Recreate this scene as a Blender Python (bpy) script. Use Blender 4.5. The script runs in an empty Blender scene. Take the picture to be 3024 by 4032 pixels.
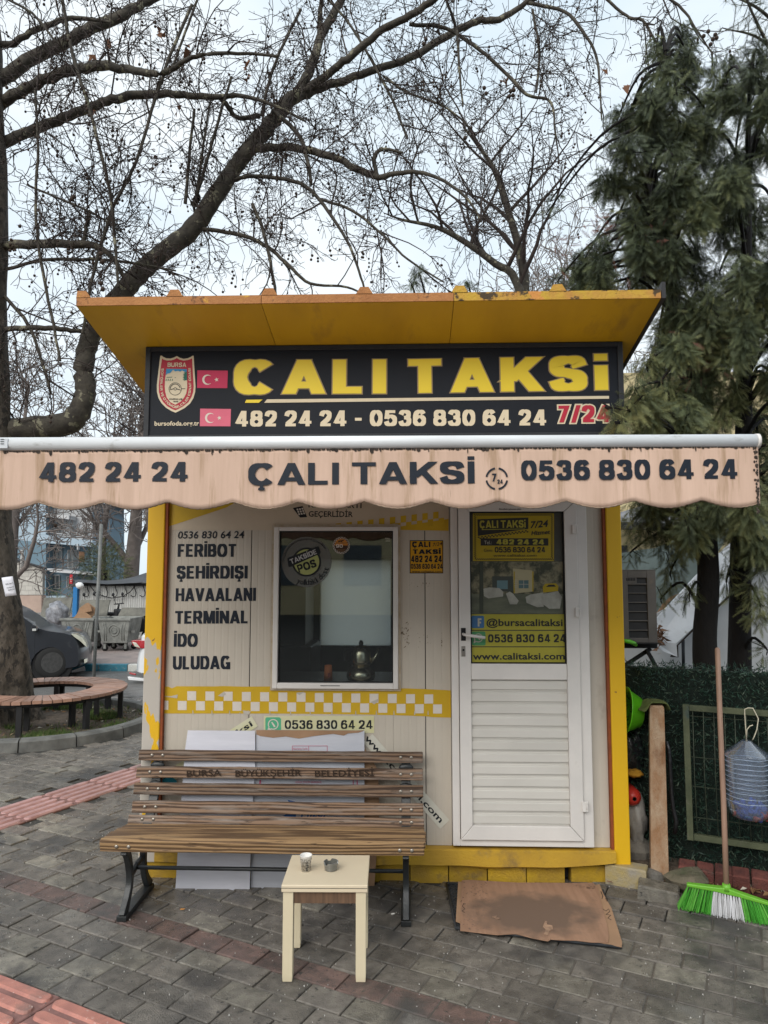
import bpy, math, random
import numpy as np
from mathutils import Vector, Matrix
random.seed(7); RS = np.random.RandomState(11)
rad = math.radians
sc = bpy.context.scene
COL = sc.collection
# ------------------------------------------------------------------ camera
CAM = Vector((.14, -4.05, 1.68)); PITCH, YAW = 5.0, 2.0
FN, WN, HN = 2796.2, 3024, 4032
_p, _y = rad(PITCH), rad(YAW)
FW = Vector((-math.sin(_y)*math.cos(_p), math.cos(_y)*math.cos(_p), math.sin(_p)))
RT = Vector((math.cos(_y), math.sin(_y), 0)); UP = RT.cross(FW)
cd = bpy.data.cameras.new('camera'); cam = bpy.data.objects.new('camera', cd); COL.objects.link(cam)
cd.sensor_fit = 'VERTICAL'; cd.sensor_height = 36; cd.sensor_width = 27
cd.lens = FN/HN*36; cd.clip_start = .05; cd.clip_end = 2000
cam.matrix_world = Matrix(((RT.x, UP.x, -FW.x, CAM.x), (RT.y, UP.y, -FW.y, CAM.y), (RT.z, UP.z, -FW.z, CAM.z), (0, 0, 0, 1)))
sc.camera = cam
# ------------------------------------------------------------------ world, sun, exposure
SUN_EL, SUN_AZ = 38, 205        # high sun behind thin cloud, behind the camera's left shoulder
w = bpy.data.worlds.new('World'); sc.world = w; w.use_nodes = True
nt = w.node_tree; bg = nt.nodes['Background']
sky = nt.nodes.new('ShaderNodeTexSky'); sky.sky_type = 'NISHITA'; sky.sun_disc = False
sky.sun_elevation = rad(SUN_EL); sky.sun_rotation = rad(SUN_AZ); sky.dust_density = 3; sky.air_density = 1
tc = nt.nodes.new('ShaderNodeTexCoord'); mp = nt.nodes.new('ShaderNodeMapping'); mp.inputs['Scale'].default_value = (1, 1, 2.2)
nz = nt.nodes.new('ShaderNodeTexNoise'); nz.inputs['Scale'].default_value = 1.6; nz.inputs['Detail'].default_value = 5; nz.inputs['Roughness'].default_value = .55
rp = nt.nodes.new('ShaderNodeValToRGB')
rp.color_ramp.elements[0].position = .38; rp.color_ramp.elements[0].color = (3.6, 4.3, 4.85, 1)
rp.color_ramp.elements[1].position = .64; rp.color_ramp.elements[1].color = (4.8, 5.1, 5.25, 1)
mx = nt.nodes.new('ShaderNodeMix'); mx.data_type = 'RGBA'; mx.inputs[0].default_value = .93
nt.links.new(tc.outputs['Generated'], mp.inputs['Vector']); nt.links.new(mp.outputs[0], nz.inputs['Vector'])
nt.links.new(nz.outputs['Fac'], rp.inputs['Fac']); nt.links.new(sky.outputs[0], mx.inputs[6]); nt.links.new(rp.outputs[0], mx.inputs[7])
nt.links.new(mx.outputs[2], bg.inputs['Color']); bg.inputs['Strength'].default_value = .1
sd = bpy.data.lights.new('sun', 'SUN'); sd.energy = 1.3; sd.angle = rad(50); sd.color = (1, .96, .9)
so = bpy.data.objects.new('sun', sd); COL.objects.link(so)
so.rotation_euler = (rad(90-SUN_EL), 0, rad(180-SUN_AZ)); so.location = (-3, -8, 12)
sc.view_settings.view_transform = 'Standard'; sc.view_settings.look = 'None'
sc.view_settings.exposure = 1.12; sc.view_settings.gamma = 1; sc.view_settings.use_curve_mapping = False
sc.render.engine = 'CYCLES'
sc.cycles.max_bounces = 8; sc.cycles.transparent_max_bounces = 12; sc.cycles.use_denoising = True
# ------------------------------------------------------------------ tracing helpers: photo pixel -> point on a real plane
CR = dict(D=(0,0,3024/1659),A3=(200,1100,1500/1659),A4=(1500,1100,1524/1659),A5=(0,1900,1000/1659),A6=(500,1950,1350/1659),A7=(1700,1950,1324/1659),
 A8=(0,2700,1512/1659),B1=(1512,2700,1512/1659),B2=(0,1960,600/1659),B3=(0,2460,600/1659),B4=(550,1370,450/1659),B5=(1050,2050,550/1659),
 B6=(1780,1980,640/1659),B7=(2400,2000,624/1659),B8=(2400,2650,624/1315),C1=(0,3000,1512/1659),C2=(1200,3000,1200/1659),C3=(400,2780,1400/1659),
 T1=(0,0,1512/1659),T2=(1512,0,1512/1659))
def ray(c, x, y):
    o = CR[c]; X = o[0]+x*o[2]; Y = o[1]+y*o[2]
    return FW + RT*((X-WN/2)/FN) - UP*((Y-HN/2)/FN)
def at(c, x, y, Y=0.):            # on the vertical plane y = Y
    r = ray(c, x, y); return CAM + r*((Y-CAM.y)/r.y)
def gr(c, x, y, z=0.):            # on the level plane z
    r = ray(c, x, y); return CAM + r*((z-CAM.z)/r.z)
def pl(c, x, y, p0, d):           # on the vertical plane through p0 along d
    n = Vector((-d[1], d[0], 0)); p0 = Vector((p0[0], p0[1], 0)); r = ray(c, x, y)
    return CAM + r*(((p0-CAM).dot(n))/r.dot(n))
# ------------------------------------------------------------------ object helpers
def wloc(o):
    l = Vector((0,0,0))
    while o: l += o.location; o = o.parent
    return l
def thing(name, label, cat, loc=(0,0,0), group=None):
    o = bpy.data.objects.new(name, None); COL.objects.link(o); o.location = loc; o.empty_display_size = .1
    o['label'] = label; o['category'] = cat
    if group: o['group'] = group
    return o
def tag(o, label=None, cat=None, group=None, kind=None):
    if label: o['label'] = label
    if cat: o['category'] = cat
    if group: o['group'] = group
    if kind: o['kind'] = kind
    return o
class MB:
    def __init__(s): s.v = []; s.f = []; s.sm = []; s.tone = []
    def add(s, vs, fs, smooth=False):
        n = len(s.v); s.v.extend([tuple(v) for v in vs]); s.f.extend([tuple(i+n for i in f) for f in fs]); s.sm.extend([smooth]*len(fs)); return s
    def box(s, x0, x1, y0, y1, z0, z1, M=None):
        vs = [Vector(p) for p in ((x0,y0,z0),(x1,y0,z0),(x1,y1,z0),(x0,y1,z0),(x0,y0,z1),(x1,y0,z1),(x1,y1,z1),(x0,y1,z1))]
        if M: vs = [M @ v for v in vs]
        return s.add(vs, [(0,3,2,1),(4,5,6,7),(0,1,5,4),(1,2,6,5),(2,3,7,6),(3,0,4,7)])
    def cbox(s, x0, x1, y0, y1, z0, z1, b=.004, M=None):   # box with a chamfered top
        vs = [Vector(p) for p in ((x0,y0,z0),(x1,y0,z0),(x1,y1,z0),(x0,y1,z0),(x0,y0,z1-b),(x1,y0,z1-b),(x1,y1,z1-b),(x0,y1,z1-b),(x0+b,y0+b,z1),(x1-b,y0+b,z1),(x1-b,y1-b,z1),(x0+b,y1-b,z1))]
        if M: vs = [M @ v for v in vs]
        return s.add(vs, [(0,1,5,4),(1,2,6,5),(2,3,7,6),(3,0,4,7),(4,5,9,8),(5,6,10,9),(6,7,11,10),(7,4,8,11),(8,9,10,11)])
    def hexa(s, q, off):             # quad extruded by off
        q = [Vector(p) for p in q]; o = Vector(off)
        return s.prism(q, o)
    def prism(s, poly, off, smooth=False):
        poly = [Vector(p) for p in poly]; n = len(poly); o = Vector(off)
        return s.add(poly+[p+o for p in poly], [tuple(range(n)), tuple(range(2*n-1, n-1, -1))]+[(i, i+n, (i+1)%n+n, (i+1)%n) for i in range(n)])
    def poly(s, poly):
        return s.add(poly, [tuple(range(len(poly)))])
    def tube(s, pts, rr, n=8, cap=True, smooth=True, sq=1., ref=None, rot=0.):
        P = [Vector(p) for p in pts]; m = len(P)
        if not hasattr(rr, '__len__'): rr = [rr]*m
        vs = []; prev = None
        for i in range(m):
            t = (P[min(i+1, m-1)]-P[max(i-1, 0)])
            t = t.normalized() if t.length > 1e-9 else Vector((0,0,1))
            if ref is not None: a = Vector(ref)
            elif prev is not None: a = prev
            else: a = Vector((0,0,1)) if abs(t.z) < .9 else Vector((1,0,0))
            a = (a - t*a.dot(t)); a = a.normalized() if a.length > 1e-6 else t.orthogonal().normalized()
            prev = a; b = t.cross(a)
            for k in range(n):
                g = rot + 2*math.pi*k/n
                vs.append(P[i] + a*(math.cos(g)*rr[i]) + b*(math.sin(g)*rr[i]*sq))
        fs = [(i*n+k, i*n+(k+1)%n, (i+1)*n+(k+1)%n, (i+1)*n+k) for i in range(m-1) for k in range(n)]
        s.add(vs, fs, smooth)
        if cap:
            b0 = len(s.v)-m*n; s.f.append(tuple(b0+k for k in range(n))[::-1]); s.f.append(tuple(b0+(m-1)*n+k for k in range(n))); s.sm += [False, False]
        return s
    def bar(s, pts, w, h, ref=(0,0,1)):   # rectangular bar: h along ref, w across
        P = [Vector(p) for p in pts]; m = len(P); vs = []
        for i in range(m):
            t = (P[min(i+1, m-1)]-P[max(i-1, 0)]).normalized(); a = Vector(ref); a = (a-t*a.dot(t)).normalized(); b = t.cross(a)
            W_ = w[i] if hasattr(w, '__len__') else w; H_ = h[i] if hasattr(h, '__len__') else h
            for sa, sb in ((-1,-1),(1,-1),(1,1),(-1,1)): vs.append(P[i]+a*(sa*H_/2)+b*(sb*W_/2))
        fs = [(i*4+k, i*4+(k+1)%4, (i+1)*4+(k+1)%4, (i+1)*4+k) for i in range(m-1) for k in range(4)]
        return s.add(vs, fs+[(3,2,1,0), tuple((m-1)*4+k for k in range(4))])
    def lathe(s, prof, c, n=20, axis='z', smooth=True):
        c = Vector(c); vs = []
        for r, h in prof:
            for k in range(n):
                g = 2*math.pi*k/n; a, b = r*math.cos(g), r*math.sin(g)
                vs.append(c + (Vector((a,b,h)) if axis == 'z' else Vector((a,h,b)) if axis == 'y' else Vector((h,a,b))))
        m = len(prof)
        fs = [(i*n+k, i*n+(k+1)%n, (i+1)*n+(k+1)%n, (i+1)*n+k) for i in range(m-1) for k in range(n)]
        s.add(vs, fs, smooth)
        b0 = len(s.v)-m*n
        if prof[0][0] > 1e-6: s.f.append(tuple(b0+k for k in range(n))[::-1]); s.sm.append(False)
        if prof[-1][0] > 1e-6: s.f.append(tuple(b0+(m-1)*n+k for k in range(n))); s.sm.append(False)
        return s
    def ball(s, c, r, n=6, m=4, sq=(1,1,1)):
        c = Vector(c); vs = [c+Vector((0,0,r*sq[2]))]
        for i in range(1, m):
            a = math.pi*i/m
            for k in range(n):
                g = 2*math.pi*k/n; vs.append(c+Vector((r*sq[0]*math.sin(a)*math.cos(g), r*sq[1]*math.sin(a)*math.sin(g), r*sq[2]*math.cos(a))))
        vs.append(c-Vector((0,0,r*sq[2]))); L = len(vs)-1; fs = [(0, 1+k, 1+(k+1)%n) for k in range(n)]
        for i in range(m-2): fs += [(1+i*n+k, 1+(i+1)*n+k, 1+(i+1)*n+(k+1)%n, 1+i*n+(k+1)%n) for k in range(n)]
        fs += [(L, 1+(m-2)*n+(k+1)%n, 1+(m-2)*n+k) for k in range(n)]
        return s.add(vs, fs, True)
    def mesh(s, name, off=(0,0,0)):
        me = bpy.data.meshes.new(name); o = Vector(off)
        me.from_pydata([(v[0]-o.x, v[1]-o.y, v[2]-o.z) for v in s.v], [], s.f)
        me.polygons.foreach_set('use_smooth', s.sm); me.update(); return me
    def build(s, name, mat, parent=None, bevel=0, fixn=True, label=None, kind=None):
        off = wloc(parent) if parent else Vector((0,0,0))
        me = s.mesh(name, off)
        if fixn: fix_normals(me)
        me.materials.append(mat)
        o = bpy.data.objects.new(name, me); COL.objects.link(o); o.parent = parent
        if bevel:
            b = o.modifiers.new('bevel', 'BEVEL'); b.width = bevel; b.segments = 2; b.limit_method = 'ANGLE'; b.angle_limit = rad(40)
        if label: o['label'] = label
        if kind: o['kind'] = kind
        return o
def fix_normals(me):
    import bmesh
    bm = bmesh.new(); bm.from_mesh(me); bmesh.ops.recalc_face_normals(bm, faces=bm.faces); bm.to_mesh(me); bm.free()
def npmesh(name, V, F, mat, parent=None, tone=None, smooth=False, n=3):
    me = bpy.data.meshes.new(name); off = wloc(parent) if parent else Vector((0,0,0))
    V = V - np.array(off)
    me.vertices.add(len(V)); me.vertices.foreach_set('co', V.astype(np.float32).ravel())
    me.loops.add(F.size); me.loops.foreach_set('vertex_index', F.astype(np.int32).ravel())
    me.polygons.add(len(F)); me.polygons.foreach_set('loop_start', np.arange(0, F.size, n, dtype=np.int32))
    me.polygons.foreach_set('use_smooth', np.full(len(F), smooth))
    if tone is not None:
        a = me.attributes.new('tone', 'FLOAT', 'POINT'); a.data.foreach_set('value', tone.astype(np.float32))
    me.update(calc_edges=True); me.materials.append(mat)
    o = bpy.data.objects.new(name, me); COL.objects.link(o); o.parent = parent; return o
def clone(o, parent=None):
    c = o.copy(); COL.objects.link(c); c.parent = parent
    for ch in list(o.children): clone(ch, c)
    return c
# ------------------------------------------------------------------ materials
MATS = {}
def mat(name, c1, c2=None, r=.6, scale=6, bump=.0, bscale=80, metal=0, spec=.4, dirt=None, stretch=(1,1,1), rnd=0, r2=None, det=6, world=False, trans=0, wave=None, lo=.35, hi=.68, coat=0):
    if name in MATS: return MATS[name]
    m = bpy.data.materials.new(name); m.use_nodes = True; MATS[name] = m
    t = m.node_tree; b = t.nodes['Principled BSDF']; L = t.links.new
    b.inputs['Metallic'].default_value = metal; b.inputs['Specular IOR Level'].default_value = spec; b.inputs['Roughness'].default_value = r
    b.inputs['Coat Weight'].default_value = coat; b.inputs['Coat Roughness'].default_value = .08
    if trans: b.inputs['Transmission Weight'].default_value = trans
    tcn = t.nodes.new('ShaderNodeTexCoord'); mpn = t.nodes.new('ShaderNodeMapping'); oi = t.nodes.new('ShaderNodeObjectInfo')
    if world:
        g = t.nodes.new('ShaderNodeNewGeometry'); L(g.outputs['Position'], mpn.inputs['Vector'])
    else:
        va = t.nodes.new('ShaderNodeVectorMath'); va.operation = 'MULTIPLY_ADD'
        L(oi.outputs['Random'], va.inputs[0]); va.inputs[1].default_value = (37, 23, 11); L(tcn.outputs['Object'], va.inputs[2]); L(va.outputs[0], mpn.inputs['Vector'])
    mpn.inputs['Scale'].default_value = stretch
    def noise(sc_, d=det, ro=.6):
        n = t.nodes.new('ShaderNodeTexNoise'); n.inputs['Scale'].default_value = sc_; n.inputs['Detail'].default_value = d; n.inputs['Roughness'].default_value = ro
        L(mpn.outputs[0], n.inputs['Vector']); return n
    def ramp(src, a, b_, ca=(0,0,0,1), cb=(1,1,1,1)):
        q = t.nodes.new('ShaderNodeValToRGB'); q.color_ramp.elements[0].position = a; q.color_ramp.elements[1].position = b_
        q.color_ramp.elements[0].color = ca; q.color_ramp.elements[1].color = cb; L(src, q.inputs['Fac']); return q
    c2 = c2 or tuple(x*.8 for x in c1)
    n1 = noise(scale); src = n1.outputs['Fac']
    if wave:
        wv = t.nodes.new('ShaderNodeTexWave'); wv.wave_type = 'BANDS'; wv.bands_direction = wave[3] if len(wave) > 3 else 'Z'; wv.inputs['Scale'].default_value = wave[0]; wv.inputs['Distortion'].default_value = wave[1]
        wv.inputs['Detail'].default_value = 3; wv.inputs['Detail Scale'].default_value = wave[2]; L(mpn.outputs[0], wv.inputs['Vector']); 
        mm = t.nodes.new('ShaderNodeMath'); mm.operation = 'MULTIPLY_ADD'; mm.inputs[1].default_value = .5; L(wv.outputs['Fac'], mm.inputs[0])
        m2 = t.nodes.new('ShaderNodeMath'); m2.operation = 'MULTIPLY'; m2.inputs[1].default_value = .5; L(src, m2.inputs[0]); L(m2.outputs[0], mm.inputs[2]); src = mm.outputs[0]
    base = ramp(src, lo, hi, (*c2, 1), (*c1, 1)); out = base.outputs['Color']
    for dd in ([dirt] if dirt and not isinstance(dirt, list) else (dirt or [])):
        col, ds, th = dd[:3]; n2 = noise(ds, 8, .65)
        q = ramp(n2.outputs['Fac'], th, th+(dd[3] if len(dd) > 3 else .12)); x = t.nodes.new('ShaderNodeMix'); x.data_type = 'RGBA'
        L(q.outputs['Color'], x.inputs[0]); L(out, x.inputs[6]); x.inputs[7].default_value = (*col, 1); out = x.outputs[2]
    if rnd:
        h = t.nodes.new('ShaderNodeHueSaturation'); mr = t.nodes.new('ShaderNodeMapRange'); L(oi.outputs['Random'], mr.inputs[0])
        mr.inputs[3].default_value = 1-rnd; mr.inputs[4].default_value = 1+rnd; L(mr.outputs[0], h.inputs['Value']); L(out, h.inputs['Color']); out = h.outputs[0]
    L(out, b.inputs['Base Color'])
    if r2 is not None:
        mr = t.nodes.new('ShaderNodeMapRange'); n3 = noise(1.6 if world else scale*.7); L(n3.outputs['Fac'], mr.inputs[0]); mr.inputs[1].default_value = .47 if world else .38; mr.inputs[2].default_value = .66 if world else .62
        mr.inputs[3].default_value = r2; mr.inputs[4].default_value = r; L(mr.outputs[0], b.inputs['Roughness'])
    if bump:
        n4 = noise(bscale, 4); bp = t.nodes.new('ShaderNodeBump'); bp.inputs['Strength'].default_value = bump; bp.inputs['Distance'].default_value = .01
        L(src if wave else n4.outputs['Fac'], bp.inputs['Height']); L(bp.outputs[0], b.inputs['Normal'])
    m['_'] = 1
    return m
def flat(name, c, r=.5, spec=.3): return mat(name, c, tuple(x*.93 for x in c), r=r, scale=25, spec=spec)
def tonemat(name, cols, r=.7, trans=.0):
    m = bpy.data.materials.new(name); m.use_nodes = True; t = m.node_tree; b = t.nodes['Principled BSDF']; L = t.links.new
    a = t.nodes.new('ShaderNodeAttribute'); a.attribute_name = 'tone'; q = t.nodes.new('ShaderNodeValToRGB'); L(a.outputs['Fac'], q.inputs['Fac'])
    e = q.color_ramp.elements; e[0].position = 0; e[0].color = (*cols[0], 1); e[1].position = 1; e[1].color = (*cols[-1], 1)
    for i, c in enumerate(cols[1:-1]): x = e.new((i+1)/(len(cols)-1)); x.color = (*c, 1)
    L(q.outputs[0], b.inputs['Base Color']); b.inputs['Roughness'].default_value = r; b.inputs['Specular IOR Level'].default_value = .25
    if trans: b.inputs['Transmission Weight'].default_value = 0; b.inputs['Subsurface Weight'].default_value = 0
    return m
def glassmat(name, tint=(.9,.95,.95), refl=.12, dark=.0, rough=.02, op=0.):
    m = bpy.data.materials.new(name); m.use_nodes = True; t = m.node_tree; t.nodes.clear(); L = t.links.new
    o = t.nodes.new('ShaderNodeOutputMaterial'); g = t.nodes.new('ShaderNodeBsdfGlossy'); g.inputs['Roughness'].default_value = rough
    tr = t.nodes.new('ShaderNodeBsdfTransparent'); tr.inputs[0].default_value = (*tint, 1); f = t.nodes.new('ShaderNodeFresnel'); f.inputs[0].default_value = 1.5
    ad = t.nodes.new('ShaderNodeMath'); ad.operation = 'ADD'; ad.inputs[1].default_value = refl; ad.use_clamp = True; L(f.outputs[0], ad.inputs[0])
    m1 = t.nodes.new('ShaderNodeMixShader'); L(ad.outputs[0], m1.inputs[0]); L(tr.outputs[0], m1.inputs[1]); L(g.outputs[0], m1.inputs[2]); L(m1.outputs[0], o.inputs[0])
    return m
# ------------------------------------------------------------------ heavy grotesque lettering, drawn stroke by stroke
def _arc(cx, cy, rx, ry, a0, a1, n=14, e=2.35):
    out = []
    for i in range(n+1):
        a = rad(a0+(a1-a0)*i/n); c, s_ = math.cos(a), math.sin(a)
        out.append((cx+rx*math.copysign(abs(c)**(2/e), c), cy+ry*math.copysign(abs(s_)**(2/e), s_)))
    return out
def _cat(pts, k=5):
    P = [Vector((*p, 0)) for p in pts]; P = [P[0]*2-P[1]]+P+[P[-1]*2-P[-2]]; out = []
    for i in range(1, len(P)-2):
        for j in range(k):
            t = j/k; a, b, c, d = P[i-1:i+3]
            q = .5*((2*b)+(c-a)*t+(2*a-5*b+4*c-d)*t*t+(3*b-a-3*c+d)*t**3); out.append((q.x, q.y))
    return out+[(P[-2].x, P[-2].y)]
S, Dg = 's', 'd'
_bow = lambda y0, y1, x=1: [(0, y1)]+[(.5, y1)]+_arc(.5, (y0+y1)/2, x-.5, (y1-y0)/2, 90, -90, 10, 2.2)[1:-1]+[(.5, y0), (0, y0)]
_six = [(S, _arc(.5, .3, .5, .3, 0, 360, 20)), (S, _cat([(.95,.8),(.78,.96),(.5,1),(.17,.88),(.02,.6),(0,.3)]))]
GL = {
 'A': (.98, [(Dg, 0, 0, .5, 1), (Dg, 1, 0, .5, 1), (S, [(.2,.2),(.8,.2)])]),
 'B': (.86, [(S, [(0,0),(0,1)]), (S, _bow(.5, 1, .93)), (S, _bow(0, .5, 1))]),
 'C': (.94, [(S, _arc(.5,.5,.5,.5, 38, 322, 22))]),
 'D': (.9, [(S, [(0,0),(0,1)]), (S, _bow(0, 1))]),
 'E': (.78, [(S, [(0,0),(0,1)]), (S, [(0,1),(1.12,1)]), (S, [(0,.51),(1.02,.51)]), (S, [(0,0),(1.15,0)])]),
 'F': (.74, [(S, [(0,0),(0,1)]), (S, [(0,1),(1.15,1)]), (S, [(0,.48),(1,.48)])]),
 'G': (.97, [(S, _arc(.5,.5,.5,.5, 38, 345, 22)), (S, [(.55,.43),(1.03,.43)]), (S, [(1,.43),(1,-.02)])]),
 'H': (.9, [(S, [(0,0),(0,1)]), (S, [(1,0),(1,1)]), (S, [(0,.52),(1,.52)])]),
 'I': (.26, [(S, [(.5,0),(.5,1)])]),
 'K': (.95, [(S, [(0,0),(0,1)]), (Dg, .02, .3, .98, 1), (Dg, 1.03, 0, .42, .62)]),
 'L': (.74, [(S, [(0,0),(0,1)]), (S, [(0,0),(1.15,0)])]),
 'M': (1.12, [(S, [(0,0),(0,1)]), (S, [(1,0),(1,1)]), (Dg, .5, 0, .08, 1), (Dg, .5, 0, .92, 1)]),
 'N': (.9, [(S, [(0,0),(0,1)]), (S, [(1,0),(1,1)]), (Dg, 1, 0, 0, 1)]),
 'O': (1.0, [(S, _arc(.5,.5,.5,.5, 0, 360, 28))]),
 'P': (.82, [(S, [(0,0),(0,1)]), (S, _bow(.42, 1))]),
 'R': (.9, [(S, [(0,0),(0,1)]), (S, _bow(.46, 1, .95)), (Dg, 1, 0, .55, .5)]),
 'S': (.86, [(S, _cat([(.98,.74),(.85,.94),(.5,1),(.13,.93),(.02,.74),(.18,.575),(.5,.51),(.84,.42),(.98,.24),(.86,.06),(.5,0),(.13,.06),(0,.27)]))]),
 'T': (.86, [(S, [(.5,0),(.5,1)]), (S, [(-.18,1),(1.18,1)])]),
 'U': (.9, [(S, [(0,1),(0,.4)]+_arc(.5,.36,.5,.36, 180, 360, 14)[1:-1]+[(1,.4),(1,1)])]),
 'V': (.95, [(Dg, .5, 0, 0, 1), (Dg, .5, 0, 1, 1)]),
 'Y': (.95, [(S, [(.5,0),(.5,.45)]), (Dg, .5, .38, 0, 1), (Dg, .5, .38, 1, 1)]),
 'Z': (.8, [(S, [(0,1),(1.1,1)]), (S, [(-.1,0),(1.1,0)]), (Dg, .05, 0, .95, 1)]),
 '0': (.76, [(S, _arc(.5,.5,.5,.5, 0, 360, 24))]),
 '1': (.5, [(S, [(.9,0),(.9,1)]), (Dg, .0, .62, .8, 1)]),
 '2': (.76, [(S, _cat([(.02,.68),(.14,.9),(.5,1),(.88,.9),(.95,.7),(.78,.45),(.4,.22),(.1,.04)])), (S, [(-.12,0),(1.12,0)])]),
 '3': (.76, [(S, _cat([(.03,.76),(.18,.94),(.5,1),(.84,.92),(.92,.75),(.78,.58),(.4,.53)])), (S, _cat([(.42,.53),(.84,.47),(.99,.27),(.84,.06),(.5,0),(.14,.06),(0,.27)]))]),
 '4': (.8, [(S, [(.76,0),(.76,1)]), (S, [(-.08,.2),(1.18,.2)]), (Dg, 0, .2, .66, 1)]),
 '5': (.76, [(S, [(.1,1),(1.05,1)]), (Dg, .02, .45, .14, 1), (S, _cat([(.04,.52),(.28,.62),(.55,.64),(.9,.53),(1,.31),(.88,.08),(.5,0),(.14,.06),(0,.25)]))]),
 '6': (.77, _six), '9': (.77, [(k, [(1-a, 1-b) for a, b in p]) for k, p in _six]),
 '7': (.74, [(S, [(-.1,1),(1.12,1)]), (Dg, .22, 0, .95, 1)]),
 '8': (.77, [(S, _arc(.5,.76,.44,.24, 0, 360, 18)), (S, _arc(.5,.26,.5,.26, 0, 360, 20))]),
 '-': (.5, [(S, [(-.3,.42),(1.3,.42)])]), '/': (.45, [(Dg, -.3, -.02, 1.3, 1.02)]), ' ': (.34, []), '.': (.26, [('q', 0, 0)]), ':': (.26, [('q', 0, 0), ('q', 0, .55)]),
}
BASE = {'Ç':'C','Ş':'S','İ':'I','Ü':'U','Ö':'O','i':'I'}
def glyph(ch, t, hk, grow=0.):
    """quads (list of 4 xz pairs, depth index) and advance; cap height 1, stem t, horizontals hk*t"""
    b = BASE.get(ch, ch); wd, pcs = GL[b]; wd = max(wd, t); quads = []; e = grow
    th = t*hk; sx = wd-t; sy = 1-th; lay = 0
    for pc in pcs:
        lay += 1
        if pc[0] == S:
            P = [(t/2+x*sx, th/2+y*sy) for x, y in pc[1]]; n = len(P); L_, R_ = [], []
            closed = n > 4 and abs(P[0][0]-P[-1][0]) < 1e-6 and abs(P[0][1]-P[-1][1]) < 1e-6
            for i in range(n):
                if closed: a = P[(i-1) % (n-1)]; c = P[(i+1) % (n-1)]
                else: a = P[max(i-1, 0)]; c = P[min(i+1, n-1)]
                dx, dz = c[0]-a[0], c[1]-a[1]; l = math.hypot(dx, dz) or 1; dx /= l; dz /= l
                x, z = P[i]
                if not closed and i == 0: q = (e if n > 2 else e+ (th/2 if abs(dz) > .9 else 0)); x -= dx*q; z -= dz*q
                if not closed and i == n-1: q = (e if n > 2 else e+ (th/2 if abs(dz) > .9 else 0)); x += dx*q; z += dz*q
                hw = (t*abs(dz)+th*abs(dx))/2 + e if abs(dx) > .001 and abs(dz) > .001 else ((t if abs(dx) <= .001 else th)/2 + e)
                if b == 'U' and not closed and i in (0, n-1): z += th/2
                L_.append((x-dz*hw, z+dx*hw)); R_.append((x+dz*hw, z-dx*hw))
            for i in range(n-1): quads.append(([L_[i], L_[i+1], R_[i+1], R_[i]], lay+i*.02))
        elif pc[0] == Dg:
            x0, y0, x1, y1 = pc[1:]; X0, X1 = t/2+x0*sx, t/2+x1*sx; Z0, Z1 = y0, y1
            dx, dz = X1-X0, Z1-Z0; l = math.hypot(dx, dz); hw = t*.52*l/dz*.96 + e*l/dz
            if dz < .7: hw = min(hw, t*.75+e)
            k = dx/dz; quads.append(([(X0-hw-k*e, Z0-e), (X0+hw-k*e, Z0-e), (X1+hw+k*e, Z1+e), (X1-hw+k*e, Z1+e)], lay))
        elif pc[0] == 'q': quads.append(([(0, pc[2]), (t, pc[2]), (t, pc[2]+th), (0, pc[2]+th)], lay))
    mid = wd/2
    def rect(x0, x1, z0, z1, sh=0): quads.append(([(x0-e, z0-e), (x1+e, z0-e), (x1+e+sh, z1+e), (x0-e+sh, z1+e)], lay+1))
    if ch == 'İ': rect(mid-t/2, mid+t/2, 1.07, 1.07+th*.9)
    if ch == 'i':
        quads[:] = [([(0-e, -e), (t+e, -e), (t+e, .72+e), (-e, .72+e)], 1)]; rect(0, t, .86, 1.06)
    if ch in 'ÜÖ':
        for q in (-1, 1): rect(mid+q*t*.75-t*.38, mid+q*t*.75+t*.38, 1.07, 1.07+th*.8)
    if ch in 'ÇŞ': rect(mid-t*.25, mid+t*.3, -.12, .02); rect(mid-t*.5, mid+t*.45, -.24, -.12, .02)
    return quads, wd
def glyph_run(body, t, hk, grow, track):
    out = []; x = 0
    for ch in body:
        q, wd = glyph(ch, t, hk, grow); out.append((x, q, wd)); x += wd + (track if ch != ' ' else 0)
    x -= track if body[-1] != ' ' else 0
    return out, x
def heavy(body, A, B, h, m, parent, t=.26, hk=.8, grow=0., track=.1, slant=0., proud=.0012, name='lettering', n=(0,-1,0), up=None):
    """body between base-line points A and B (3D), cap height h metres"""
    run, W_ = glyph_run(body, t, hk, grow, track); A, B = Vector(A), Vector(B); N = Vector(n); solo = h > .045; o = None
    u = (B-A); sx = u.length/W_; u.normalize(); v = Vector(up) if up else N.cross(u)*-1
    if v.z < 0 and not up: v = -v
    mb = MB()
    for x, qs, wd in run:
        for q, lay in qs:
            vs = [A+u*((x+a)*sx + slant*b*h)+v*(b*h)+N*(proud+lay*.00006) for a, b in q]
            mb.add(vs, [(0,1,2,3)])
        if solo and mb.v: o = mb.build('letter' if name.endswith('lettering') else name, m, parent, fixn=False); mb = MB()
    return o if solo else mb.build(name, m, parent, fixn=False)
def hv(body, c, xa, ya, xb, yb, hp, Y, m, parent, **k):
    A, B = at(c, xa, ya, Y), at(c, xb, yb, Y); h = at(c, xa, ya-hp, Y).z-A.z
    return heavy(body, A, B, h, m, parent, **k)
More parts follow.
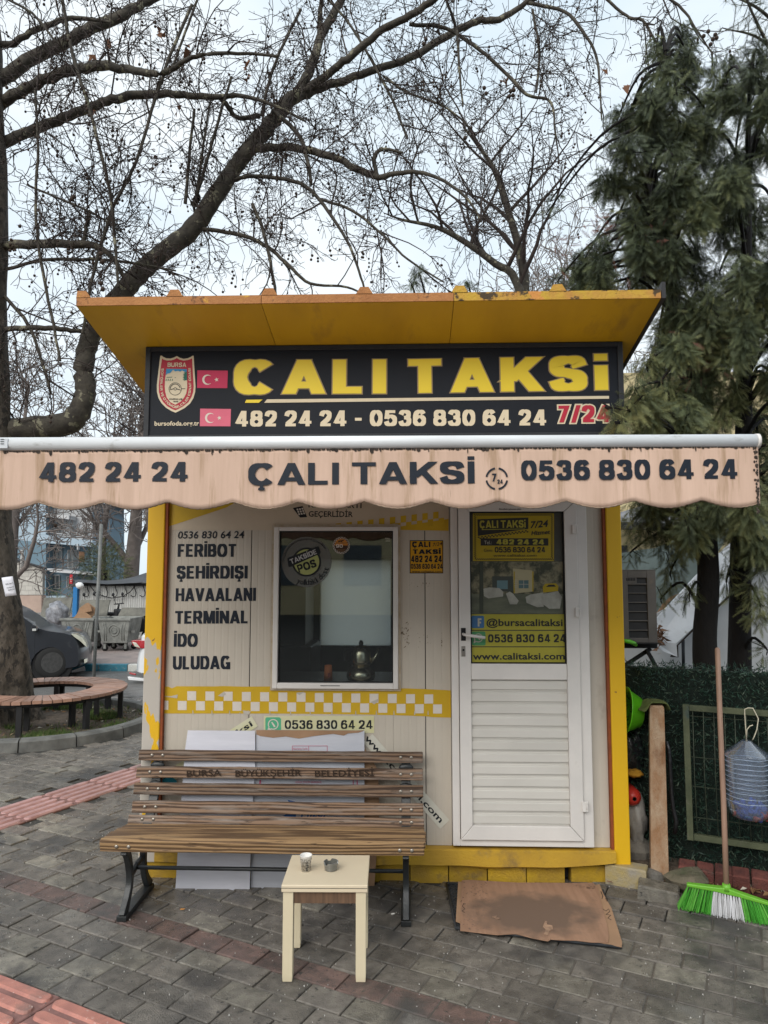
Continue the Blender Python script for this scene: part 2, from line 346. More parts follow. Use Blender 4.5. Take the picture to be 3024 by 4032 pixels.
def on_path(body, pts, h, m, parent, t=.2, proud=.003, name='lettering', grow=0, hk=.8):
    P = [Vector(p) for p in pts]; L = [0]
    for a, b in zip(P, P[1:]): L.append(L[-1]+(b-a).length)
    run, W_ = glyph_run(body, t, hk, grow, .16); sx = L[-1]/W_; mb = MB()
    for x, qs, wd in run:
        s_ = (x+wd/2)*sx; i = max(j for j in range(len(L)-1) if L[j] <= s_+1e-9); f = (s_-L[i])/(L[i+1]-L[i])
        p = P[i].lerp(P[i+1], f); i2 = min(i+1, len(P)-2) if f > .5 else max(i-1, 0)
        u = ((P[i+1]-P[i]).normalized()+(P[i2+1]-P[i2]).normalized()).normalized(); v = Vector((-u.z, 0, u.x))
        for q, lay in qs: mb.add([p+u*((a-wd/2)*sx)+v*(b*h)+Vector((0, -(proud+lay*.00006), 0)) for a, b in q], [(0,1,2,3)])
    return mb.build(name, m, parent, fixn=False)
_tx = {}
def soft(body, c, xa, ya, xb, yb, hp, Y, m, parent, off=.012, slant=0., proud=.0014, name='lettering', A=None, B=None, h=None, n=(0,-1,0)):
    """regular lettering with the built-in typeface; hp = capital height in crop pixels"""
    key = (body, off)
    if key not in _tx:
        cu = bpy.data.curves.new('t', 'FONT'); cu.body = body; cu.offset = off; cu.resolution_u = 3; cu.space_character = 1+off
        o = bpy.data.objects.new('t', cu); COL.objects.link(o); dg = bpy.context.evaluated_depsgraph_get()
        me = bpy.data.meshes.new_from_object(o.evaluated_get(dg)); V = [v.co.copy() for v in me.vertices]; F = [tuple(p.vertices) for p in me.polygons]
        bpy.data.objects.remove(o); bpy.data.curves.remove(cu); bpy.data.meshes.remove(me); _tx[key] = (V, F)
    V, F = _tx[key]; x0, x1 = min(v.x for v in V), max(v.x for v in V); cap = .7
    if A is None: A, B = at(c, xa, ya, Y), at(c, xb, yb, Y); h = at(c, xa, ya-hp, Y).z-A.z
    A, B = Vector(A), Vector(B); N = Vector(n); u = B-A; sx = u.length/(x1-x0); u.normalize(); v = N.cross(u); v = v if v.z >= 0 else -v
    k = h/cap
    mb = MB().add([A+u*((p.x-x0)*sx+slant*p.y*k)+v*(p.y*k)+N*proud for p in V], F)
    return mb.build(name, m, parent, fixn=False)
def rectp(c, x0, y0, x1, y1, Y, m, parent, th=.001, name='panel', pts=None, label=None):
    """thin flat sheet on the plane y=Y, th proud of it"""
    q = pts or [(x0,y0),(x1,y0),(x1,y1),(x0,y1)]
    return MB().prism([at(c, *p, Y)+Vector((0,-th,0)) for p in q], (0, th*.8, 0)).build(name, m, parent, label=label)
def many(c, quads, Y, m, parent, th, name):
    mb = MB()
    if name in ('checker_square', 'chipped_mark', 'banner_check'):
        for q in quads: MB().poly([at(c, *p, Y)+Vector((0,-th,0)) for p in q]).build(name, m, parent, fixn=False)
        return
    for q in quads: mb.poly([at(c, *p, Y)+Vector((0,-th,0)) for p in q])
    return mb.build(name, m, parent, fixn=False)
# ------------------------------------------------------------------ the setting: ground, paving, kerbs, road
SU, NU = Vector((.9063, -.4226, 0)), Vector((.4226, .9063, 0))
def sn(s, n, z=0.): return SU*s + NU*n + Vector((0,0,z))
m_grout = mat('grout', (.07,.066,.06), (.03,.03,.028), r=.95, scale=14, bump=.6, bscale=120, world=True)
def pavmat(nm, a, b):
    m = mat(nm, a, b, r=.8, r2=.17, spec=.6, scale=16, bump=.9, bscale=170, world=True, rnd=.24, lo=.38, hi=.62, det=9,
            dirt=[((.06,.055,.05), 1.7, .49, .12), ((.2,.19,.17), 3.1, .6, .1), ((.045,.042,.038), 26, .6, .06), ((.36,.35,.33), 95, .7, .04)])
    return m
m_pav = pavmat('paver_grey', (.195,.173,.147), (.118,.105,.09)); m_pavl = pavmat('paver_pale', (.27,.245,.2), (.155,.14,.115))
m_pavr = pavmat('paver_red', (.185,.118,.1), (.11,.076,.066))
gm = MB(); X = 320
for (y0, z0, y1, z1) in ((-200,-.03,5.9,-.03),(5.9,-.03,6.6,-.34),(6.6,-.34,500,-.34)):
    gm.add([(-X,y0,z0),(X,y0,z0),(X,y1,z1),(-X,y1,z1)], [(0,1,2,3)])
gm.v = gm.v; ground = gm.build('ground', m_grout, fixn=False); tag(ground, kind='structure')
# sand and grime packed into the joints right of the bench
m_sand = mat('joint_sand', (.13,.115,.098), (.085,.075,.064), r=.8, r2=.2, scale=12, bump=.6, bscale=150, world=True)
js = [(-.25,-1.6),(-.05,-1.05),(.1,-.75),(.32,-.62),(.6,-.66),(.95,-.62),(1.25,-.45),(1.6,-.3),(2.4,-.5),(2.6,-2.5),(-.3,-2.5)]
tag(MB().poly([(x,y,-.004) for x, y in js]).build('joint_sand', m_sand, fixn=False), kind='structure')
pavement = MB().box(-7.5,3.4,-6.5,5.85,-.028,-.012).build('pavement', m_grout); tag(pavement, kind='structure')
cands = []
RH, PLn = .135, .207
ring_c = Vector((-3.95,3.9,0))
def inframe(p, mx=1.06):
    d = p-CAM; z = d.dot(FW)
    return z > .2 and abs(d.dot(RT)/z*FN) < WN/2*mx and abs(d.dot(UP)/z*FN) < HN/2*mx
def skip(p):
    if -1.42 < p.x < 1.36 and .06 < p.y < 2.4: return True
    if p.x > 1.2 and (p-Vector((1.5,.03,0))).dot(Vector((.39,.92,0))) > 0: return True
    if (p-ring_c).length < 1.27 or p.y > 5.75 or p.y < -6.3 or p.x < -7.3 or p.x > 3.2: return True
    return False
for k in range(-48, 70):
    n0 = -.99+RH*k
    if n0 < -1.54 and n0 > -1.94: continue
    for j in range(-52, 40):
        s0 = (j+.5*(k % 2))*PLn+.07
        if -3.09 < s0+PLn/2 < -2.58 and n0 > -1.54: continue
        p = sn(s0+PLn/2, n0+RH/2)
        if skip(p): continue
        cands.append((p, k == 0, k))
def pav_mb(M=None, mb=None):
    mb = mb or MB(); return mb.cbox(-PLn/2+.0035, PLn/2-.0035, -RH/2+.0035, RH/2-.0035, -.012, 0, .004, M)
meshes = {}
for nm, mm in (('g', m_pav), ('l', m_pavl), ('r', m_pavr)):
    me = pav_mb().mesh('paver_'+nm); fix_normals(me); me.materials.append(mm); meshes[nm] = me
vis = [c for c in cands if inframe(c[0], 1.0)]
vis.sort(key=lambda c: (c[0]-CAM).length)
chosen = set(id(c) for c in vis[:300]); rest = {'g': MB(), 'r': MB()}
for c in cands:
    p, red, k = c
    kz = .5 if p.x > -.2 and p.y < -.5 else 1; zj = random.gauss(0, .0016)*kz; R_ = Matrix.Rotation(rad(-25)+random.gauss(0, .006), 4, 'Z') @ Matrix.Rotation(random.gauss(0, .009)*kz, 4, 'X') @ Matrix.Rotation(random.gauss(0, .008)*kz, 4, 'Y')
    # the ground dips a little under the mat and lifts towards the brick edging
    if p.x > .9: zj += max(0, min(.02, (p.x-.9)*.02*max(0, 1+(p.y-.0)*1.6)))
    if id(c) in chosen:
        o = bpy.data.objects.new('paver', meshes['r' if red else ('l' if random.random() < .22 else 'g')]); COL.objects.link(o); o.parent = pavement
        o.location = (p.x, p.y, zj); o.rotation_euler = R_.to_euler()
    else: pav_mb(Matrix.Translation((p.x, p.y, zj)) @ R_, rest['r' if red else 'g'])
rest['g'].build('paver', m_pav, pavement, kind='stuff'); rest['r'].build('paver', m_pavr, pavement, kind='stuff')
# tactile strips
def tile(mm, key):
    T = .414; mb = MB().cbox(-T/2+.003, T/2-.003, -T/2+.003, T/2-.003, -.012, .002, .004)
    for i in range(5):
        yc = -T/2+T*(i+.5)/5; w_ = .029; L_ = T/2-.014
        P = [(-L_+w_*(1-math.cos(a)), yc+w_*math.sin(a)) for a in [rad(q) for q in (-90,-60,-30,0,30,60,90)]]
        out = [(-L_+w_-w_*math.cos(rad(q)), yc+w_*math.sin(rad(q))) for q in (90,60,30,0,-30,-60,-90)] + [(L_-w_+w_*math.cos(rad(q)), yc+w_*math.sin(rad(q))) for q in (-90,-60,-30,0,30,60,90)]
        n = len(out); ctr = [(sum(x for x, _ in out)/n, yc)]
        lo_ = [(x, y, .0015) for x, y in out]; hi_ = [(x*.985, yc+(y-yc)*.72, .0115) for x, y in out]
        mb.add(lo_+hi_, [(i_, (i_+1) % n, (i_+1) % n+n, i_+n) for i_ in range(n)]+[tuple(range(n, 2*n))])
    me = mb.mesh('tile'); fix_normals(me); me.materials.append(mm); me.materials.append(m_tgr); me.polygons.foreach_set('material_index', [1 if i < 9 else 0 for i in range(len(me.polygons))]); return me
m_tp = mat('tile_pink', (.5,.3,.29), (.36,.2,.19), r=.6, r2=.3, scale=12, bump=.3, bscale=200, world=True, rnd=.1, dirt=[((.2,.13,.12), 3, .55, .15), ((.6,.5,.48), 50, .66, .06)])
m_to = mat('tile_salmon', (.52,.22,.165), (.36,.15,.12), r=.6, r2=.35, scale=12, bump=.4, bscale=220, world=True, rnd=.1, dirt=[((.2,.12,.1), 4, .53, .14), ((.55,.42,.37), 40, .62, .08)])
m_tgr = mat('tile_groove', (.3,.15,.13), (.15,.085,.075), r=.8, scale=10, bump=.4, bscale=150, world=True)
strips = []
for nm in ('pink', 'salmon'):
    pass
def strip(label, me, cells, rz):
    st = MB()
    pts = []
    for (s_, n_) in cells: pts.append(sn(s_, n_))
    base = thing_struct = MB()
    for p in pts: base.box(-.207,.207,-.207,.207,-.011,-.0095, Matrix.Translation(p) @ Matrix.Rotation(rad(-25), 4, 'Z'))
    b = base.build('tactile_path', m_grout); tag(b, label, kind='structure')
    for p in pts:
        o = bpy.data.objects.new('tile', me); COL.objects.link(o); o.parent = b; o.location = p; o.rotation_euler = (random.gauss(0,.003), random.gauss(0,.003), rad(rz)+random.gauss(0,.004))
strip('pink tactile guide path running back past the kiosk', tile(m_tp, 'p'), [(-2.815, -1.30+.418*i) for i in range(0, 15) if (sn(-2.815, -1.30+.418*i)).y < 5.4], 65)
strip('salmon red tactile guide path in the near corner', tile(m_to, 't'), [(-.665-.207+.414*i, -1.53-.209) for i in range(-7, 12)], -25)
# kerb ring, soil, grass
m_conc = mat('kerb_concrete', (.17,.17,.16), (.1,.1,.095), r=.85, scale=7, bump=.5, bscale=150, dirt=[((.06,.06,.055), 4, .55, .2)])
kerb = MB().lathe([(1.2,-.01),(1.19,.01),(1.14,.01),(1.13,-.01)], ring_c, 48).build('kerb', m_conc); tag(kerb, kind='structure')
NK = 15
for i in range(NK):
    a0 = 2*math.pi*(i+.012)/NK; a1 = 2*math.pi*(i+.988)/NK; mb = MB(); vs = []; K = 6
    for j in range(K+1):
        a = a0+(a1-a0)*j/K; c_, s_ = math.cos(a), math.sin(a)
        for r_, z_ in ((1.1,-.01),(1.1,.1),(1.115,.108),(1.2,.105),(1.225,.085),(1.232,-.01)): vs.append(ring_c+Vector((r_*c_, r_*s_, z_)))
    fs = [(j*6+k, j*6+(k+1) % 6, (j+1)*6+(k+1) % 6, (j+1)*6+k) for j in range(K) for k in range(6)]+[tuple(range(6)), tuple(K*6+k for k in range(6))]
    mb.add(vs, fs).build('kerb_stone', m_conc, kerb)
mb = MB(); NR, NA = 12, 40; vs = [ring_c+Vector((0,0,.1))]
for i in range(1, NR+1):
    for j in range(NA):
        a = 2*math.pi*j/NA; r_ = 1.1*i/NR; vs.append(ring_c+Vector((r_*math.cos(a), r_*math.sin(a), .095-.055*i/NR+random.gauss(0,.008))))
fs = [(0, 1+j, 1+(j+1) % NA) for j in range(NA)]+[(1+(i-1)*NA+j, 1+i*NA+j, 1+i*NA+(j+1) % NA, 1+(i-1)*NA+(j+1) % NA) for i in range(1, NR) for j in range(NA)]
m_soil = mat('soil', (.13,.1,.075), (.06,.047,.036), r=.95, scale=16, bump=.9, bscale=60, dirt=[((.2,.17,.13), 30, .6, .1)])
tag(mb.add(vs, fs, True).build('soil', m_soil, fixn=False), kind='structure')
def blades(n, area, z, h, name, m, lean=.5, wd=.004):
    V = np.zeros((n,3,3)); P = np.array([area() for _ in range(n)]); a = RS.rand(n)*6.283; hh = h*(.5+RS.rand(n)); ln = RS.randn(n,2)*lean*hh[:,None]
    V[:,0,:2] = P[:,:2]+np.c_[np.cos(a),np.sin(a)]*wd; V[:,1,:2] = P[:,:2]-np.c_[np.cos(a),np.sin(a)]*wd; V[:,:2,2] = P[:,2:3]; V[:,2,:2] = P[:,:2]+ln; V[:,2,2] = P[:,2]+hh
    return npmesh(name, V.reshape(-1,3), np.arange(n*3).reshape(-1,3), m, tone=np.repeat(RS.rand(n), 3))
def soilpt(sector=None):
    while True:
        a = random.random()*6.283; r_ = 1.08*math.sqrt(random.random()); p = ring_c+Vector((r_*math.cos(a), r_*math.sin(a), .09-.055*r_/1.1))
        w_ = math.sin(p.x*5.3+1)*math.cos(p.y*6.1)
        if r_ > .45 and (w_ > .25 or random.random() < .06): return tuple(p)
m_grass = tonemat('grass', [(.04,.075,.02),(.07,.13,.03),(.14,.15,.06)])
tag(blades(9000, soilpt, 0, .045, 'grass', m_grass), kind='stuff')
m_leaf = tonemat('dead_leaf', [(.1,.05,.025),(.2,.11,.05),(.33,.25,.16),(.5,.48,.42)])
m_grit = tonemat('grit', [(.16,.15,.14),(.45,.43,.4),(.65,.63,.6)])
def scatter_leaves(name, fn, n, smin=.012, smax=.035, m=None):
    V = []; T_ = []
    for _ in range(n):
        p = Vector(fn()); a = random.random()*6.28; r_ = random.uniform(smin, smax); t = random.random()
        u = Vector((math.cos(a), math.sin(a), random.gauss(0,.25)))*r_; v = Vector((-math.sin(a), math.cos(a), random.gauss(0,.25)))*r_*.55
        q = [p-u, p-v+Vector((0,0,.004)), p+u, p+v+Vector((0,0,.006))]
        V += [q[0],q[1],q[2], q[0],q[2],q[3]]; T_ += [t]*6
    return tag(npmesh(name, np.array([tuple(v) for v in V]), np.arange(len(V)).reshape(-1,3), m or m_leaf, tone=np.array(T_)), kind='stuff')
def sp2():
    a = random.random()*6.283; r_ = random.uniform(.35,1.08); return (ring_c.x+r_*math.cos(a), ring_c.y+r_*math.sin(a), .1-.055*r_/1.1)
scatter_leaves('leaf_litter', sp2, 260)
def pavpt():
    while True:
        p = Vector((random.uniform(-4,2.2), random.uniform(-2.2,2.5), .0035))
        if not skip(p) and inframe(p): return tuple(p)
scatter_leaves('grit', pavpt, 1500, .0012, .0042, m_grit)
def nook():
    x = random.uniform(1.38,2.3); return (x, -(x-1.6)*.43+random.uniform(-.06,.14), .055)
scatter_leaves('leaf_litter', nook, 320, .008, .03)
# road, far kerb, far pavement
m_asph = mat('asphalt', (.14,.137,.13), (.085,.083,.08), r=.8, r2=.35, scale=1.3, bump=.4, bscale=200, world=True)
tag(MB().add([(-60,6.65,-.325),(60,6.65,-.325),(60,11.2,-.325),(-60,11.2,-.325)], [(0,1,2,3)]).build('road', m_asph, fixn=False), kind='structure')
m_farp = mat('far_paving', (.3,.24,.22), (.2,.17,.16), r=.8, scale=3, bump=.3, bscale=30, world=True)
tag(MB().box(-60,60,10.85,40,-.34,-.2).build('pavement', m_farp), kind='structure')
kb = MB().box(-60,60,10.7,10.84,-.34,-.19).build('kerb', m_conc); tag(kb, kind='structure')
m_kblue = mat('kerb_blue', (.04,.2,.27), (.03,.13,.18), r=.7, scale=12, dirt=[((.25,.25,.24), 9, .58, .08)]); m_kwh = mat('kerb_white', (.6,.6,.57), (.45,.45,.42), r=.7, scale=12, dirt=[((.2,.2,.19), 9, .56, .08)])
m_kbl = mat('kerb_dark', (.05,.05,.05), (.03,.03,.03), r=.7)
xk = -9.4
for i in range(14):
    x0 = xk+i*.62; MB().cbox(x0, x0+.6, 10.69, 10.845, -.33, -.185, .01).build('kerb_stone', (m_kwh, m_kbl, m_kblue)[(0,1,0,1,2,2,0)[i % 7]] if i != 5 else m_kblue, kb)
# ------------------------------------------------------------------ the kiosk
m_yel = mat('yellow_paint', (.7,.4,.006), (.6,.33,.006), r=.5, scale=3, bump=.25, bscale=300, dirt=[((.35,.2,.02), 7, .66, .1), ((.4,.12,.03), 14, .78, .03)])
m_sof = mat('yellow_soffit', (.5,.32,.012), (.37,.23,.012), r=.45, scale=2, stretch=(1,.3,1), bump=.15, bscale=5, dirt=[((.2,.12,.03), 4, .58, .2), ((.12,.08,.03), 22, .72, .04)])
m_pan = mat('panel_cream', (.56,.5,.42), (.49,.44,.37), r=.5, scale=2.2, bump=.08, bscale=60, dirt=[((.34,.29,.23), 5, .63, .2), ((.2,.15,.1), 16, .76, .03)], stretch=(1,1,.6))
m_wht = mat('white_pvc', (.74,.7,.66), (.64,.61,.58), r=.38, scale=3, dirt=[((.42,.38,.33), 6, .66, .14), ((.2,.17,.14), 26, .79, .02)])
m_wht2 = mat('white_pvc_panel', (.66,.63,.58), (.57,.545,.5), r=.42, scale=3, dirt=[((.38,.35,.31), 7, .68, .14)], stretch=(.5,1,1))
m_org = mat('orange_edge', (.3,.07,.015), (.2,.05,.015), r=.7, scale=20)
m_dark = mat('dark_inside', (.03,.03,.032), (.02,.02,.022), r=.7)
m_black = flat('black_rubber', (.012,.012,.013), r=.6)
m_navy = flat('print_navy', (.012,.017,.028), r=.45); m_pyel = mat('print_yellow', (.66,.42,.015), (.52,.33,.012), r=.45, scale=4, dirt=[((.5,.42,.28), 22, .7, .04)])
m_pwh = flat('print_white', (.68,.62,.55), r=.5)
def peel(name, floor_z):
    m = bpy.data.materials.new(name); m.use_nodes = True; t = m.node_tree; b = t.nodes['Principled BSDF']; L = t.links.new
    tcn = t.nodes.new('ShaderNodeTexCoord'); n = t.nodes.new('ShaderNodeTexNoise'); n.inputs['Scale'].default_value = 5.5; n.inputs['Detail'].default_value = 4; n.inputs['Roughness'].default_value = .5
    mpn = t.nodes.new('ShaderNodeMapping'); mpn.inputs['Scale'].default_value = (1.6,1,.62); mpn.inputs['Location'].default_value = (3.1,0,1.7)
    L(tcn.outputs['Object'], mpn.inputs['Vector']); L(mpn.outputs[0], n.inputs['Vector'])
    sp = t.nodes.new('ShaderNodeSeparateXYZ'); L(tcn.outputs['Object'], sp.inputs[0])
    mr = t.nodes.new('ShaderNodeMapRange'); L(sp.outputs['Z'], mr.inputs[0]); mr.inputs[1].default_value = floor_z-.3; mr.inputs[2].default_value = floor_z+.3; mr.inputs[3].default_value = -.035; mr.inputs[4].default_value = .5
    ad = t.nodes.new('ShaderNodeMath'); ad.operation = 'ADD'; L(n.outputs['Fac'], ad.inputs[0]); L(mr.outputs[0], ad.inputs[1])
    q = t.nodes.new('ShaderNodeValToRGB'); e = q.color_ramp.elements; e[0].position = .5; e[0].color = (.47,.43,.38,1); e[1].position = .515; e[1].color = (.72,.42,.006,1)
    L(ad.outputs[0], q.inputs['Fac'])
    n2 = t.nodes.new('ShaderNodeTexNoise'); n2.inputs['Scale'].default_value = 15; n2.inputs['Detail'].default_value = 8; L(tcn.outputs['Object'], n2.inputs['Vector'])
    q2 = t.nodes.new('ShaderNodeValToRGB'); q2.color_ramp.elements[0].position = .7; q2.color_ramp.elements[1].position = .73; L(n2.outputs['Fac'], q2.inputs['Fac'])
    x = t.nodes.new('ShaderNodeMix'); x.data_type = 'RGBA'; L(q2.outputs['Color'], x.inputs[0]); L(q.outputs[0], x.inputs[6]); x.inputs[7].default_value = (.17,.05,.03,1)
    L(x.outputs[2], b.inputs['Base Color']); b.inputs['Roughness'].default_value = .55
    bp = t.nodes.new('ShaderNodeBump'); bp.inputs['Strength'].default_value = .5; bp.inputs['Distance'].default_value = .002; L(q.outputs[0], bp.inputs['Height']); L(bp.outputs[0], b.inputs['Normal'])
    return m
kiosk = thing('taxi_kiosk', 'yellow and cream taxi kiosk with flared yellow roof and white door', 'kiosk', (0,.0,0))
x0, x1 = -1.37, 1.34; YB = 2.3
m_peelL, m_peelR = peel('peeling_yellow_left', 1.45), peel('peeling_yellow_right', -.25)
MB().box(x0, x0+.1, 0, .1, .085, 2.9).build('corner_post', m_peelL, kiosk, bevel=.006, label='corner post with large patches of yellow paint peeled off')
MB().box(x0+.1005, x0+.115, .008, .05, .18, 2.9).build('post_edge', m_org, kiosk)
MB().box(x1-.085, x1, 0, .1, .085, 2.9).build('corner_post', m_peelR, kiosk, bevel=.006, label='yellow corner post beside the air conditioner')
MB().box(x1-.1, x1-.0855, .008, .05, .18, 2.9).build('post_edge', m_org, kiosk)
# bottom rail with a dented lower flange
mb = MB(); N_ = 40; vs = []
for i in range(N_+1):
    x = x0+.1+(x1-.085-x0-.1)*i/N_; dz = .006*math.sin(x*7)+.004*math.sin(x*19); lift = max(0, (x-.95)/.4)**2*.045
    for y, z in ((-.012,.183),(-.022,.178),(-.026,.1+dz*.4+lift),(-.012,.092+dz+lift),(.06,.095+lift),(.06,.183)): vs.append((x, y, z))
mb.add(vs, [(i*6+k, i*6+(k+1) % 6, (i+1)*6+(k+1) % 6, (i+1)*6+k) for i in range(N_) for k in range(6)]+[tuple(range(6)), tuple(N_*6+k for k in range(6))])
m_rail = mat('rail_yellow', (.56,.34,.03), (.42,.25,.03), r=.55, scale=4, bump=.3, bscale=90, dirt=[((.22,.14,.05), 5, .56, .16), ((.42,.36,.24), 9, .66, .06), ((.3,.06,.02), 13, .77, .02)])
mb.build('bottom_rail', m_rail, kiosk)
m_blk = mat('yellow_block', (.5,.31,.015), (.33,.2,.03), r=.85, scale=7, bump=.6, bscale=90, rnd=.15, dirt=[((.16,.11,.05), 6, .56, .14), ((.3,.27,.2), 12, .68, .06)])
bx = x0+.02
for k in range(13):
    xx = x0+.03+k*.212
    if k == 12: continue
    if xx > .94: xx += .03
    MB().cbox(xx, xx+.206, .012+random.uniform(0,.012), .12, -.01, .09, .005).build('block', m_blk, kiosk)
MB().cbox(0,.21,0,.1,-.01,.1,.006, Matrix.Translation((1.20,.0,.01)) @ Matrix.Rotation(rad(-24), 4, 'Z')).build('block', mat('yellow_block_worn', (.42,.3,.05), (.3,.27,.22), r=.85, scale=6, bump=.6, bscale=90), kiosk, label='end block turned outward with its yellow paint worn off')
MB().box(x0+.03, x1-.03, .1, YB, .0, .12).build('base_slab', m_dark, kiosk)
# wall panels with shallow vertical ribs; openings for window and door
WX0, WX1, WZ0, WZ1 = -.607, .051, 1.066, 1.929       # window opening
DX0, DX1, DZ1 = .375, 1.145, 2.14                  # door opening
PY = .035
def panel(xa, xb, za, zb, name='wall_panel'):
    mb = MB(); n = max(1, round((xb-xa)/.0415)); w_ = (xb-xa)/n; prof = []
    for i in range(n):
        a = xa+i*w_; prof += [(a, PY+.0007), (a+.004, PY+.0007), (a+.006, PY), (a+w_-.006, PY), (a+w_-.004, PY+.0007)]
    prof.append((xb, PY+.0007)); V = []
    for x, y in prof: V += [(x, y, za), (x, y, zb)]
    nn = len(prof); mb.add(V, [(2*i, 2*i+2, 2*i+3, 2*i+1) for i in range(nn-1)])
    mb.box(xa, xb, PY+.004, PY+.05, za, zb)
    return mb.build(name, m_pan, kiosk, fixn=False)
XJ = [x0+.116, -.77, .232, x1-.101]; g = .0025
panel(XJ[0], XJ[1]-g, .185, 2.9)
panel(XJ[1]+g, WX0-.001, .185, 2.9); panel(WX0, WX1, .185, WZ0-.001); panel(WX0, WX1, WZ1+.001, 2.9); panel(WX1+.001, XJ[2]-g, .185, 2.9)
panel(XJ[2]+g, DX0-.001, .185, 2.9); panel(DX1+.001, XJ[3], .185, 2.9); panel(DX0, DX1, DZ1+.001, 2.9)
for xj in XJ[1:3]: MB().box(xj-.0022, xj+.0022, PY+.006, PY+.03, .185, 2.9).build('joint', m_dark, kiosk)
# the other walls (thick, hollow inside) and floor
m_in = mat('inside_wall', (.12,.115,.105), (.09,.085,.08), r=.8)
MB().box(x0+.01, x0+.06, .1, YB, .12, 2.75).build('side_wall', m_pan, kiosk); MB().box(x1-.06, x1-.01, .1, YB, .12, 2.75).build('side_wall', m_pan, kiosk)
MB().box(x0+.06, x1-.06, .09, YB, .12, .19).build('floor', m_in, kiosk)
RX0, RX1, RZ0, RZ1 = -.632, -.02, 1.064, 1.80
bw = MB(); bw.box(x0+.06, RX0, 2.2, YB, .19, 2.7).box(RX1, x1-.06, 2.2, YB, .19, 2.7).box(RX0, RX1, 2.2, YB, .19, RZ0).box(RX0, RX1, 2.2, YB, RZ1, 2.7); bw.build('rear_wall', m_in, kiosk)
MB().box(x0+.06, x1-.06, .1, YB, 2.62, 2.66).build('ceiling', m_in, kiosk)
fm = bpy.data.materials.new('white_blind'); fm.use_nodes = True; b_ = fm.node_tree.nodes['Principled BSDF']; tr_ = fm.node_tree.nodes.new('ShaderNodeBsdfTranslucent'); tr_.inputs[0].default_value = (.92,.93,.9,1)
mxs = fm.node_tree.nodes.new('ShaderNodeMixShader'); mxs.inputs[0].default_value = .85; b_.inputs['Base Color'].default_value = (.8,.8,.77,1)
fm.node_tree.links.new(b_.outputs[0], mxs.inputs[1]); fm.node_tree.links.new(tr_.outputs[0], mxs.inputs[2]); fm.node_tree.links.new(mxs.outputs[0], fm.node_tree.nodes['Material Output'].inputs[0])
MB().box(RX0-.01, RX1+.01, 2.197, 2.199, RZ0-.01, RZ1+.01).build('window_blind', fm, kiosk, label='pale blind over the rear window')
m_cab = flat('dark_cabinet', (.045,.048,.052), r=.35)
MB().box(-1.2,-.62,1.5,2.1,.19,1.12).build('cabinet', m_cab, kiosk, bevel=.01); MB().box(-1.15,-.68,1.6,2.1,1.121,1.75).build('cabinet', m_cab, kiosk, bevel=.01)
MB().box(-1.2,.36,.0915,.5,1.0,1.066).build('counter', m_cab, kiosk)
# window
wm = MB()
fx0, fx1, fz0, fz1 = -.634, .078, 1.036, 1.95
for (a, b, c_, d_) in ((fx0, fx0+.028, fz0, fz1), (fx1-.028, fx1, fz0, fz1), (fx0+.028, fx1-.028, fz0, fz0+.032), (fx0+.028, fx1-.028, fz1-.022, fz1)): wm.box(a, b, PY-.032, PY+.045, c_, d_)
window = wm.build('window', m_wht, kiosk, bevel=.004)
cm = MB()
for (a, b, c_, d_) in ((fx0-.014, fx0, fz0-.012, fz1+.012), (fx1, fx1+.014, fz0-.012, fz1+.012), (fx0, fx1, fz0-.012, fz0), (fx0, fx1, fz1, fz1+.016)): cm.box(a, b, PY-.014, PY-.001, c_, d_)
cm.build('caulking', mat('caulk', (.42,.33,.22), (.5,.43,.34), r=.8, scale=30, bump=.5, bscale=60), window)
gx0, gx1, gz0, gz1 = fx0+.029, fx1-.029, fz0+.033, fz1-.023
gk = MB()
for (a, b, c_, d_) in ((gx0, gx0+.006, gz0, gz1), (gx1-.006, gx1, gz0, gz1), (gx0+.006, gx1-.006, gz0, gz0+.005), (gx0+.006, gx1-.006, gz1-.005, gz1)): gk.box(a, b, PY-.01, PY+.01, c_, d_)
gk.build('gasket', m_black, window)
GY = PY+.0
MB().box(gx0+.002, gx1-.002, GY, GY+.006, gz0+.002, gz1-.002).build('pane', glassmat('window_glass', (.8,.84,.85), .06, rough=.015), window)
MB().box(-.36,-.25, PY-.034, PY-.03, fz0+.017, fz0+.02).build('drain_slot', m_black, window)
# sticker on the window glass: card payment sign
def disc(c, cx, cy, rx, Y, m, parent, th, name, ry=None, n=40, a0=0, a1=360):
    p = at(c, cx, cy, Y); q = at(c, cx+rx, cy, Y); R_ = (q-p).length; ry = R_*(ry/rx if ry else 1)
    pts = [p+Vector((R_*math.cos(rad(a0+(a1-a0)*i/n)), -th, ry*math.sin(rad(a0+(a1-a0)*i/n)))) for i in range(n)]
    return MB().prism(pts, (0, th*.6, 0)).build(name, m, parent)
film = bpy.data.materials.new('grey_film'); film.use_nodes = True; _t = film.node_tree; _d = _t.nodes['Principled BSDF']; _d.inputs['Base Color'].default_value = (.2,.2,.185,1); _d.inputs['Roughness'].default_value = .4; _r = _t.nodes.new('ShaderNodeBsdfTransparent'); _m = _t.nodes.new('ShaderNodeMixShader'); _m.inputs[0].default_value = .55; _t.links.new(_r.outputs[0], _m.inputs[1]); _t.links.new(_d.outputs[0], _m.inputs[2]); _t.links.new(_m.outputs[0], _t.nodes['Material Output'].inputs[0])
st = disc('B5', 475, 490, 298, GY, film, window, .0015, 'round_sticker')
m_blk2 = flat('print_black', (.012,.015,.02), r=.5); m_lim = flat('print_lime', (.42,.45,.16), r=.5); m_lg = flat('print_pale_grey', (.5,.5,.5), r=.5)
disc('B5', 475, 492, 172, GY, m_blk2, window, .0025, 'printed_disc'); disc('B5', 475, 492, 150, GY, m_lim, window, .0035, 'printed_disc')
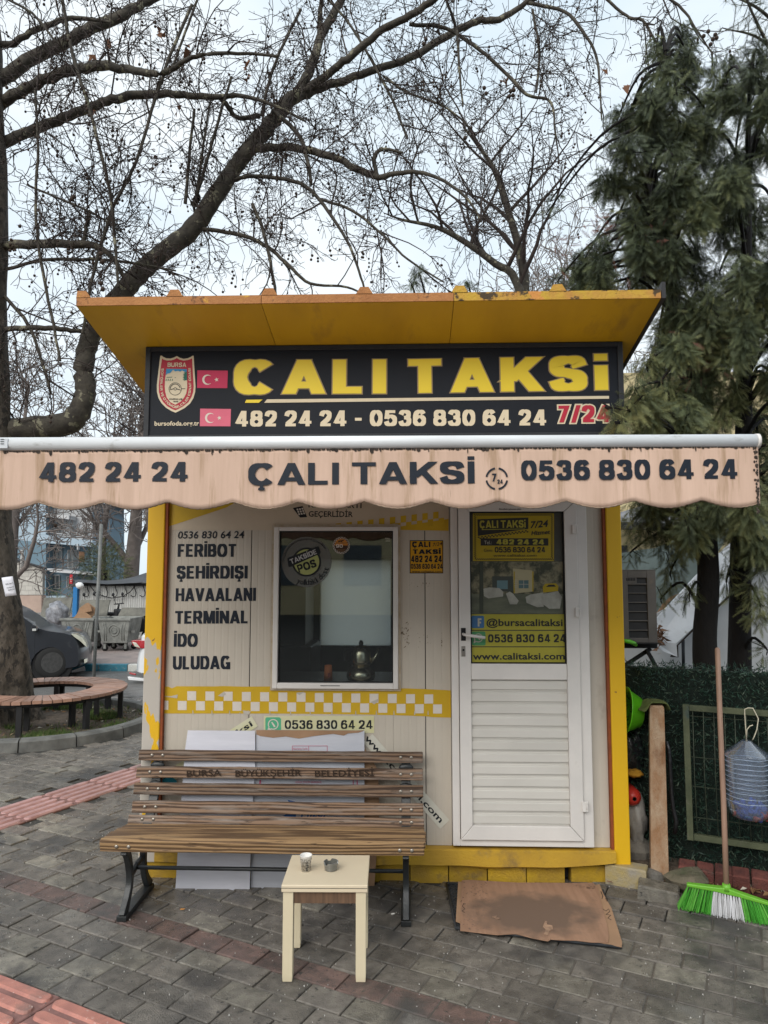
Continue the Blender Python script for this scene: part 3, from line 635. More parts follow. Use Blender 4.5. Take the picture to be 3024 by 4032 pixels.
def band(): 
    q = [(248,452),(262,440),(600,308),(618,312),(642,372),(636,392),(280,552),(262,548)]
    return MB().prism([at('B5', x, y, GY)+Vector((0,-.0048,0)) for x, y in q], (0,.001,0)).build('printed_band', m_blk2, window)
band()
hv('TAKSİDE','B5', 292, 518, 602, 392, 58, GY, m_lg, window, t=.22, proud=.0056, name='sticker_lettering')
hv('POS','B5', 385, 620, 600, 545, 95, GY, m_blk2, window, t=.24, proud=.0045, name='sticker_lettering')
pth = [at('B5', 475+262*math.cos(rad(a)), 490-262*math.sin(rad(a)), GY) for a in range(180, 28, -6)]
def soft_path(body, pts, h, m, parent, proud, name='sticker_lettering', off=.01):
    P = pts; L = [0]
    for a, b in zip(P, P[1:]): L.append(L[-1]+(b-a).length)
    W_ = [.34 if ch in ' il.,ı' else .58 for ch in body]; tot = sum(W_); k = L[-1]/tot; pos = 0; V = []; F = []
    for ch, wd in zip(body, W_):
        s_ = (pos+wd/2)*k; pos += wd
        if ch == ' ': continue
        i = max(j for j in range(len(L)-1) if L[j] <= s_+1e-9); f = (s_-L[i])/(L[i+1]-L[i]); p = P[i].lerp(P[i+1], f); u = (P[i+1]-P[i]).normalized()
        hw = wd*k*.42; o = soft(ch, None, 0,0,0,0,0,0, m, None, off=off, A=p-u*hw, B=p+u*hw, h=h, proud=proud)
        n0 = len(V); V += [v.co.copy() for v in o.data.vertices]; F += [tuple(q+n0 for q in p_.vertices) for p_ in o.data.polygons]; bpy.data.objects.remove(o)
    return MB().add(V, F).build(name, m, parent, fixn=False)
soft_path('Araçlarımızda kredi kartı geçerlidir.', pth, .013, m_blk2, window, .0025)
pth = [at('B5', 475+268*math.cos(rad(a)), 490-268*math.sin(rad(a)), GY) for a in range(243, 352, 6)]
pth = [at('B5', 475+275*math.cos(rad(a)), 490-275*math.sin(rad(a)), GY) for a in range(243, 348, 6)]
soft_path('yoldaki dost', pth, .032, m_blk2, window, .0025, off=.015)
# round orange badge with a checkered rim
m_orgp = flat('print_orange', (.62,.24,.04), r=.5); m_brn = flat('print_brown', (.06,.03,.02), r=.5)
disc('B5', 887, 294, 101, GY, m_pwh, window, .0015, 'round_badge'); disc('B5', 887, 294, 80, GY, m_brn, window, .0025, 'round_badge')
q = [(887+79*math.cos(rad(a)), 294-79*math.sin(rad(a))) for a in range(0, 181, 12)]+[(830,292),(887,292),(940,296)]
MB().prism([at('B5', x, y, GY)+Vector((0,-.0035,0)) for x, y in q], (0,.0006,0)).build('round_badge', m_orgp, window)
ck = []
for i in range(36):
    for k_ in (0, 1):
        if (i+k_) % 2: continue
        r0, r1 = 82+k_*8, 90+k_*8; a, b = rad(i*10), rad(i*10+10)
        ck.append([(887+r*math.cos(t), 294-r*math.sin(t)) for r, t in ((r0,a),(r1,a),(r1,b),(r0,b))])
many('B5', ck, GY, m_blk2, window, .0028, 'badge_check')
hv('90', 'B5', 822, 322, 905, 322, 42, GY, m_pwh, window, t=.2, proud=.004, name='badge_lettering')
MB().poly([at('B5', x, y, GY)+Vector((0,-.0042,0)) for x, y in ((850,240),(915,228),(918,240),(895,245),(900,256),(890,258),(880,250),(862,256),(850,258))]).build('badge_horse', m_brn, window, fixn=False)
many('B5', [[(820,262+i*0),(950,262),(950,270),(820,270)]]+[[(832+j*3,330+j*9),(942-j*5,330+j*9),(942-j*5,333+j*9),(832+j*3,333+j*9)] for j in range(1, 5)], GY, flat('print_tan', (.3,.17,.08)), window, .004, 'badge_print')
soft('BERKAY', 'B5', 1405, 216, 1468, 216, 12, GY, m_pwh, window, off=.015, name='glass_mark'); many('B5', [[(1412,228+9*i),(1466,228+9*i),(1466,230+9*i),(1412,230+9*i)] for i in range(3)], GY, m_pwh, window, .002, 'glass_mark')
# ---- printed banner above the window, checker bands, destinations
W_ = PY  # wall face
BY = W_-.0008
rectp('A6', 0,0,0,0, BY, mat('banner_cream', (.6,.5,.38), (.53,.44,.33), r=.45, scale=3), kiosk, .0008, 'banner', pts=[(190,-60),(1556,-60),(1556,172),(196,168)])
rectp('A6', 0,0,0,0, BY, m_pyel, kiosk, .002, 'banner_stripe', pts=[(192,-20),(620,-20),(480,60),(200,152)])
rectp('A6', 0,0,0,0, BY, m_pyel, kiosk, .002, 'banner_stripe', pts=[(1240,164),(1556,114),(1556,172),(1556,172.5),(1240,166)])
ck = []
for i in range(26):
    for r_ in range(2):
        if (i+r_) % 2: continue
        xa = 905+i*26.2; xb = xa+26.2
        def yy(x, q): return 196-(x-905)*.118 + q*33 - 46
        ya0, ya1, yb0, yb1 = yy(xa, r_-0.0), yy(xa, r_+1), yy(xb, r_-0.0), yy(xb, r_+1)
        q = [(xa, min(ya0,164)), (xb, min(yb0,164)), (xb, min(yb1,164)), (xa, min(ya1,164))]
        if q[0][1] >= q[3][1]-1 : continue
        if xb > 1556: continue
        ck.append(q)
many('A6', ck, BY, m_pyel, kiosk, .0022, 'banner_check')
soft('KREDİ KARTI', 'A6', 878, 58, 1135, 62, 26, BY, m_blk2, kiosk, off=.02, name='banner_lettering'); soft('GEÇERLİDİR', 'A6', 879, 103, 1093, 105, 26, BY, m_blk2, kiosk, off=.02, name='banner_lettering')
many('A6', [[(802,62),(850,52),(872,106),(838,108)]], BY, m_blk2, kiosk, .002, 'banner_pictogram')
many('A6', [[(820+12*i+4*j, 66+11*j-2*i),(828+12*i+4*j, 65+11*j-2*i),(831+12*i+4*j, 73+11*j-2*i),(823+12*i+4*j, 74+11*j-2*i)] for i in range(3) for j in range(3)], BY, m_pwh, kiosk, .003, 'banner_pictogram')
# vinyl field under the banner (slightly different cream)
rows = [('0536 830 64 24', 245, 209, 566, 207, 34, 1), ('FERİBOT', 245, 298, 530, 298, 62, 0), ('ŞEHİRDIŞI', 240, 404, 584, 403, 62, 0), ('HAVAALANI', 235, 513, 624, 511, 63, 0),
        ('TERMİNAL', 230, 622, 588, 620, 62, 0), ('İDO', 226, 733, 342, 733, 63, 0), ('ULUDAG', 222, 843, 500, 841, 64, 0)]
for tx, xa, ya, xb, yb, hp, sl in rows:
    if sl: soft(tx, 'A6', xa, ya, xb, yb, hp, W_, m_navy, kiosk, off=.018, slant=.12, name='destination_lettering', proud=.002)
    else: hv(tx, 'A6', xa, ya, xb, yb, hp, W_, m_navy, kiosk, t=.3, hk=.58, track=.07, name='destination_lettering')
# lower checker band
m_pay = mat('print_yellow_worn', (.6,.38,.015), (.53,.33,.012), r=.45, scale=4, dirt=[((.5,.45,.38), 17, .72, .02)])
edge_t = [(160,925)]; edge_b = []
pts = [(162,925),(200,926),(218,934),(240,924),(420,925),(470,923),(560,926),(700,925),(900,928),(1100,932),(1300,936),(1340,934),(1452,938),(1566,944),(1568,1076),(1480,1074),(1452,1070),(1300,1064),(1100,1060),(900,1058),(700,1056),(560,1056),(430,1056),(300,1056),(164,1056)]
rectp('A6', 0,0,0,0, W_, m_pay, kiosk, .0012, 'checker_band', pts=pts)
ck = []; 
for i in range(16):
    x = 292+88.2*i; yo = i*1.2
    if x < 1540: ck.append([(x,948+yo),(x+43,948+yo),(x+43,992+yo),(x,992+yo)])
    x = 158+88.2*i
    ck.append([(x,994+yo*1),(x+43,994+yo),(x+43,1038+yo),(x,1038+yo)])
many('A6', [q for q in ck if q[1][0] < 1568], W_, m_pwh, kiosk, .002, 'checker_square')
# chip marks in the band
m_chip = flat('chipped_vinyl', (.5,.46,.4))
many('A6', [[(150,970),(212,972),(246,964),(244,982)], [(440,970),(470,950),(480,962),(462,975)], [(560,1040),(600,1046),(590,1060),(566,1058)], [(1180,1000),(1215,985),(1216,996),(1196,1012)], [(820,955),(860,950),(836,966),(824,962)]], W_, m_chip, kiosk, .0028, 'chipped_mark')
for i, x in enumerate((318,410,495,585,690,790,885,990,1105,1205,1290,1390,1455)): many('A6', [[(x,1040+i*.5),(x+3,1040),(x+5,1062),(x-1,1062)]], W_, m_chip, kiosk, .0027, 'chipped_mark')
# phone sticker right of the window
stk = rectp('A6', 1368,218,1530,378, W_, flat('print_black_rim', (.02,.02,.02)), kiosk, .001, 'small_sticker', label='yellow sticker with the taxi numbers right of the window')
rectp('A6', 1372,222,1526,374, W_, flat('print_amber', (.65,.33,.01), r=.35), kiosk, .002, 'sticker_face')
hv('ÇALI','A6',1380,251,1468,251,26,W_,m_blk2,kiosk,t=.27,proud=.003,name='sticker_lettering'); soft('7/24','A6',1478,248,1524,242,16,W_,m_blk2,kiosk,off=.01,slant=.3,proud=.003,name='sticker_lettering')
hv('TAKSİ','A6',1382,284,1518,284,22,W_,m_blk2,kiosk,t=.3,proud=.003,name='sticker_lettering'); hv('482 24 24','A6',1374,324,1524,324,32,W_,m_blk2,kiosk,t=.24,proud=.003,name='sticker_lettering')
hv('0536 830 64 24','A6',1374,356,1526,356,24,W_,m_blk2,kiosk,t=.22,proud=.003,name='sticker_lettering'); soft('www.calitaksi.com','A6',1378,373,1522,373,9,W_,m_blk2,kiosk,off=.012,proud=.003,name='sticker_lettering')
# lower phone sticker and torn address strips
m_py2 = mat('sticker_pale_yellow', (.6,.57,.28), (.62,.6,.45), r=.5, scale=6)
rectp('A6', 664,1068,1196,1136, W_, m_py2, kiosk, .0022, 'phone_sticker', pts=[(664,1068),(1196,1068),(1196,1150),(662,1150)])
m_wag = flat('print_green', (.1,.42,.24), r=.4)
rectp('A6', 0,0,0,0, W_, m_wag, kiosk, .003, 'sticker_logo', pts=[(676,1074),(738,1074),(746,1082),(746,1140),(670,1140),(670,1080)])
def ringq(c, cx, cy, r0, r1, a0, a1, n=16, sy=1):
    return [[(cx+r*math.cos(rad(t)), cy-sy*r*math.sin(rad(t))) for r, t in ((r0, a0+(a1-a0)*i/n), (r1, a0+(a1-a0)*i/n), (r1, a0+(a1-a0)*(i+1)/n), (r0, a0+(a1-a0)*(i+1)/n))] for i in range(n)]
many('A6', ringq('A6', 708, 1108, 21, 26, -120, 215)+[[(684,1122),(692,1126),(700,1134),(680,1138)]]+[[(698,1098),(704,1096),(720,1118),(712,1122)]], W_, m_pwh, kiosk, .0038, 'sticker_logo')
hv('0536 830 64 24','A6',764,1130,1188,1130,42,W_,m_blk2,kiosk,t=.19,track=.12,proud=.0034,name='sticker_lettering')
def strip_st(c, a, b, hw, body, label, m=None, fa=.03, fb=.97, off=.02):
    A, B = at(c, *a, W_), at(c, *b, W_); u = (B-A).normalized(); v = Vector((-u.z,0,u.x)); v = v if v.z > 0 else -v; k = (at(c, a[0], a[1]-hw, W_)-A).length
    MB().prism([A-v*k+Vector((0,-.0032,0)), B-v*k+Vector((0,-.0032,0)), B+v*k+Vector((0,-.0032,0)), A+v*k+Vector((0,-.0032,0))], (0,.0008,0)).build('address_strip', m or m_py2, kiosk, label=label)
    soft(body, None,0,0,0,0,0,0, m_blk2, kiosk, off=off, A=A.lerp(B, fa)-v*k*.45, B=A.lerp(B, fb)-v*k*.45, h=k*.95, proud=.0042, name='strip_lettering')
strip_st('C3', (1242,150), (1602,552), 30, 'www.calitaksi.com', 'white strip with the web address stuck on at a slant', flat('sticker_cream', (.6,.58,.5)), -.02, .96)
strip_st('C3', (250,372), (715,70), 28, '@bursacalitaksi', 'pale yellow strip slanting up behind the cardboard')
many('C3', ringq('C3', 315, 355, 0.1, 38, 0, 360, 20, .6), W_, flat('print_teal', (.03,.3,.4)), kiosk, .005, 'sticker_logo')
# scuffs on the wall
m_scuff = flat('scuff', (.2,.15,.1), r=.8)
def scuff(c, n, cx, cy, sx, sy, s0, s1):
    qs = []
    for _ in range(n):
        x, y = random.gauss(cx, sx), random.gauss(cy, sy); a = random.uniform(0, 3.14); l = random.uniform(s0, s1); w2 = l*random.uniform(.12,.35)
        qs.append([(x+l*math.cos(a), y+l*math.sin(a)), (x-w2*math.sin(a), y+w2*math.cos(a)), (x-l*math.cos(a)*.7, y-l*math.sin(a)*.9), (x+w2*math.sin(a), y-w2*math.cos(a))])
    many(c, qs, W_, m_scuff, kiosk, .0022, 'scuff_mark')
scuff('A6', 26, 1352, 662, 10, 26, 3, 11); scuff('A6', 12, 1425, 690, 35, 20, 2, 7); scuff('A6', 7, 1525, 700, 3, 20, 2, 8); scuff('A6', 8, 660, 470, 30, 200, 1.5, 4); scuff('A6', 10, 1400, 430, 30, 6, 2, 6)
# ---- door
door = MB()
ox0, ox1, oz0, oz1 = DX0+.002, DX1-.002, .2, DZ1-.002
for (a, b, c_, d_) in ((ox0, ox0+.04, oz0, oz1), (ox1-.055, ox1, oz0, oz1), (ox0+.04, ox1-.055, oz0, oz0+.035), (ox0+.04, ox1-.055, oz1-.04, oz1)): door.box(a, b, -.012, PY+.04, c_, d_)
door = door.build('door', m_wht, kiosk, bevel=.003, label='white door with a glazed upper half and ribbed lower panel')
lx0, lx1, lz0, lz1 = ox0+.043, ox1-.058, oz0+.038, oz1-.043
PX0, PX1 = lx0+.077, lx1-.1; pz_t, pz_m, pz_mb, pz_b = at('A7', 182, 83, 0).z, at('A7', 192, 828, 0).z, at('A7', 192, 906, 0).z, at('B1', 388, 597, 0).z
PX0 = at('A7', 187, 400, 0).x; PX1 = at('A7', 653, 400, 0).x
lf = MB()
def mitre(mb, x0, x1, z0, z1, a0, a1, b0, b1, y0, y1):
    for q in ([(x0,z0),(a0,b0),(a0,b1),(x0,z1)], [(x1,z0),(x1,z1),(a1,b1),(a1,b0)], [(x0,z0),(x1,z0),(a1,b0),(a0,b0)], [(x0,z1),(a0,b1),(a1,b1),(x1,z1)]):
        c0 = Vector((sum(p[0] for p in q)/4, 0, sum(p[1] for p in q)/4)); q2 = []
        for p in q: d_ = (c0-Vector((p[0],0,p[1]))).normalized()*.0011; q2.append((p[0]+d_.x, y0, p[1]+d_.z))
        mb.prism(q2, (0, y1-y0, 0))
mitre(lf, lx0, lx1, lz0, lz1, PX0, PX1, pz_b, pz_t, -.03, .02); lf.build('door_leaf_frame', m_wht, door, bevel=.0025)
MB().box(PX0+.001, PX1-.001, -.026, .02, pz_mb, pz_m).build('middle_rail', m_wht, door, bevel=.003)
gk = MB()
for (a, b, c_, d_) in ((PX0, PX0+.007, pz_m, pz_t), (PX1-.007, PX1, pz_m, pz_t), (PX0+.007, PX1-.007, pz_m, pz_m+.006), (PX0+.007, PX1-.007, pz_t-.007, pz_t)): gk.box(a, b, -.02, .01, c_, d_)
gk.build('gasket', m_black, door)
m_post = mat('poster_dark', (.07,.07,.055), (.05,.052,.045), r=.25, spec=.5)
MB().box(PX0+.005, PX1-.005, -.004, .004, pz_m+.004, pz_t-.005).build('glass', m_post, door)
ns = 12; hgt = (pz_mb-pz_b)/ns
for i in range(ns):
    z = pz_b+i*hgt
    mb = MB(); q = [(-.008,z+.001),(-.008,z+hgt*.14),(-.017,z+hgt*.18),(-.017,z+hgt*.78),(-.014,z+hgt*.82),(-.014,z+hgt*.86),(-.006,z+hgt*.89),(-.006,z+hgt-.0005),(.01,z+hgt-.0005),(.01,z+.001)]
    mb.prism([(PX0+.001, y, zz) for y, zz in q], (PX1-PX0-.002, 0, 0)).build('slat', m_wht2, door)
# handle, lock, hinges
dy = -.03
hp_ = at('A7', 156, 686, dy); MB().cbox(-.013,.013,-.035,.035,0,.008,.004, Matrix.Translation(hp_) @ Matrix.Rotation(rad(90), 4, 'X')).build('handle_plate', m_black, door)
h0 = hp_+Vector((-.002,-.012,.002)); h1 = at('A7', 262, 703, -.07)
MB().tube([h0+Vector((0,.01,0)), h0+Vector((.002,-.035,0)), h0+Vector((.02,-.05,-.002)), h1], [.0075,.0075,.0085,.0085], 10).build('handle', m_wht, door)
lk = at('A7', 156, 770, dy); m_met = mat('worn_metal', (.35,.33,.3), (.22,.2,.18), r=.45, metal=.8, scale=30)
MB().cbox(-.011,.011,-.028,.028,0,.004,.002, Matrix.Translation(lk) @ Matrix.Rotation(rad(90), 4, 'X')).build('lock_plate', m_met, door); MB().tube([lk+Vector((0,-.003,.008)), lk+Vector((0,-.008,.008))], .006, 10).build('keyhole', m_black, door)
for (xx, yy_) in ((706,168),(722,577)): 
    p = at('A7', xx, yy_, dy); h_ = MB().box(p.x-.016, p.x+.004, dy-.01, dy, p.z-.026, p.z+.026).box(p.x+.0045, p.x+.016, dy-.007, dy+.004, p.z-.026, p.z-.012).box(p.x+.0045, p.x+.016, dy-.007, dy+.004, p.z+.012, p.z+.026).box(p.x+.0045, p.x+.014, dy-.012, dy+.004, p.z-.0115, p.z+.0115)
    h_.build('hinge', m_wht, door, bevel=.0015)
p = at('B1', 868, 522, dy); MB().box(p.x-.016, p.x+.004, dy-.01, dy, p.z-.026, p.z+.026).box(p.x+.0045, p.x+.014, dy-.012, dy+.004, p.z-.011, p.z+.011).box(p.x+.0045, p.x+.016, dy-.007, dy+.004, p.z+.0115, p.z+.026).box(p.x+.0045, p.x+.016, dy-.007, dy+.004, p.z-.026, p.z-.0115).build('hinge', m_wht, door, bevel=.0015)
soft('Bismillahirrahmanirrahim', 'A7', 331, 73, 440, 73, 9, -.03, m_blk2, door, off=.01, slant=.3, name='door_lettering', proud=.001)
# posters on the glass
DY = -.004
m_dy = flat('poster_yellow', (.42,.31,.02), r=.35); m_dy2 = flat('poster_yellow_green', (.4,.36,.05), r=.35); m_dk = flat('poster_black', (.03,.03,.028), r=.4); m_dt = flat('poster_lettering', (.025,.027,.03), r=.4); m_dw = flat('poster_white', (.45,.43,.36), r=.4)
def dp(x0_, y0_, x1_, y1_, m, th, name='poster_field', pts=None): return rectp('B6', x0_, y0_, x1_, y1_, DY, m, door, th, name, pts=pts)
dp(212,108,1040,594, m_dy, .0012, 'taxi_poster')
ck = []
def edge_ck(x0_, y0_, x1_, y1_, nx, ny, horiz):
    w2 = (x1_-x0_)/nx; h2 = (y1_-y0_)/ny
    for i in range(nx):
        for j in range(ny):
            if (i+j) % 2 == 0: ck.append([(x0_+i*w2, y0_+j*h2), (x0_+(i+1)*w2, y0_+j*h2), (x0_+(i+1)*w2, y0_+(j+1)*h2), (x0_+i*w2, y0_+(j+1)*h2)])
edge_ck(224,114,1024,132,80,2,1); edge_ck(232,566,1038,584,80,2,1); edge_ck(226,134,246,564,2,42,0); edge_ck(1008,134,1028,564,2,42,0)
many('B6', ck, DY, m_dk, door, .0018, 'poster_check')
dp(0,0,0,0, m_dk, .0022, 'poster_block', [(258,168),(778,150),(778,266),(262,338)])
hv('ÇALI TAKSi', 'B6', 282, 258, 752, 252, 76, DY, m_dy2, door, t=.24, hk=.75, proud=.0028, name='poster_lettering')
dp(0,0,0,0, m_dy2, .0026, 'poster_rule', [(305,270),(745,264),(745,269),(305,277)])
ck = []
for i in range(30):
    for j in range(2):
        if (i+j) % 2 == 0:
            xa = 262+i*17.2; yb_ = 346-i*2.35+j*13; ck.append([(xa,yb_),(xa+17.2,yb_-2.35),(xa+17.2,yb_+10.6),(xa,yb_+13)])
many('B6', ck, DY, m_dk, door, .0022, 'poster_check')
soft('7/24','B6',796,258,975,242,66,DY,m_dt,door,off=.03,slant=.25,name='poster_lettering',proud=.0028); soft('Hizmet','B6',808,330,998,316,42,DY,m_dt,door,off=.028,slant=.22,name='poster_lettering',proud=.0028)
dp(292,362,982,436, m_dk, .0022, 'poster_block'); soft('Tel.:','B6',328,422,402,422,36,DY,m_dw,door,off=.0,name='poster_lettering',proud=.0032); hv('482 24 24','B6',450,424,940,426,52,DY,m_dy2,door,t=.25,proud=.0032,name='poster_lettering')
soft('Gsm:','B6',325,500,412,500,32,DY,m_dt,door,off=.0,name='poster_lettering',proud=.0028); hv('0536 830 64 24','B6',436,506,950,506,56,DY,m_dt,door,t=.19,hk=.85,track=.1,name='poster_lettering',proud=.0028); soft('www.calitaksi.com','B6',420,550,862,548,26,DY,m_dt,door,off=.008,name='poster_lettering',proud=.0028)
# the printed photograph of the kiosk in snow
m_ph = mat('poster_photo', (.24,.22,.14), (.05,.055,.035), r=.35, scale=22, det=8, lo=.42, hi=.6); m_ph2 = mat('poster_photo_ground', (.16,.17,.12), (.08,.09,.065), r=.35, scale=14, stretch=(.4,1,1.6), dirt=((.4,.4,.32), 9, .6, .06))
dp(0,0,0,0, m_ph, .0006, 'poster_photo', [(176,600),(1128,600),(1134,1132),(190,1132)]); dp(190,930,1134,1130, m_ph2, .0012, 'poster_photo')
dp(410,750,625,905, flat('photo_shade', (.07,.08,.07)), .0016, 'poster_photo'); dp(458,792,568,880, flat('photo_blue', (.14,.24,.27)), .002, 'poster_photo')
dp(0,0,0,0, flat('photo_cream', (.42,.38,.24)), .002, 'poster_photo', [(620,670),(818,690),(826,905),(628,925)]); dp(628,700,640,920, m_dy, .0024, 'poster_photo'); dp(818,700,830,905, m_dy, .0024, 'poster_photo')
dp(680,790,780,872, flat('photo_pane', (.1,.17,.18)), .0026, 'poster_photo'); many('B6', [[(728,790),(733,790),(733,872),(728,872)], [(680,828),(780,828),(780,833),(680,833)]]+[[(636,785+18*i),(668,785+18*i),(668,790+18*i),(636,790+18*i)] for i in range(5)], DY, m_dw, door, .003, 'poster_photo')
for q in ([(320,875),(380,862),(480,870),(520,905),(520,955),(370,975),(325,950)], [(550,925),(590,905),(620,925),(680,1000),(660,1035),(590,1035)], [(750,960),(800,935),(930,915),(935,1060),(870,1065),(760,1020)], [(930,930),(1080,900),(1120,960),(1100,1080),(990,1080),(935,1040)]):
    dp(0,0,0,0, mat('photo_snow', (.42,.42,.37), (.3,.3,.26), r=.4, scale=20), .0028, 'poster_photo', q)
dp(0,0,0,0, m_dy, .0028, 'poster_photo', [(925,860),(950,825),(1060,820),(1085,850),(1080,900),(930,915)]); dp(0,0,0,0, m_dk, .0032, 'poster_photo', [(955,858),(985,836),(1040,834),(1060,855)])
dp(280,600,318,1130, flat('photo_trunk', (.06,.07,.055)), .003, 'poster_photo')
# social rows
for (ya, yb_) in ((1136,1296),(1306,1464),(1474,1626)): dp(0,0,0,0, m_dy2, .0014, 'poster_row', [(190+ya*.004,ya),(1138+ya*.008,ya),(1140+ya*.009,yb_),(192+ya*.004,yb_)])
dp(0,0,0,0, flat('print_blue', (.06,.16,.33), r=.3), .0022, 'logo_tile', [(208,1152),(316,1152),(326,1162),(328,1268),(318,1278),(210,1278),(200,1268),(198,1162)])
hv('F','B6',262,1262,306,1262,84,DY,m_dw,door,t=.3,hk=.7,proud=.003,name='logo_mark')
dp(0,0,0,0, flat('print_green2', (.08,.27,.12), r=.3), .0022, 'logo_tile', [(208,1312),(330,1312),(340,1322),(342,1445),(330,1456),(214,1456),(203,1445),(200,1322)])
many('B6', ringq('B6', 268, 1378, 36, 46, -125, 215, 20)+[[(222,1405),(234,1400),(248,1420),(218,1432)], [(250,1362),(260,1356),(290,1392),(278,1400)]], DY, m_dw, door, .003, 'logo_mark')
soft('@bursacalitaksi','B6',350,1254,1128,1256,70,DY,m_dt,door,off=.022,name='poster_lettering',proud=.0028); hv('0536 830 64 24','B6',368,1424,1160,1422,82,DY,m_dt,door,t=.2,hk=.85,track=.14,name='poster_lettering',proud=.0028); soft('www.calitaksi.com','B6',212,1598,1150,1596,66,DY,m_dt,door,off=.024,name='poster_lettering',proud=.0028)
# ---- roof: three sandwich panels sloping down to the rear
SL = math.tan(rad(12.4)); ry0, rz0 = -.5, 3.075
def rz(y): return rz0-(y-ry0)*SL
m_foam = mat('roof_edge', (.42,.19,.065), (.31,.13,.045), r=.8, scale=5, bump=.5, bscale=60, dirt=[((.12,.06,.03), 9, .6, .05), ((.55,.3,.05), 4, .6, .03)]); m_foamY = mat('roof_edge_yellow', (.5,.34,.03), (.42,.2,.05), r=.8, scale=7, bump=.6, bscale=60, dirt=[((.06,.04,.02), 11, .52, .05), ((.55,.24,.06), 3, .6, .02)])
m_top = mat('roof_top', (.45,.26,.05), (.3,.2,.06), r=.6, scale=3)
roof = MB().box(-1.3,1.28,.1,2.2,2.7,2.74).build('roof', m_sof, kiosk)
xs = [-1.595,-.62,.375,1.425]
for i in range(3):
    xa, xb = xs[i]+.0015, xs[i+1]-.0015; mb = MB(); prof = []
    ribs = [(-1.575,),(-1.07,),(-.585,),(-.085,),(.41,),(.915,)]
    y0_, y1_ = ry0, 2.55
    mb.add([(xa,y0_,rz(y0_)),(xb,y0_,rz(y0_)),(xb,y1_,rz(y1_)),(xa,y1_,rz(y1_)),(xa,y0_,rz(y0_)+.042),(xb,y0_,rz(y0_)+.042),(xb,y1_,rz(y1_)+.042),(xa,y1_,rz(y1_)+.042)], [(0,3,2,1),(4,5,6,7),(0,1,5,4),(1,2,6,5),(2,3,7,6),(3,0,4,7)])
    mb.build('roof_panel', m_sof, roof)
    MB().box(xa, xb, ry0-.006, ry0-.0005, rz0+.002, rz0+.046).build('panel_edge', m_foam if i < 2 else m_foamY, roof)
for i, xr in enumerate((-1.575,-1.075,-.58,-.085,.405,.905)):
    q = [(xr-.045,.043),(xr+.045,.043),(xr+.022,.082),(xr-.022,.082)] if i else [(xr-.02,.043),(xr+.06,.043),(xr+.03,.082),(xr-.015,.082)]
    MB().prism([(a, ry0-.006, rz0+b) for a, b in q], (0, 3.05, -3.05*SL)).build('roof_rib', m_foam if i < 4 else m_foamY, roof)
m_flash = flat('dark_flashing', (.03,.03,.032), r=.5)
MB().prism([(1.427,ry0-.01,rz0+.0),(1.447,ry0-.01,rz0+.0),(1.447,ry0-.01,rz0+.085),(1.427,ry0-.01,rz0+.085)], (0,3.05,-3.05*SL)).build('side_flashing', m_flash, roof)
# upper front fascia between wall and roof
MB().box(x0+.1, x1-.085, .04, .09, 2.9, 2.955).build('fascia', m_sof, kiosk)
MB().prism([(x0,.1,.12),(x0,2.3,.12),(x0,2.3,2.46),(x0,.1,2.94)], (.009,0,0)).build('side_cladding', m_yel, kiosk); MB().prism([(x1-.009,.1,.12),(x1-.009,2.3,.12),(x1-.009,2.3,2.46),(x1-.009,.1,2.94)], (.009,0,0)).build('side_cladding', m_yel, kiosk)
# ------------------------------------------------------------------ sign box on the kiosk
SY = -.1
m_sgn = mat('sign_navy', (.007,.01,.018), (.005,.008,.013), spec=.25, r=.55, scale=3, bump=.15, bscale=3, wave=(90,0,1,'Z')); m_fr = mat('sign_frame', (.018,.022,.028), (.012,.014,.018), r=.55, scale=30, dirt=[((.08,.08,.075), 30, .75, .05)])
m_sy = mat('sign_yellow', (.78,.62,.03), (.74,.55,.025), r=.45, scale=3, wave=(80,0,1,'Z'), lo=.1, hi=.9); m_scr = flat('sign_cream', (.66,.58,.42), r=.5); m_srim = flat('sign_rim', (.3,.22,.12), r=.5)
m_red = flat('emblem_red', (.42,.02,.045), r=.5); m_flag = flat('flag_red', (.5,.025,.09), r=.5); m_flag2 = flat('flag_faded', (.62,.13,.2), r=.5)
sign = thing('sign_box', 'black sign box with big yellow letters across the kiosk front under the roof', 'sign', (0,SY,2.47))
X0s, X1s, Z0s, Z1s = -1.372, 1.347, 2.44, 2.985
MB().box(X0s+.02, X1s-.02, SY+.004, -.003, Z0s+.02, Z1s-.02).build('face', m_sgn, sign)
fr = MB()
for a, b, c_, d_ in ((X0s,X0s+.03,Z0s,Z1s),(X1s-.03,X1s,Z0s,Z1s),(X0s+.03,X1s-.03,Z1s-.028,Z1s),(X0s+.03,X1s-.03,Z0s,Z0s+.03)): fr.box(a, b, SY-.006, -.004, c_, d_)
fr.build('frame', m_fr, sign, bevel=.003)
F = SY+.004
mp_ = dict(proud=.0015); 
def two(body, c0, xa, ya, c1, xb, yb, hp, m, **k):
    A, B = at(c0, xa, ya, F), at(c1, xb, yb, F); h = at(c0, xa, ya-hp, F).z-A.z; return heavy(body, A, B, h, m, sign, **k)
kw = dict(t=.3, hk=.66, track=.17)
for body, a, b in (('ÇALI', ('A3',797,500), ('A3',1460,497)), ('TAKSi', ('A3',1549,496), ('A4',974,474))):
    # the printed cedilla is a separate bar below, so the word is set with a plain C
    body = body.replace('Ç', 'C')
    two(body, *a, *b, 147, m_srim, grow=.028, proud=.001, name='letter_outline', **kw); two(body, *a, *b, 147, m_sy, proud=.0035, name='lettering', **kw)
rectp('A3',0,0,0,0,F,m_sy,sign,.0035,'underline',pts=[(852,525),(922,524),(906,538),(846,538)])
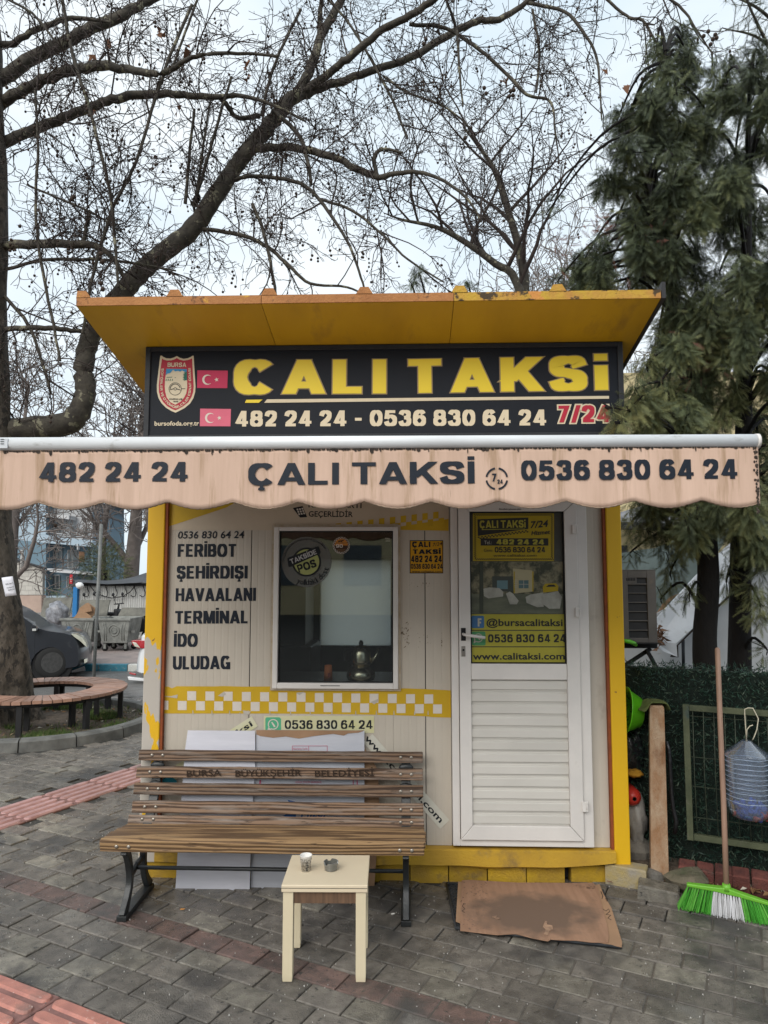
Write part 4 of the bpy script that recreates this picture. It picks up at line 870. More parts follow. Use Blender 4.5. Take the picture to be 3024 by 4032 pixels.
MB().prism([at(c,x,y,F)+Vector((0,-.003,0)) for c,x,y in (('A3',942,523),('A4',977,500),('A4',977,512),('A3',930,538))], (0,.001,0)).build('underline', m_scr, sign)
two('482 24 24 - 0536 830 64 24','A3',803,641,'A4',710,626,68,m_scr,t=.25,hk=.72,track=.1)
two('7/24','A4',756,614,'A4',985,612,72,m_scr,t=.25,hk=.75,grow=.085,track=.1,proud=.0015,name='lettering'); two('7/24','A4',756,614,'A4',985,612,72,m_red,t=.25,hk=.75,track=.1,proud=.004,name='lettering')
soft('bursofoda.org.tr','A3',452,637,646,636,19,F,m_scr,sign,off=.018)
# emblem
def shield(pts, m, th, name='emblem'): return MB().prism([at('B4',x,y,F)+Vector((0,-th,0)) for x, y in pts], (0,.0008,0)).build(name, m, sign)
outer = [(300,115),(322,113),(345,132),(390,152),(450,155),(500,140),(541,118),(580,142),(640,160),(700,150),(745,130),(765,115),(785,115),(795,300),(812,560),(806,640),(780,730),(730,810),(650,875),(575,915),(520,940),(460,915),(385,870),(315,800),(275,730),(252,640),(250,540),(275,320)]
cx_, cy_ = 532, 500
red = [(328,155),(350,172),(400,185),(460,183),(505,170),(541,148),(580,172),(640,187),(700,178),(740,165),(762,152),(770,320),(785,560),(778,640),(752,715),(705,790),(630,848),(565,885),(520,906),(470,886),(400,845),(340,785),(303,715),(282,640),(280,545),(303,320)]
inn = [(392,305),(688,310),(692,470),(694,570),(680,660),(650,720),(600,780),(520,828),(450,790),(395,720),(375,640),(368,560),(372,470)]
shield(outer, m_scr, .0015); shield(red, m_red, .003); shield(inn, m_scr, .0045)
m_sky = flat('emblem_blue', (.03,.25,.5)); m_gr = flat('emblem_green', (.01,.13,.09)); m_blk3 = flat('emblem_black', (.02,.02,.02))
shield([(390,308),(688,312),(687,350),(660,352),(620,330),(590,350),(565,335),(520,345),(490,322),(450,365),(405,378),(385,400)], m_sky, .006)
shield([(688,345),(692,470),(640,480),(660,465),(625,460),(655,445),(628,435),(655,420),(630,412),(655,398),(632,388),(658,375),(640,365),(670,355)], m_gr, .006)
many('B4', [[(395+14*i,440-((i*5) % 9)),(401+14*i,425-((i*5) % 9)),(407+14*i,430-((i*5) % 9)),(403+14*i,442-((i*5) % 9))] for i in range(6)]+[[(378+30*i,478),(392+30*i,450),(398+30*i,474),(385+30*i,480)] for i in range(4)]+[[(508,438),(522,430),(534,434),(520,440)]], F, m_gr, sign, .006, 'emblem_trees')
many('B4', ringq('B4',520,598,86,93,0,360,36)+ringq('B4',520,598,15,22,0,360,16)+ringq('B4',520,598,66,76,10,180,20)+[[(445,606),(500,590),(500,602),(445,614)],[(540,590),(600,612),(600,620),(540,604)],[(612,592),(668,592),(668,600),(612,600)]], F, m_blk3, sign, .006, 'emblem_wheel')
hv('BURSA','B4',408,278,678,279,62,F,m_scr,sign,t=.2,track=.12,proud=.0045,name='emblem_lettering'); hv('KURULUŞ','B4',436,757,622,758,22,F,m_blk3,sign,t=.26,track=.12,proud=.0058,name='emblem_lettering'); hv('1949','B4',492,792,562,792,20,F,m_blk3,sign,t=.24,track=.12,proud=.0058,name='emblem_lettering')
pp = [at('B4',x,y,F) for x, y in [(322,300),(314,380),(303,470),(300,560),(306,640),(325,710),(365,775),(420,830),(470,862),(520,880),(575,868),(630,835),(690,780),(730,710),(748,630),(752,560),(748,450),(746,380),(742,295)]]
on_path('ŞOFÖRLER VE OTOMOBİLCİLER ESNAF ODASI', pp, .0135, m_scr, sign, t=.2, proud=.0045, name='emblem_lettering', hk=.85)
# flags
def flag(x0_, y0_, x1_, y1_, sx_, m, lab):
    f = rectp('B4',0,0,0,0,F,m,sign,.0015,'flag_print',pts=[(x0_+5,y0_),(x1_,y0_+5),(x1_-8,y1_),(x0_,y1_-2)],label=lab)
    cx, cy = x0_+150, (y0_+y1_)/2+8; q = []
    n = 20
    def o(i): a = rad(45+(270)*i/n); return (cx+74*math.cos(a), cy-74*math.sin(a))
    def inn_(i): 
        a = rad(57+(246)*i/n); return (cx+17+60*math.cos(a), cy-60*math.sin(a))
    pts = [(o(i), o(i+1), inn_(i+1), inn_(i)) for i in range(n)]
    many('B4', [list(p) for p in pts], F, m_pwh, sign, .003, 'crescent')
    sx, sy = x0_+284, cy; st_ = []
    for k in range(5):
        a = rad(90+12+72*k); b = rad(90+12+72*k+36); c_ = rad(90+12+72*k-36)
        st_.append([(sx,sy),(sx+14*math.cos(c_),sy-14*math.sin(c_)),(sx+34*math.cos(a),sy-34*math.sin(a)),(sx+14*math.cos(b),sy-14*math.sin(b))])
    many('B4', st_, F, m_pwh, sign, .0032, 'star')
flag(834,326,1280,584,0,m_flag,'red flag print beside the emblem'); flag(874,882,1326,1138,0,m_flag2,'faded pink flag print beside the phone numbers')
# ------------------------------------------------------------------ awning
AY = -1.3
m_alu = mat('awning_bar', (.74,.76,.78), (.6,.61,.62), r=.4, scale=5, spec=.5, stretch=(.4,1,1), dirt=[((.28,.26,.22), 9, .62, .12), ((.06,.05,.04), 26, .74, .04)])
m_val = mat('awning_cloth', (.66,.47,.37), (.55,.385,.295), r=.9, scale=4, bump=.15, bscale=300, stretch=(5,1,.45), dirt=[((.4,.27,.18), 5, .53, .16), ((.24,.16,.11), 8, .66, .1), ((.12,.09,.07), 13, .77, .05)])
m_val.node_tree.nodes['Principled BSDF'].inputs['Specular IOR Level'].default_value = .1
m_grim = mat('grime', (.025,.02,.018), (.06,.045,.035), r=.95, scale=40)
aw = thing('awning', 'faded peach awning with scalloped front and taxi phone numbers', 'awning', (0,AY,2.2))
ax0, ax1 = -1.49, 1.487
zt = at('D', 829, 941, AY).z; zb = at('D', 829, 971, AY).z; zc = (zt+zb)/2; rr_ = (zt-zb)/2
MB().tube([(ax0,AY,zc+.003),(ax1-.01,AY,zc-.004)], rr_, 16).build('front_bar', m_alu, aw)
MB().tube([(ax1-.012,AY,zc-.004),(ax1,AY,zc-.004)], rr_*1.06, 16).build('end_cap', m_wht, aw)
MB().box(ax0+.0, ax0+.045, AY-rr_-.002, AY-rr_+.003, zc-.018, zc+.02).build('maker_label', flat('label_grey', (.6,.62,.65)), aw); 
many('D', [[(1,948+5*i),(9,948+5*i),(9,949.5+5*i),(1,949.5+5*i)] for i in range(3)], AY-rr_-.003, m_dt, aw, .001, 'label_print')
# valance
VY = AY-.012; nx, nz_ = 300, 12
lows = [12, 151, 283, 395+16, 560, 700, 842, 985, 1105, 1245, 1390, 1540, 1665]
zlow, zhigh = at('D', 829, 1098, VY).z, at('D', 829, 1082.5, VY).z
wv_ = (at('D', 151, 1098, VY).x-at('D', 12, 1098, VY).x)
ph = at('D', 151, 1098, VY).x
def zbot(x):
    u = ((x-ph)/wv_ + .5) % 1 - .5
    return zhigh-(zhigh-zlow)*(math.cos(u*math.pi)**1.1)+.0012*math.sin(x*900)
vs = []
for i in range(nx+1):
    x = ax0+.004+(ax1-.012-ax0)*i/nx; zt_ = zb+.004; zb_ = zbot(x)
    for j in range(nz_+1):
        f = j/nz_; vs.append((x, VY+.004*f*(.5+.5*math.sin(x*9.1+.7*math.sin(x*3)))+.0012*f*math.sin(x*23), zt_+(zb_-zt_)*f))
va = MB().add(vs, [(i*(nz_+1)+j, (i+1)*(nz_+1)+j, (i+1)*(nz_+1)+j+1, i*(nz_+1)+j+1) for i in range(nx) for j in range(nz_)], True).build('valance', m_val, aw, fixn=False)
sm = va.modifiers.new('cloth', 'SOLIDIFY'); sm.thickness = .0015; sm.offset = 1
hem = MB(); hem.tube([(ax0+.004+(ax1-.012-ax0)*i/nx, VY+.004, zbot(ax0+.004+(ax1-.012-ax0)*i/nx)) for i in range(nx+1)], .0028, 4).build('scalloped_hem', mat('hem_brown', (.2,.14,.1), (.35,.26,.19), r=.9, scale=40), va)
# black mould along the bar, with drips
gm_ = MB(); x = ax0+.02
while x < ax1-.03:
    wd = random.uniform(.004,.02); d_ = .002+abs(random.gauss(0,.005)) + (.016 if random.random() < .04 else 0)
    gm_.add([(x, VY-.0022, zb+.003), (x+wd, VY-.0022, zb+.003), (x+wd*.9, VY-.0022, zb-d_*.75), (x+wd*.5, VY-.0022, zb-d_), (x+wd*.1, VY-.0022, zb-d_*.6)], [(0,1,2,3,4)]); x += wd*random.uniform(.7,1.15)
tag(gm_.build('grime_line', m_grim, va, fixn=False), kind=None)
gm_ = MB()
for _ in range(70):
    z = random.uniform(zb-.26, zb); gm_.ball((ax1-.014-abs(random.gauss(0,.006)), VY-.001, z), random.uniform(.002,.006), 5, 3, (1,.3,1.3))
gm_.build('grime_spots', m_grim, va)
VT = VY-.0014
for body, xa, ya, xb, yb, hp in (('482 24 24', 84,1041,406,1040,42), ('ÇALI TAKSİ', 536,1048,1026,1044,47), ('0536 830 64 24', 1126,1037,1594,1034,42)):
    A, B = at('D', xa, ya, VT), at('D', xb, yb, VT); h = at('D', xa, ya-hp, VT).z-A.z
    heavy(body, A, B, h, m_navy, aw, t=.24, hk=.74, track=.1, proud=.001)
many('D', ringq('D', 1073, 1034, 20.5, 24.5, 100, 170, 8)+ringq('D', 1073, 1034, 20.5, 24.5, 190, 260, 8)+ringq('D', 1073, 1034, 20.5, 24.5, 280, 350, 8)+ringq('D', 1073, 1034, 20.5, 24.5, 10, 80, 8), VT, m_navy, aw, .002, 'logo_ring')
for body, xa, ya, xb, hp in (('7',1062,1040,1073,17),('24',1074,1045,1086,9)):
    A, B = at('D', xa, ya, VT), at('D', xb, ya, VT); heavy(body, A, B, at('D', xa, ya-hp, VT).z-A.z, m_navy, aw, t=.24, proud=.002, name='logo_lettering')
# roof cloth, cassette and folding arms
vs = []
for i in range(41):
    x = ax0+.02+(ax1-ax0-.04)*i/40
    for j in range(9):
        f = j/8; vs.append((x, AY+(AY*-1-.12)*f, zt-.004+(2.40-zt)*f-.03*math.sin(f*math.pi)))
cl = MB().add(vs, [(i*9+j, (i+1)*9+j, (i+1)*9+j+1, i*9+j+1) for i in range(40) for j in range(8)], True).build('roof_cloth', m_val, aw, fixn=False)
m_ = cl.modifiers.new('cloth', 'SOLIDIFY'); m_.thickness = .002
MB().tube([(ax0,-.07,2.385),(ax1,-.07,2.385)], .045, 12).build('cassette', m_alu, aw)
for sx in (-1, 1):
    MB().tube([(sx*1.25,-.08,2.34),(sx*.75,-.62,2.28),(sx*1.25,AY+.02,2.17)], [.022,.024,.02], 8).build('folding_arm', m_alu, aw)
# ------------------------------------------------------------------ park bench
m_wood = mat('weathered_wood', (.215,.135,.085), (.06,.033,.02), r=.75, scale=5, bump=.35, bscale=60, stretch=(1.1,9,13), wave=(1.3,13,.7), rnd=.18, lo=.3, hi=.62, det=9, dirt=[((.24,.2,.17), 3, .5, .2), ((.07,.045,.03), 9, .6, .05)])
m_wood2 = mat('worn_seat_wood', (.33,.205,.1), (.12,.068,.034), r=.72, scale=5, bump=.5, bscale=60, stretch=(1,12,13), wave=(1.3,12,.7), rnd=.1, lo=.3, hi=.62, det=9, dirt=[((.2,.15,.1), 2.5, .55, .2), ((.08,.05,.03), 8, .6, .05)])
m_iron = mat('black_iron', (.022,.025,.026), (.012,.013,.014), r=.42, scale=14, bump=.2, bscale=80, spec=.5, dirt=[((.09,.085,.08), 13, .64, .12)])
m_bolt = mat('bolt', (.42,.38,.33), (.3,.27,.23), r=.35, metal=.7, scale=60)
bench = thing('park_bench', 'weathered slatted wooden bench with carved lettering and black iron legs', 'bench', (-.57,-.3,0))
bx0, bx1 = -1.362, .217
fpath = [(-.2,.36),(-.175,.42),(-.13,.5),(-.10,.6),(-.065,.7),(-.045,.79)]
def slat(y, z, hh, th, ang, ex=0., m=m_wood, drop=0):
    e0, e1 = bx0-ex+random.gauss(0,.003), bx1+random.gauss(0,.003); M_ = Matrix.Translation((0,y,z)) @ Matrix.Rotation(rad(ang), 4, 'X')
    mb = MB(); N = 14; vs = []
    for i in range(N+1):
        x = e0+(e1-e0)*i/N; w1 = .0012*math.sin(i*1.3+z*40); w2 = .0012*math.sin(i*2.1+z*70)
        for a, b in ((-th/2,-hh/2+w1),(th/2,-hh/2+w1),(th/2,hh/2+w2),(-th/2,hh/2+w2)): vs.append(M_ @ Vector((x, a, b)))
    mb.add(vs, [(i*4+k, i*4+(k+1) % 4, (i+1)*4+(k+1) % 4, (i+1)*4+k) for i in range(N) for k in range(4)]+[(3,2,1,0), tuple(N*4+k for k in range(4))])
    o = mb.build('slat', m, bench, bevel=.004)
    for xb_ in (bx0+.075, bx0+.135, bx1-.125, bx1-.067):
        p = M_ @ Vector((xb_, -th/2-.001, 0)); n_ = (M_.to_3x3() @ Vector((0,-1,0)))
        MB().ball(p, .0095, 10, 5, (1,.55 if abs(n_.y) > .5 else 1,1 if abs(n_.y) > .5 else .5)).build('bolt', m_bolt if abs(n_.y) > .5 else m_iron, o)
    return o
# back slats from the photo (upper, lower edge) at their depths
for (ya, yb_, Yd) in ((212,262,-.055),(290,342,-.083),(368,422,-.112),(452,508,-.145),(521,562,-.178)):
    za, zb2 = at('C3', 800, ya, Yd).z, at('C3', 800, yb_, Yd).z
    sl = slat(Yd+.015, (za+zb2)/2, (za-zb2)*.99, .03, -10 if ya < 500 else -22)
    if ya == 290: s_let = (Yd, za, zb2, sl)
slat(-.245,.352,.085,.03,83,0,m_wood2); slat(-.338,.362,.085,.03,86,.003,m_wood2)
zf = at('C3', 700, 655, -.5).z; slat(-.435,.372,.1,.034,88,.004,m_wood2)
slat(-.497,.362,.058,.03,12,.008,m_wood2)
Yd = s_let[0]-.006
m_carv = flat('carved_dark', (.035,.022,.015), r=.9)
for tx, xa, xb_ in (('BURSA',398,560),('BÜYÜKŞEHİR',625,933),('BELEDİYESİ',996,1272)): soft(tx,'C3',xa,329,xb_,325,30,Yd,m_carv,s_let[3],off=.014,name='carved_lettering',proud=.004)
for sx in (bx0+.105, bx1-.096):
    lg = MB()
    fl_ = [(sx, a, b) for a, b in _cat([(-.485,.335),(-.45,.3),(-.415,.22),(-.405,.15),(-.43,.09),(-.485,.02)])]; lg.bar(fl_, .03, [.052-.024*math.sin(math.pi*i/(len(fl_)-1)) for i in range(len(fl_))], ref=(0,1,0))      # front leg
    rl_ = [(sx, a, b) for a, b in _cat([(-.2,.33),(-.225,.24),(-.22,.16),(-.19,.09),(-.13,.02)])]; lg.bar(rl_, .03, [.05-.02*math.sin(math.pi*i/(len(rl_)-1)) for i in range(len(rl_))], ref=(0,1,0))                              # rear leg
    lg.bar([(sx,-.5,.015),(sx,-.3,.02),(sx,-.12,.015)], .05, .026)                                                                      # foot
    lg.bar([(sx,-.41,.165),(sx,-.31,.2),(sx,-.21,.21)], .02, .022)                                                                     # brace
    lg.bar([(sx,-.49,.335),(sx,-.35,.34),(sx,-.24,.325),(sx,-.19,.345)], .04, .018)                                                      # seat bearer
    lg.bar([(sx,-.2,.33),(sx,-.12,.41),(sx,-.075,.5),(sx,-.045,.6),(sx,-.025,.675)], .05, .02, ref=(0,1,0))
    for z in (.435,.53,.625): lg.ball((sx, -.085+(z-.5)*.3, z), .034, 8, 4, (1.3,.4,.6))
    lg.build('leg', m_iron, bench, bevel=.003)
zr = .19
MB().tube([(bx0+.105,-.33,zr),(bx1-.096,-.33,zr)], .0105, 8).build('tie_rod', m_iron, bench)
# ------------------------------------------------------------------ cardboard behind the bench
m_cb = mat('cardboard', (.36,.22,.13), (.28,.17,.1), r=.85, scale=5); m_cw = mat('white_card', (.62,.62,.68), (.55,.55,.61), r=.7, scale=4, bump=.1, bscale=60, stretch=(1,1,8)); m_cw2 = mat('grey_card', (.5,.51,.56), (.45,.46,.51), r=.7, scale=4, bump=.1, bscale=60, stretch=(1,1,8))
def lean(c, pts, yb, yt, zt_):          # a sheet leaning on the wall: bottom edge out at yb
    out = []
    for x, y in pts:
        Y = yb
        for _ in range(6):
            p = at(c, x, y, Y); f = max(0, min(1, p.z/zt_)); Y = yb+(yt-yb)*f
        out.append(at(c, x, y, Y))
    return out
ca = MB().prism(lean('C3', [(402,114),(716,116),(716,300),(700,520),(690,870),(344,862),(360,600),(388,215),(392,186)], -.12, .01, .9), (0,.005,0)).build('cardboard_sheet', m_cw); tag(ca, 'plain white cardboard sheet leaning on the kiosk behind the bench', 'cardboard')
cbx = thing('flattened_carton', 'printed white carton with torn brown top edge leaning behind the bench', 'carton', (-.4,-.05,0))
MB().prism(lean('C3', [(722,112),(1226,114),(1226,500),(1216,860),(694,858),(704,520)], -.095, .02, .9), (0,.005,0)).build('board', m_cw2, cbx)
MB().prism(lean('C3', [(722,112),(1226,114),(1200,124),(1150,128),(1130,138),(1080,130),(990,140),(920,152),(860,142),(800,148),(740,140),(722,132)], -.098, .017, .9), (0,.002,0)).build('torn_edge', m_cb, cbx)
m_pk = flat('print_pink', (.5,.1,.18)); m_pb = flat('print_carton_blue', (.01,.1,.33))
def onb(pts, m, nm):
    q = lean('C3', pts, -.0985, .0165, .9); return MB().poly(q).build(nm, m, cbx, fixn=False)
for q in ([(889,185),(1054,185),(1054,187),(889,187)],[(889,210),(1054,210),(1054,212),(889,212)],[(889,185),(891,185),(891,212),(889,212)],[(1052,185),(1054,185),(1054,212),(1052,212)],[(965,187),(967,187),(967,210),(965,210)],[(737,345),(745,345),(742,366),(735,366)],[(1172,345),(1176,345),(1176,366),(1172,366)],[(1190,345),(1195,345),(1195,366),(1190,366)]): onb(q, m_pk, 'printed_line')
onb([(868,438),(905,446),(918,462),(880,462)], m_pb, 'printed_oval'); onb([(846,512),(870,500),(908,505),(905,522),(870,522)], m_pb, 'printed_oval')
def leantext(body, xa, ya, xb, yb, hp, m, off, slant=0):
    A, B, T_ = lean('C3', [(xa,ya),(xb,yb),(xa,ya-hp)], -.1, .015, .9); soft(body, None,0,0,0,0,0,0, m, cbx, off=off, A=A, B=B, h=(T_-A).length, slant=slant, proud=.001, name='carton_lettering')
leantext('Hazırlama Tarihi', 893, 203, 960, 203, 9, m_pk, .005); leantext('SOĞUK ZİNCİR ÜRÜNÜDÜR', 905, 359, 1026, 359, 9, m_pk, .008); leantext('Pfizer', 930, 518, 1055, 516, 36, m_pb, .02, .2)
cb3 = MB().prism(lean('C3', [(1200,150),(1290,300),(1296,500),(1272,850),(1180,850)], -.05, .025, .9), (0,.005,0)).build('cardboard_sheet', m_cb); tag(cb3, 'brown cardboard sheet half hidden behind the printed carton', 'cardboard')
# ------------------------------------------------------------------ little table, cup, ashtray
m_lam = mat('cream_laminate', (.68,.58,.42), (.63,.53,.38), r=.22, scale=3, spec=.5, dirt=[((.4,.33,.24), 30, .76, .03), ((.55,.46,.34), 5, .6, .2)]); m_lam2 = mat('cream_leg', (.66,.57,.4), (.6,.52,.36), r=.45, scale=4, dirt=[((.3,.25,.18), 18, .68, .06)])
tb = thing('low_table', 'small cream laminate table with worn legs in front of the bench', 'table', (-.215,-.82,0))
TZ = .388
tl = [gr('C3', 843, 829, TZ), gr('C3', 1241, 831, TZ), gr('C3', 1241, 694, TZ), gr('C3', 879, 698, TZ)]
tx0, tx1, ty0, ty1 = -.398, -.042, -.97, -.66
tc_ = Vector((-.22,-.815,0)); TM = Matrix.Translation(tc_) @ Matrix.Rotation(rad(1.5), 4, 'Z')
MB().box(-.18,.18,-.16,.16,TZ-.03,TZ,TM).build('tabletop', m_lam, tb, bevel=.003)
MB().box(-.179,.179,-.1615,-.1602,TZ-.013,TZ-.0115,TM).build('edge_gap', m_dark, tb)
m_wal = mat('walnut_laminate', (.17,.1,.06), (.09,.055,.035), r=.5, scale=8, stretch=(12,1,1), det=6)
MB().box(-.14,.14,-.148,-.132,TZ-.078,TZ-.0305,TM).box(-.14,.14,.132,.148,TZ-.078,TZ-.0305,TM).box(-.168,-.152,-.12,.12,TZ-.078,TZ-.0305,TM).box(.152,.168,-.12,.12,TZ-.078,TZ-.0305,TM).build('apron', m_wal, tb)
for i, (sx, sy) in enumerate(((-1,-1),(1,-1),(-1,1),(1,1))):
    cx, cy = sx*.152, sy*.133; vs = []
    for z, w2 in ((0,.0195),(.02,.021),(TZ-.031,.0215)): 
        vs += [TM @ Vector((cx+a*w2, cy+b*w2, z)) for a, b in ((-1,-1),(1,-1),(1,1),(-1,1))]
    MB().add(vs, [(3,2,1,0)]+[(i_*4+k, i_*4+(k+1) % 4, (i_+1)*4+(k+1) % 4, (i_+1)*4+k) for i_ in range(2) for k in range(4)]+[(8,9,10,11)]).build('leg', m_lam2, tb, bevel=.002)
cp = gr('C3', 953, 768, TZ); cup = thing('paper_cup', 'white paper coffee cup printed with small words on the low table', 'cup', cp)
m_cup = flat('cup_white', (.75,.73,.7), r=.5)
hC = .066
MB().lathe([(.0,.0015),(.0185,.0015),(.0188,.0),(.0262,hC-.001),(.0272,hC),(.0266,hC+.001),(.0256,hC-.001),(.018,.004),(0,.004)], cp, 24).build('cup_body', m_cup, cup)
def cupquad(a0, a1, z0_, z1_, mb, d_=.0006):
    vs = []
    for z in (z0_, z1_):
        r_ = .0188+(.0262-.0188)*z/hC+d_
        for k in range(4): a = rad(a0+(a1-a0)*k/3); vs.append(cp+Vector((r_*math.cos(a), r_*math.sin(a), z)))
    mb.add(vs, [(k, k+1, k+5, k+4) for k in range(3)])
mb = MB()
for _ in range(130): a = random.uniform(180,360); z = random.choice([.008+.0045*i for i in range(11)]); cupquad(a, a+random.uniform(4,16), z, z+.0022, mb)
mb.build('cup_print', flat('cup_print_brown', (.12,.09,.06)), cup)
V = []; 
for ch, k in zip('coffee', range(6)):
    z = .048-k*.0072; a = rad(278); r_ = .0188+.0074*z/hC+.0012; p = cp+Vector((r_*math.cos(a), r_*math.sin(a), z)); u = Vector((0,0,-1)); 
    o = soft(ch, None,0,0,0,0,0,0, m_blk2, None, off=.02, A=p, B=p+u*.0062, h=.012, proud=.0006); V.append(o)
mb = MB()
for o in V:
    n0 = len(mb.v); mb.add([v.co for v in o.data.vertices], [tuple(p.vertices) for p in o.data.polygons]); bpy.data.objects.remove(o)
mb.build('cup_lettering', m_blk2, cup, fixn=False)
ap = gr('C3', 1070, 764, TZ)
m_ash = mat('smoky_glass', (.14,.135,.12), (.1,.1,.09), r=.12, scale=20, spec=.8, coat=.6, dirt=[((.3,.28,.25), 30, .6, .1)])
n = 36; prof_ = [(0,.001),(.026,.001),(.028,.003),(.0325,.036),(.0285,.036),(.025,.009),(0,.009)]
vs = []
for r_, z in prof_:
    for k in range(n):
        g_ = 2*math.pi*k/n; notch = z > .03 and (k % 12) in (10, 11, 0); vs.append(ap+Vector((r_*math.cos(g_), r_*math.sin(g_), z-(.009 if notch else 0))))
ash = MB().add(vs, [(i*n+k, i*n+(k+1) % n, (i+1)*n+(k+1) % n, (i+1)*n+k) for i in range(len(prof_)-1) for k in range(n)]).build('ashtray', m_ash); tag(ash, 'round notched grey glass ashtray beside the coffee cup on the table', 'ashtray')
# ------------------------------------------------------------------ door mat and cardboard sheets on it
m_rub = mat('rubber_mat', (.035,.038,.042), (.02,.022,.025), r=.6, scale=20)
rm = thing('rubber_mat', 'black honeycomb rubber mat under the brown cardboard at the door', 'doormat', (.75,-.3,0))
q = [gr('C2',772,662,.012), gr('C2',1625,700,.012), gr('C2',1722,1010,.012), gr('C2',822,905,.012)]
def bil(u, v): return q[0].lerp(q[1], u).lerp(q[3].lerp(q[2], u), v)
MB().prism([p-Vector((0,0,.008)) for p in q], (0,0,.002)).build('mat_backing', m_rub, rm)
mb = MB(); NU_, NV_ = 34, 24
for i in range(NU_):
    for j in range(NV_):
        if 5 < i < 28 and 2 < j < 20: continue
        c0 = bil((i+.5+.5*(j % 2))/(NU_+.6), (j+.5)/NV_); a0 = .0135; pr = []
        for k in range(6): a = rad(60*k+30); pr.append(c0+Vector((a0*math.cos(a), a0*math.sin(a), 0)))
        pi_ = [c0+(p-c0)*.62 for p in pr]
        n0 = len(mb.v); mb.add([p for p in pr]+[p for p in pi_]+[p-Vector((0,0,.007)) for p in pi_], [(k, (k+1) % 6, 6+(k+1) % 6, 6+k) for k in range(6)]+[(6+k, 6+(k+1) % 6, 12+(k+1) % 6, 12+k) for k in range(6)])
tag(mb.build('honeycomb', m_rub, rm, fixn=False), kind='stuff'); MB().tube([p for p in q]+[q[0]], .007, 6).build('mat_rim', m_rub, rm)
m_cbw = mat('wet_cardboard', (.33,.2,.125), (.27,.16,.1), r=.8, scale=2, bump=.25, bscale=8, stretch=(14,1,1), dirt=[((.13,.085,.06), .16, .5, .05), ((.12,.075,.05), 2.2, .62, .06), ((.46,.3,.2), .6, .72, .04)])
def wetmat():
    m = mat('trodden_cardboard', (.36,.21,.135), (.28,.16,.1), r=.85, scale=3, bump=.3, bscale=300, stretch=(9,1,1))
    t = m.node_tree; b = t.nodes['Principled BSDF']; L = t.links.new; src = b.inputs['Base Color'].links[0].from_socket
    tcn = t.nodes.new('ShaderNodeTexCoord'); vm = t.nodes.new('ShaderNodeMapping'); vm.inputs['Location'].default_value = (.06,-.03,0); vm.inputs['Scale'].default_value = (2.2,3.4,0)
    L(tcn.outputs['Object'], vm.inputs[0]); ln = t.nodes.new('ShaderNodeVectorMath'); ln.operation = 'LENGTH'; L(vm.outputs[0], ln.inputs[0])
    n = t.nodes.new('ShaderNodeTexNoise'); n.inputs['Scale'].default_value = 9; n.inputs['Detail'].default_value = 6; L(tcn.outputs['Object'], n.inputs['Vector'])
    a = t.nodes.new('ShaderNodeMath'); a.operation = 'MULTIPLY_ADD'; L(n.outputs['Fac'], a.inputs[0]); a.inputs[1].default_value = 1.0; L(ln.outputs['Value'], a.inputs[2])
    q_ = t.nodes.new('ShaderNodeValToRGB'); q_.color_ramp.elements[0].position = .74; q_.color_ramp.elements[0].color = (1,1,1,1); q_.color_ramp.elements[1].position = 1.04 if 0 else 1.0; q_.color_ramp.elements[1].color = (0,0,0,1)
    sc2 = t.nodes.new('ShaderNodeMath'); sc2.operation = 'MULTIPLY'; sc2.inputs[1].default_value = .75; L(a.outputs[0], sc2.inputs[0]); L(sc2.outputs[0], q_.inputs[0])
    x = t.nodes.new('ShaderNodeMix'); x.data_type = 'RGBA'; L(q_.outputs[0], x.inputs[0]); L(src, x.inputs[6]); x.inputs[7].default_value = (.155,.1,.07,1); L(x.outputs[2], b.inputs['Base Color']); return m
def sheet(c, pts, z, m, name, label, cat, curl=.0):
    P_ = [gr(c, x, y, z) for x, y in pts]; c0 = sum(P_, Vector())/len(P_)
    o = MB().prism([p-c0 for p in P_], (0,0,.003)).build(name, m); o.location = c0; tag(o, label, cat); return o
s1 = sheet('C2', [(835,655),(990,650),(1000,900),(980,930),(822,870)], .016, m_cb, 'cardboard_sheet', 'lower brown cardboard sheet sticking out left of the trodden one', 'cardboard')
s2 = sheet('C2', [(1500,690),(1605,668),(1625,720),(1670,800),(1728,985),(1725,1010),(1600,985)], .016, m_cb, 'cardboard_sheet', 'lower brown cardboard corner with handwriting right of the trodden one', 'cardboard')
s3 = sheet('C2', [(855,648),(900,645),(1012,652),(1160,660),(1300,660),(1440,662),(1570,660),(1595,690),(1620,790),(1648,900),(1655,950),(1652,986),(1560,984),(1480,974),(1400,972),(1340,968),(1325,978),(1240,962),(1150,938),(1100,940),(1050,944),(960,934),(846,920),(850,780)], .0205, wetmat(), 'cardboard_sheet', 'large trodden brown cardboard with a dark wet stain before the door', 'cardboard')
m_ink = flat('marker_ink', (.05,.035,.03), r=.8)
mb = MB()
for pts in ([(866,770),(858,785),(872,800),(856,812),(870,820)], [(852,755),(850,762)], [(861,735),(863,740)]):
    mb.tube([gr('C2', x, y, .024) for x, y in pts], .0016, 4)
mb.build('marker_scribble', m_ink, s3)
mb = MB()
for pts in ([(1612,705),(1622,730),(1618,745)], [(1638,742),(1645,760),(1650,740)], [(1622,800),(1640,812),(1655,800),(1660,815),(1640,830),(1665,835),(1650,850),(1668,860)]):
    mb.tube([gr('C2', x, y, .0195) for x, y in pts], .0018, 4)
mb.build('marker_scribble', m_ink, s2)
mb = MB()
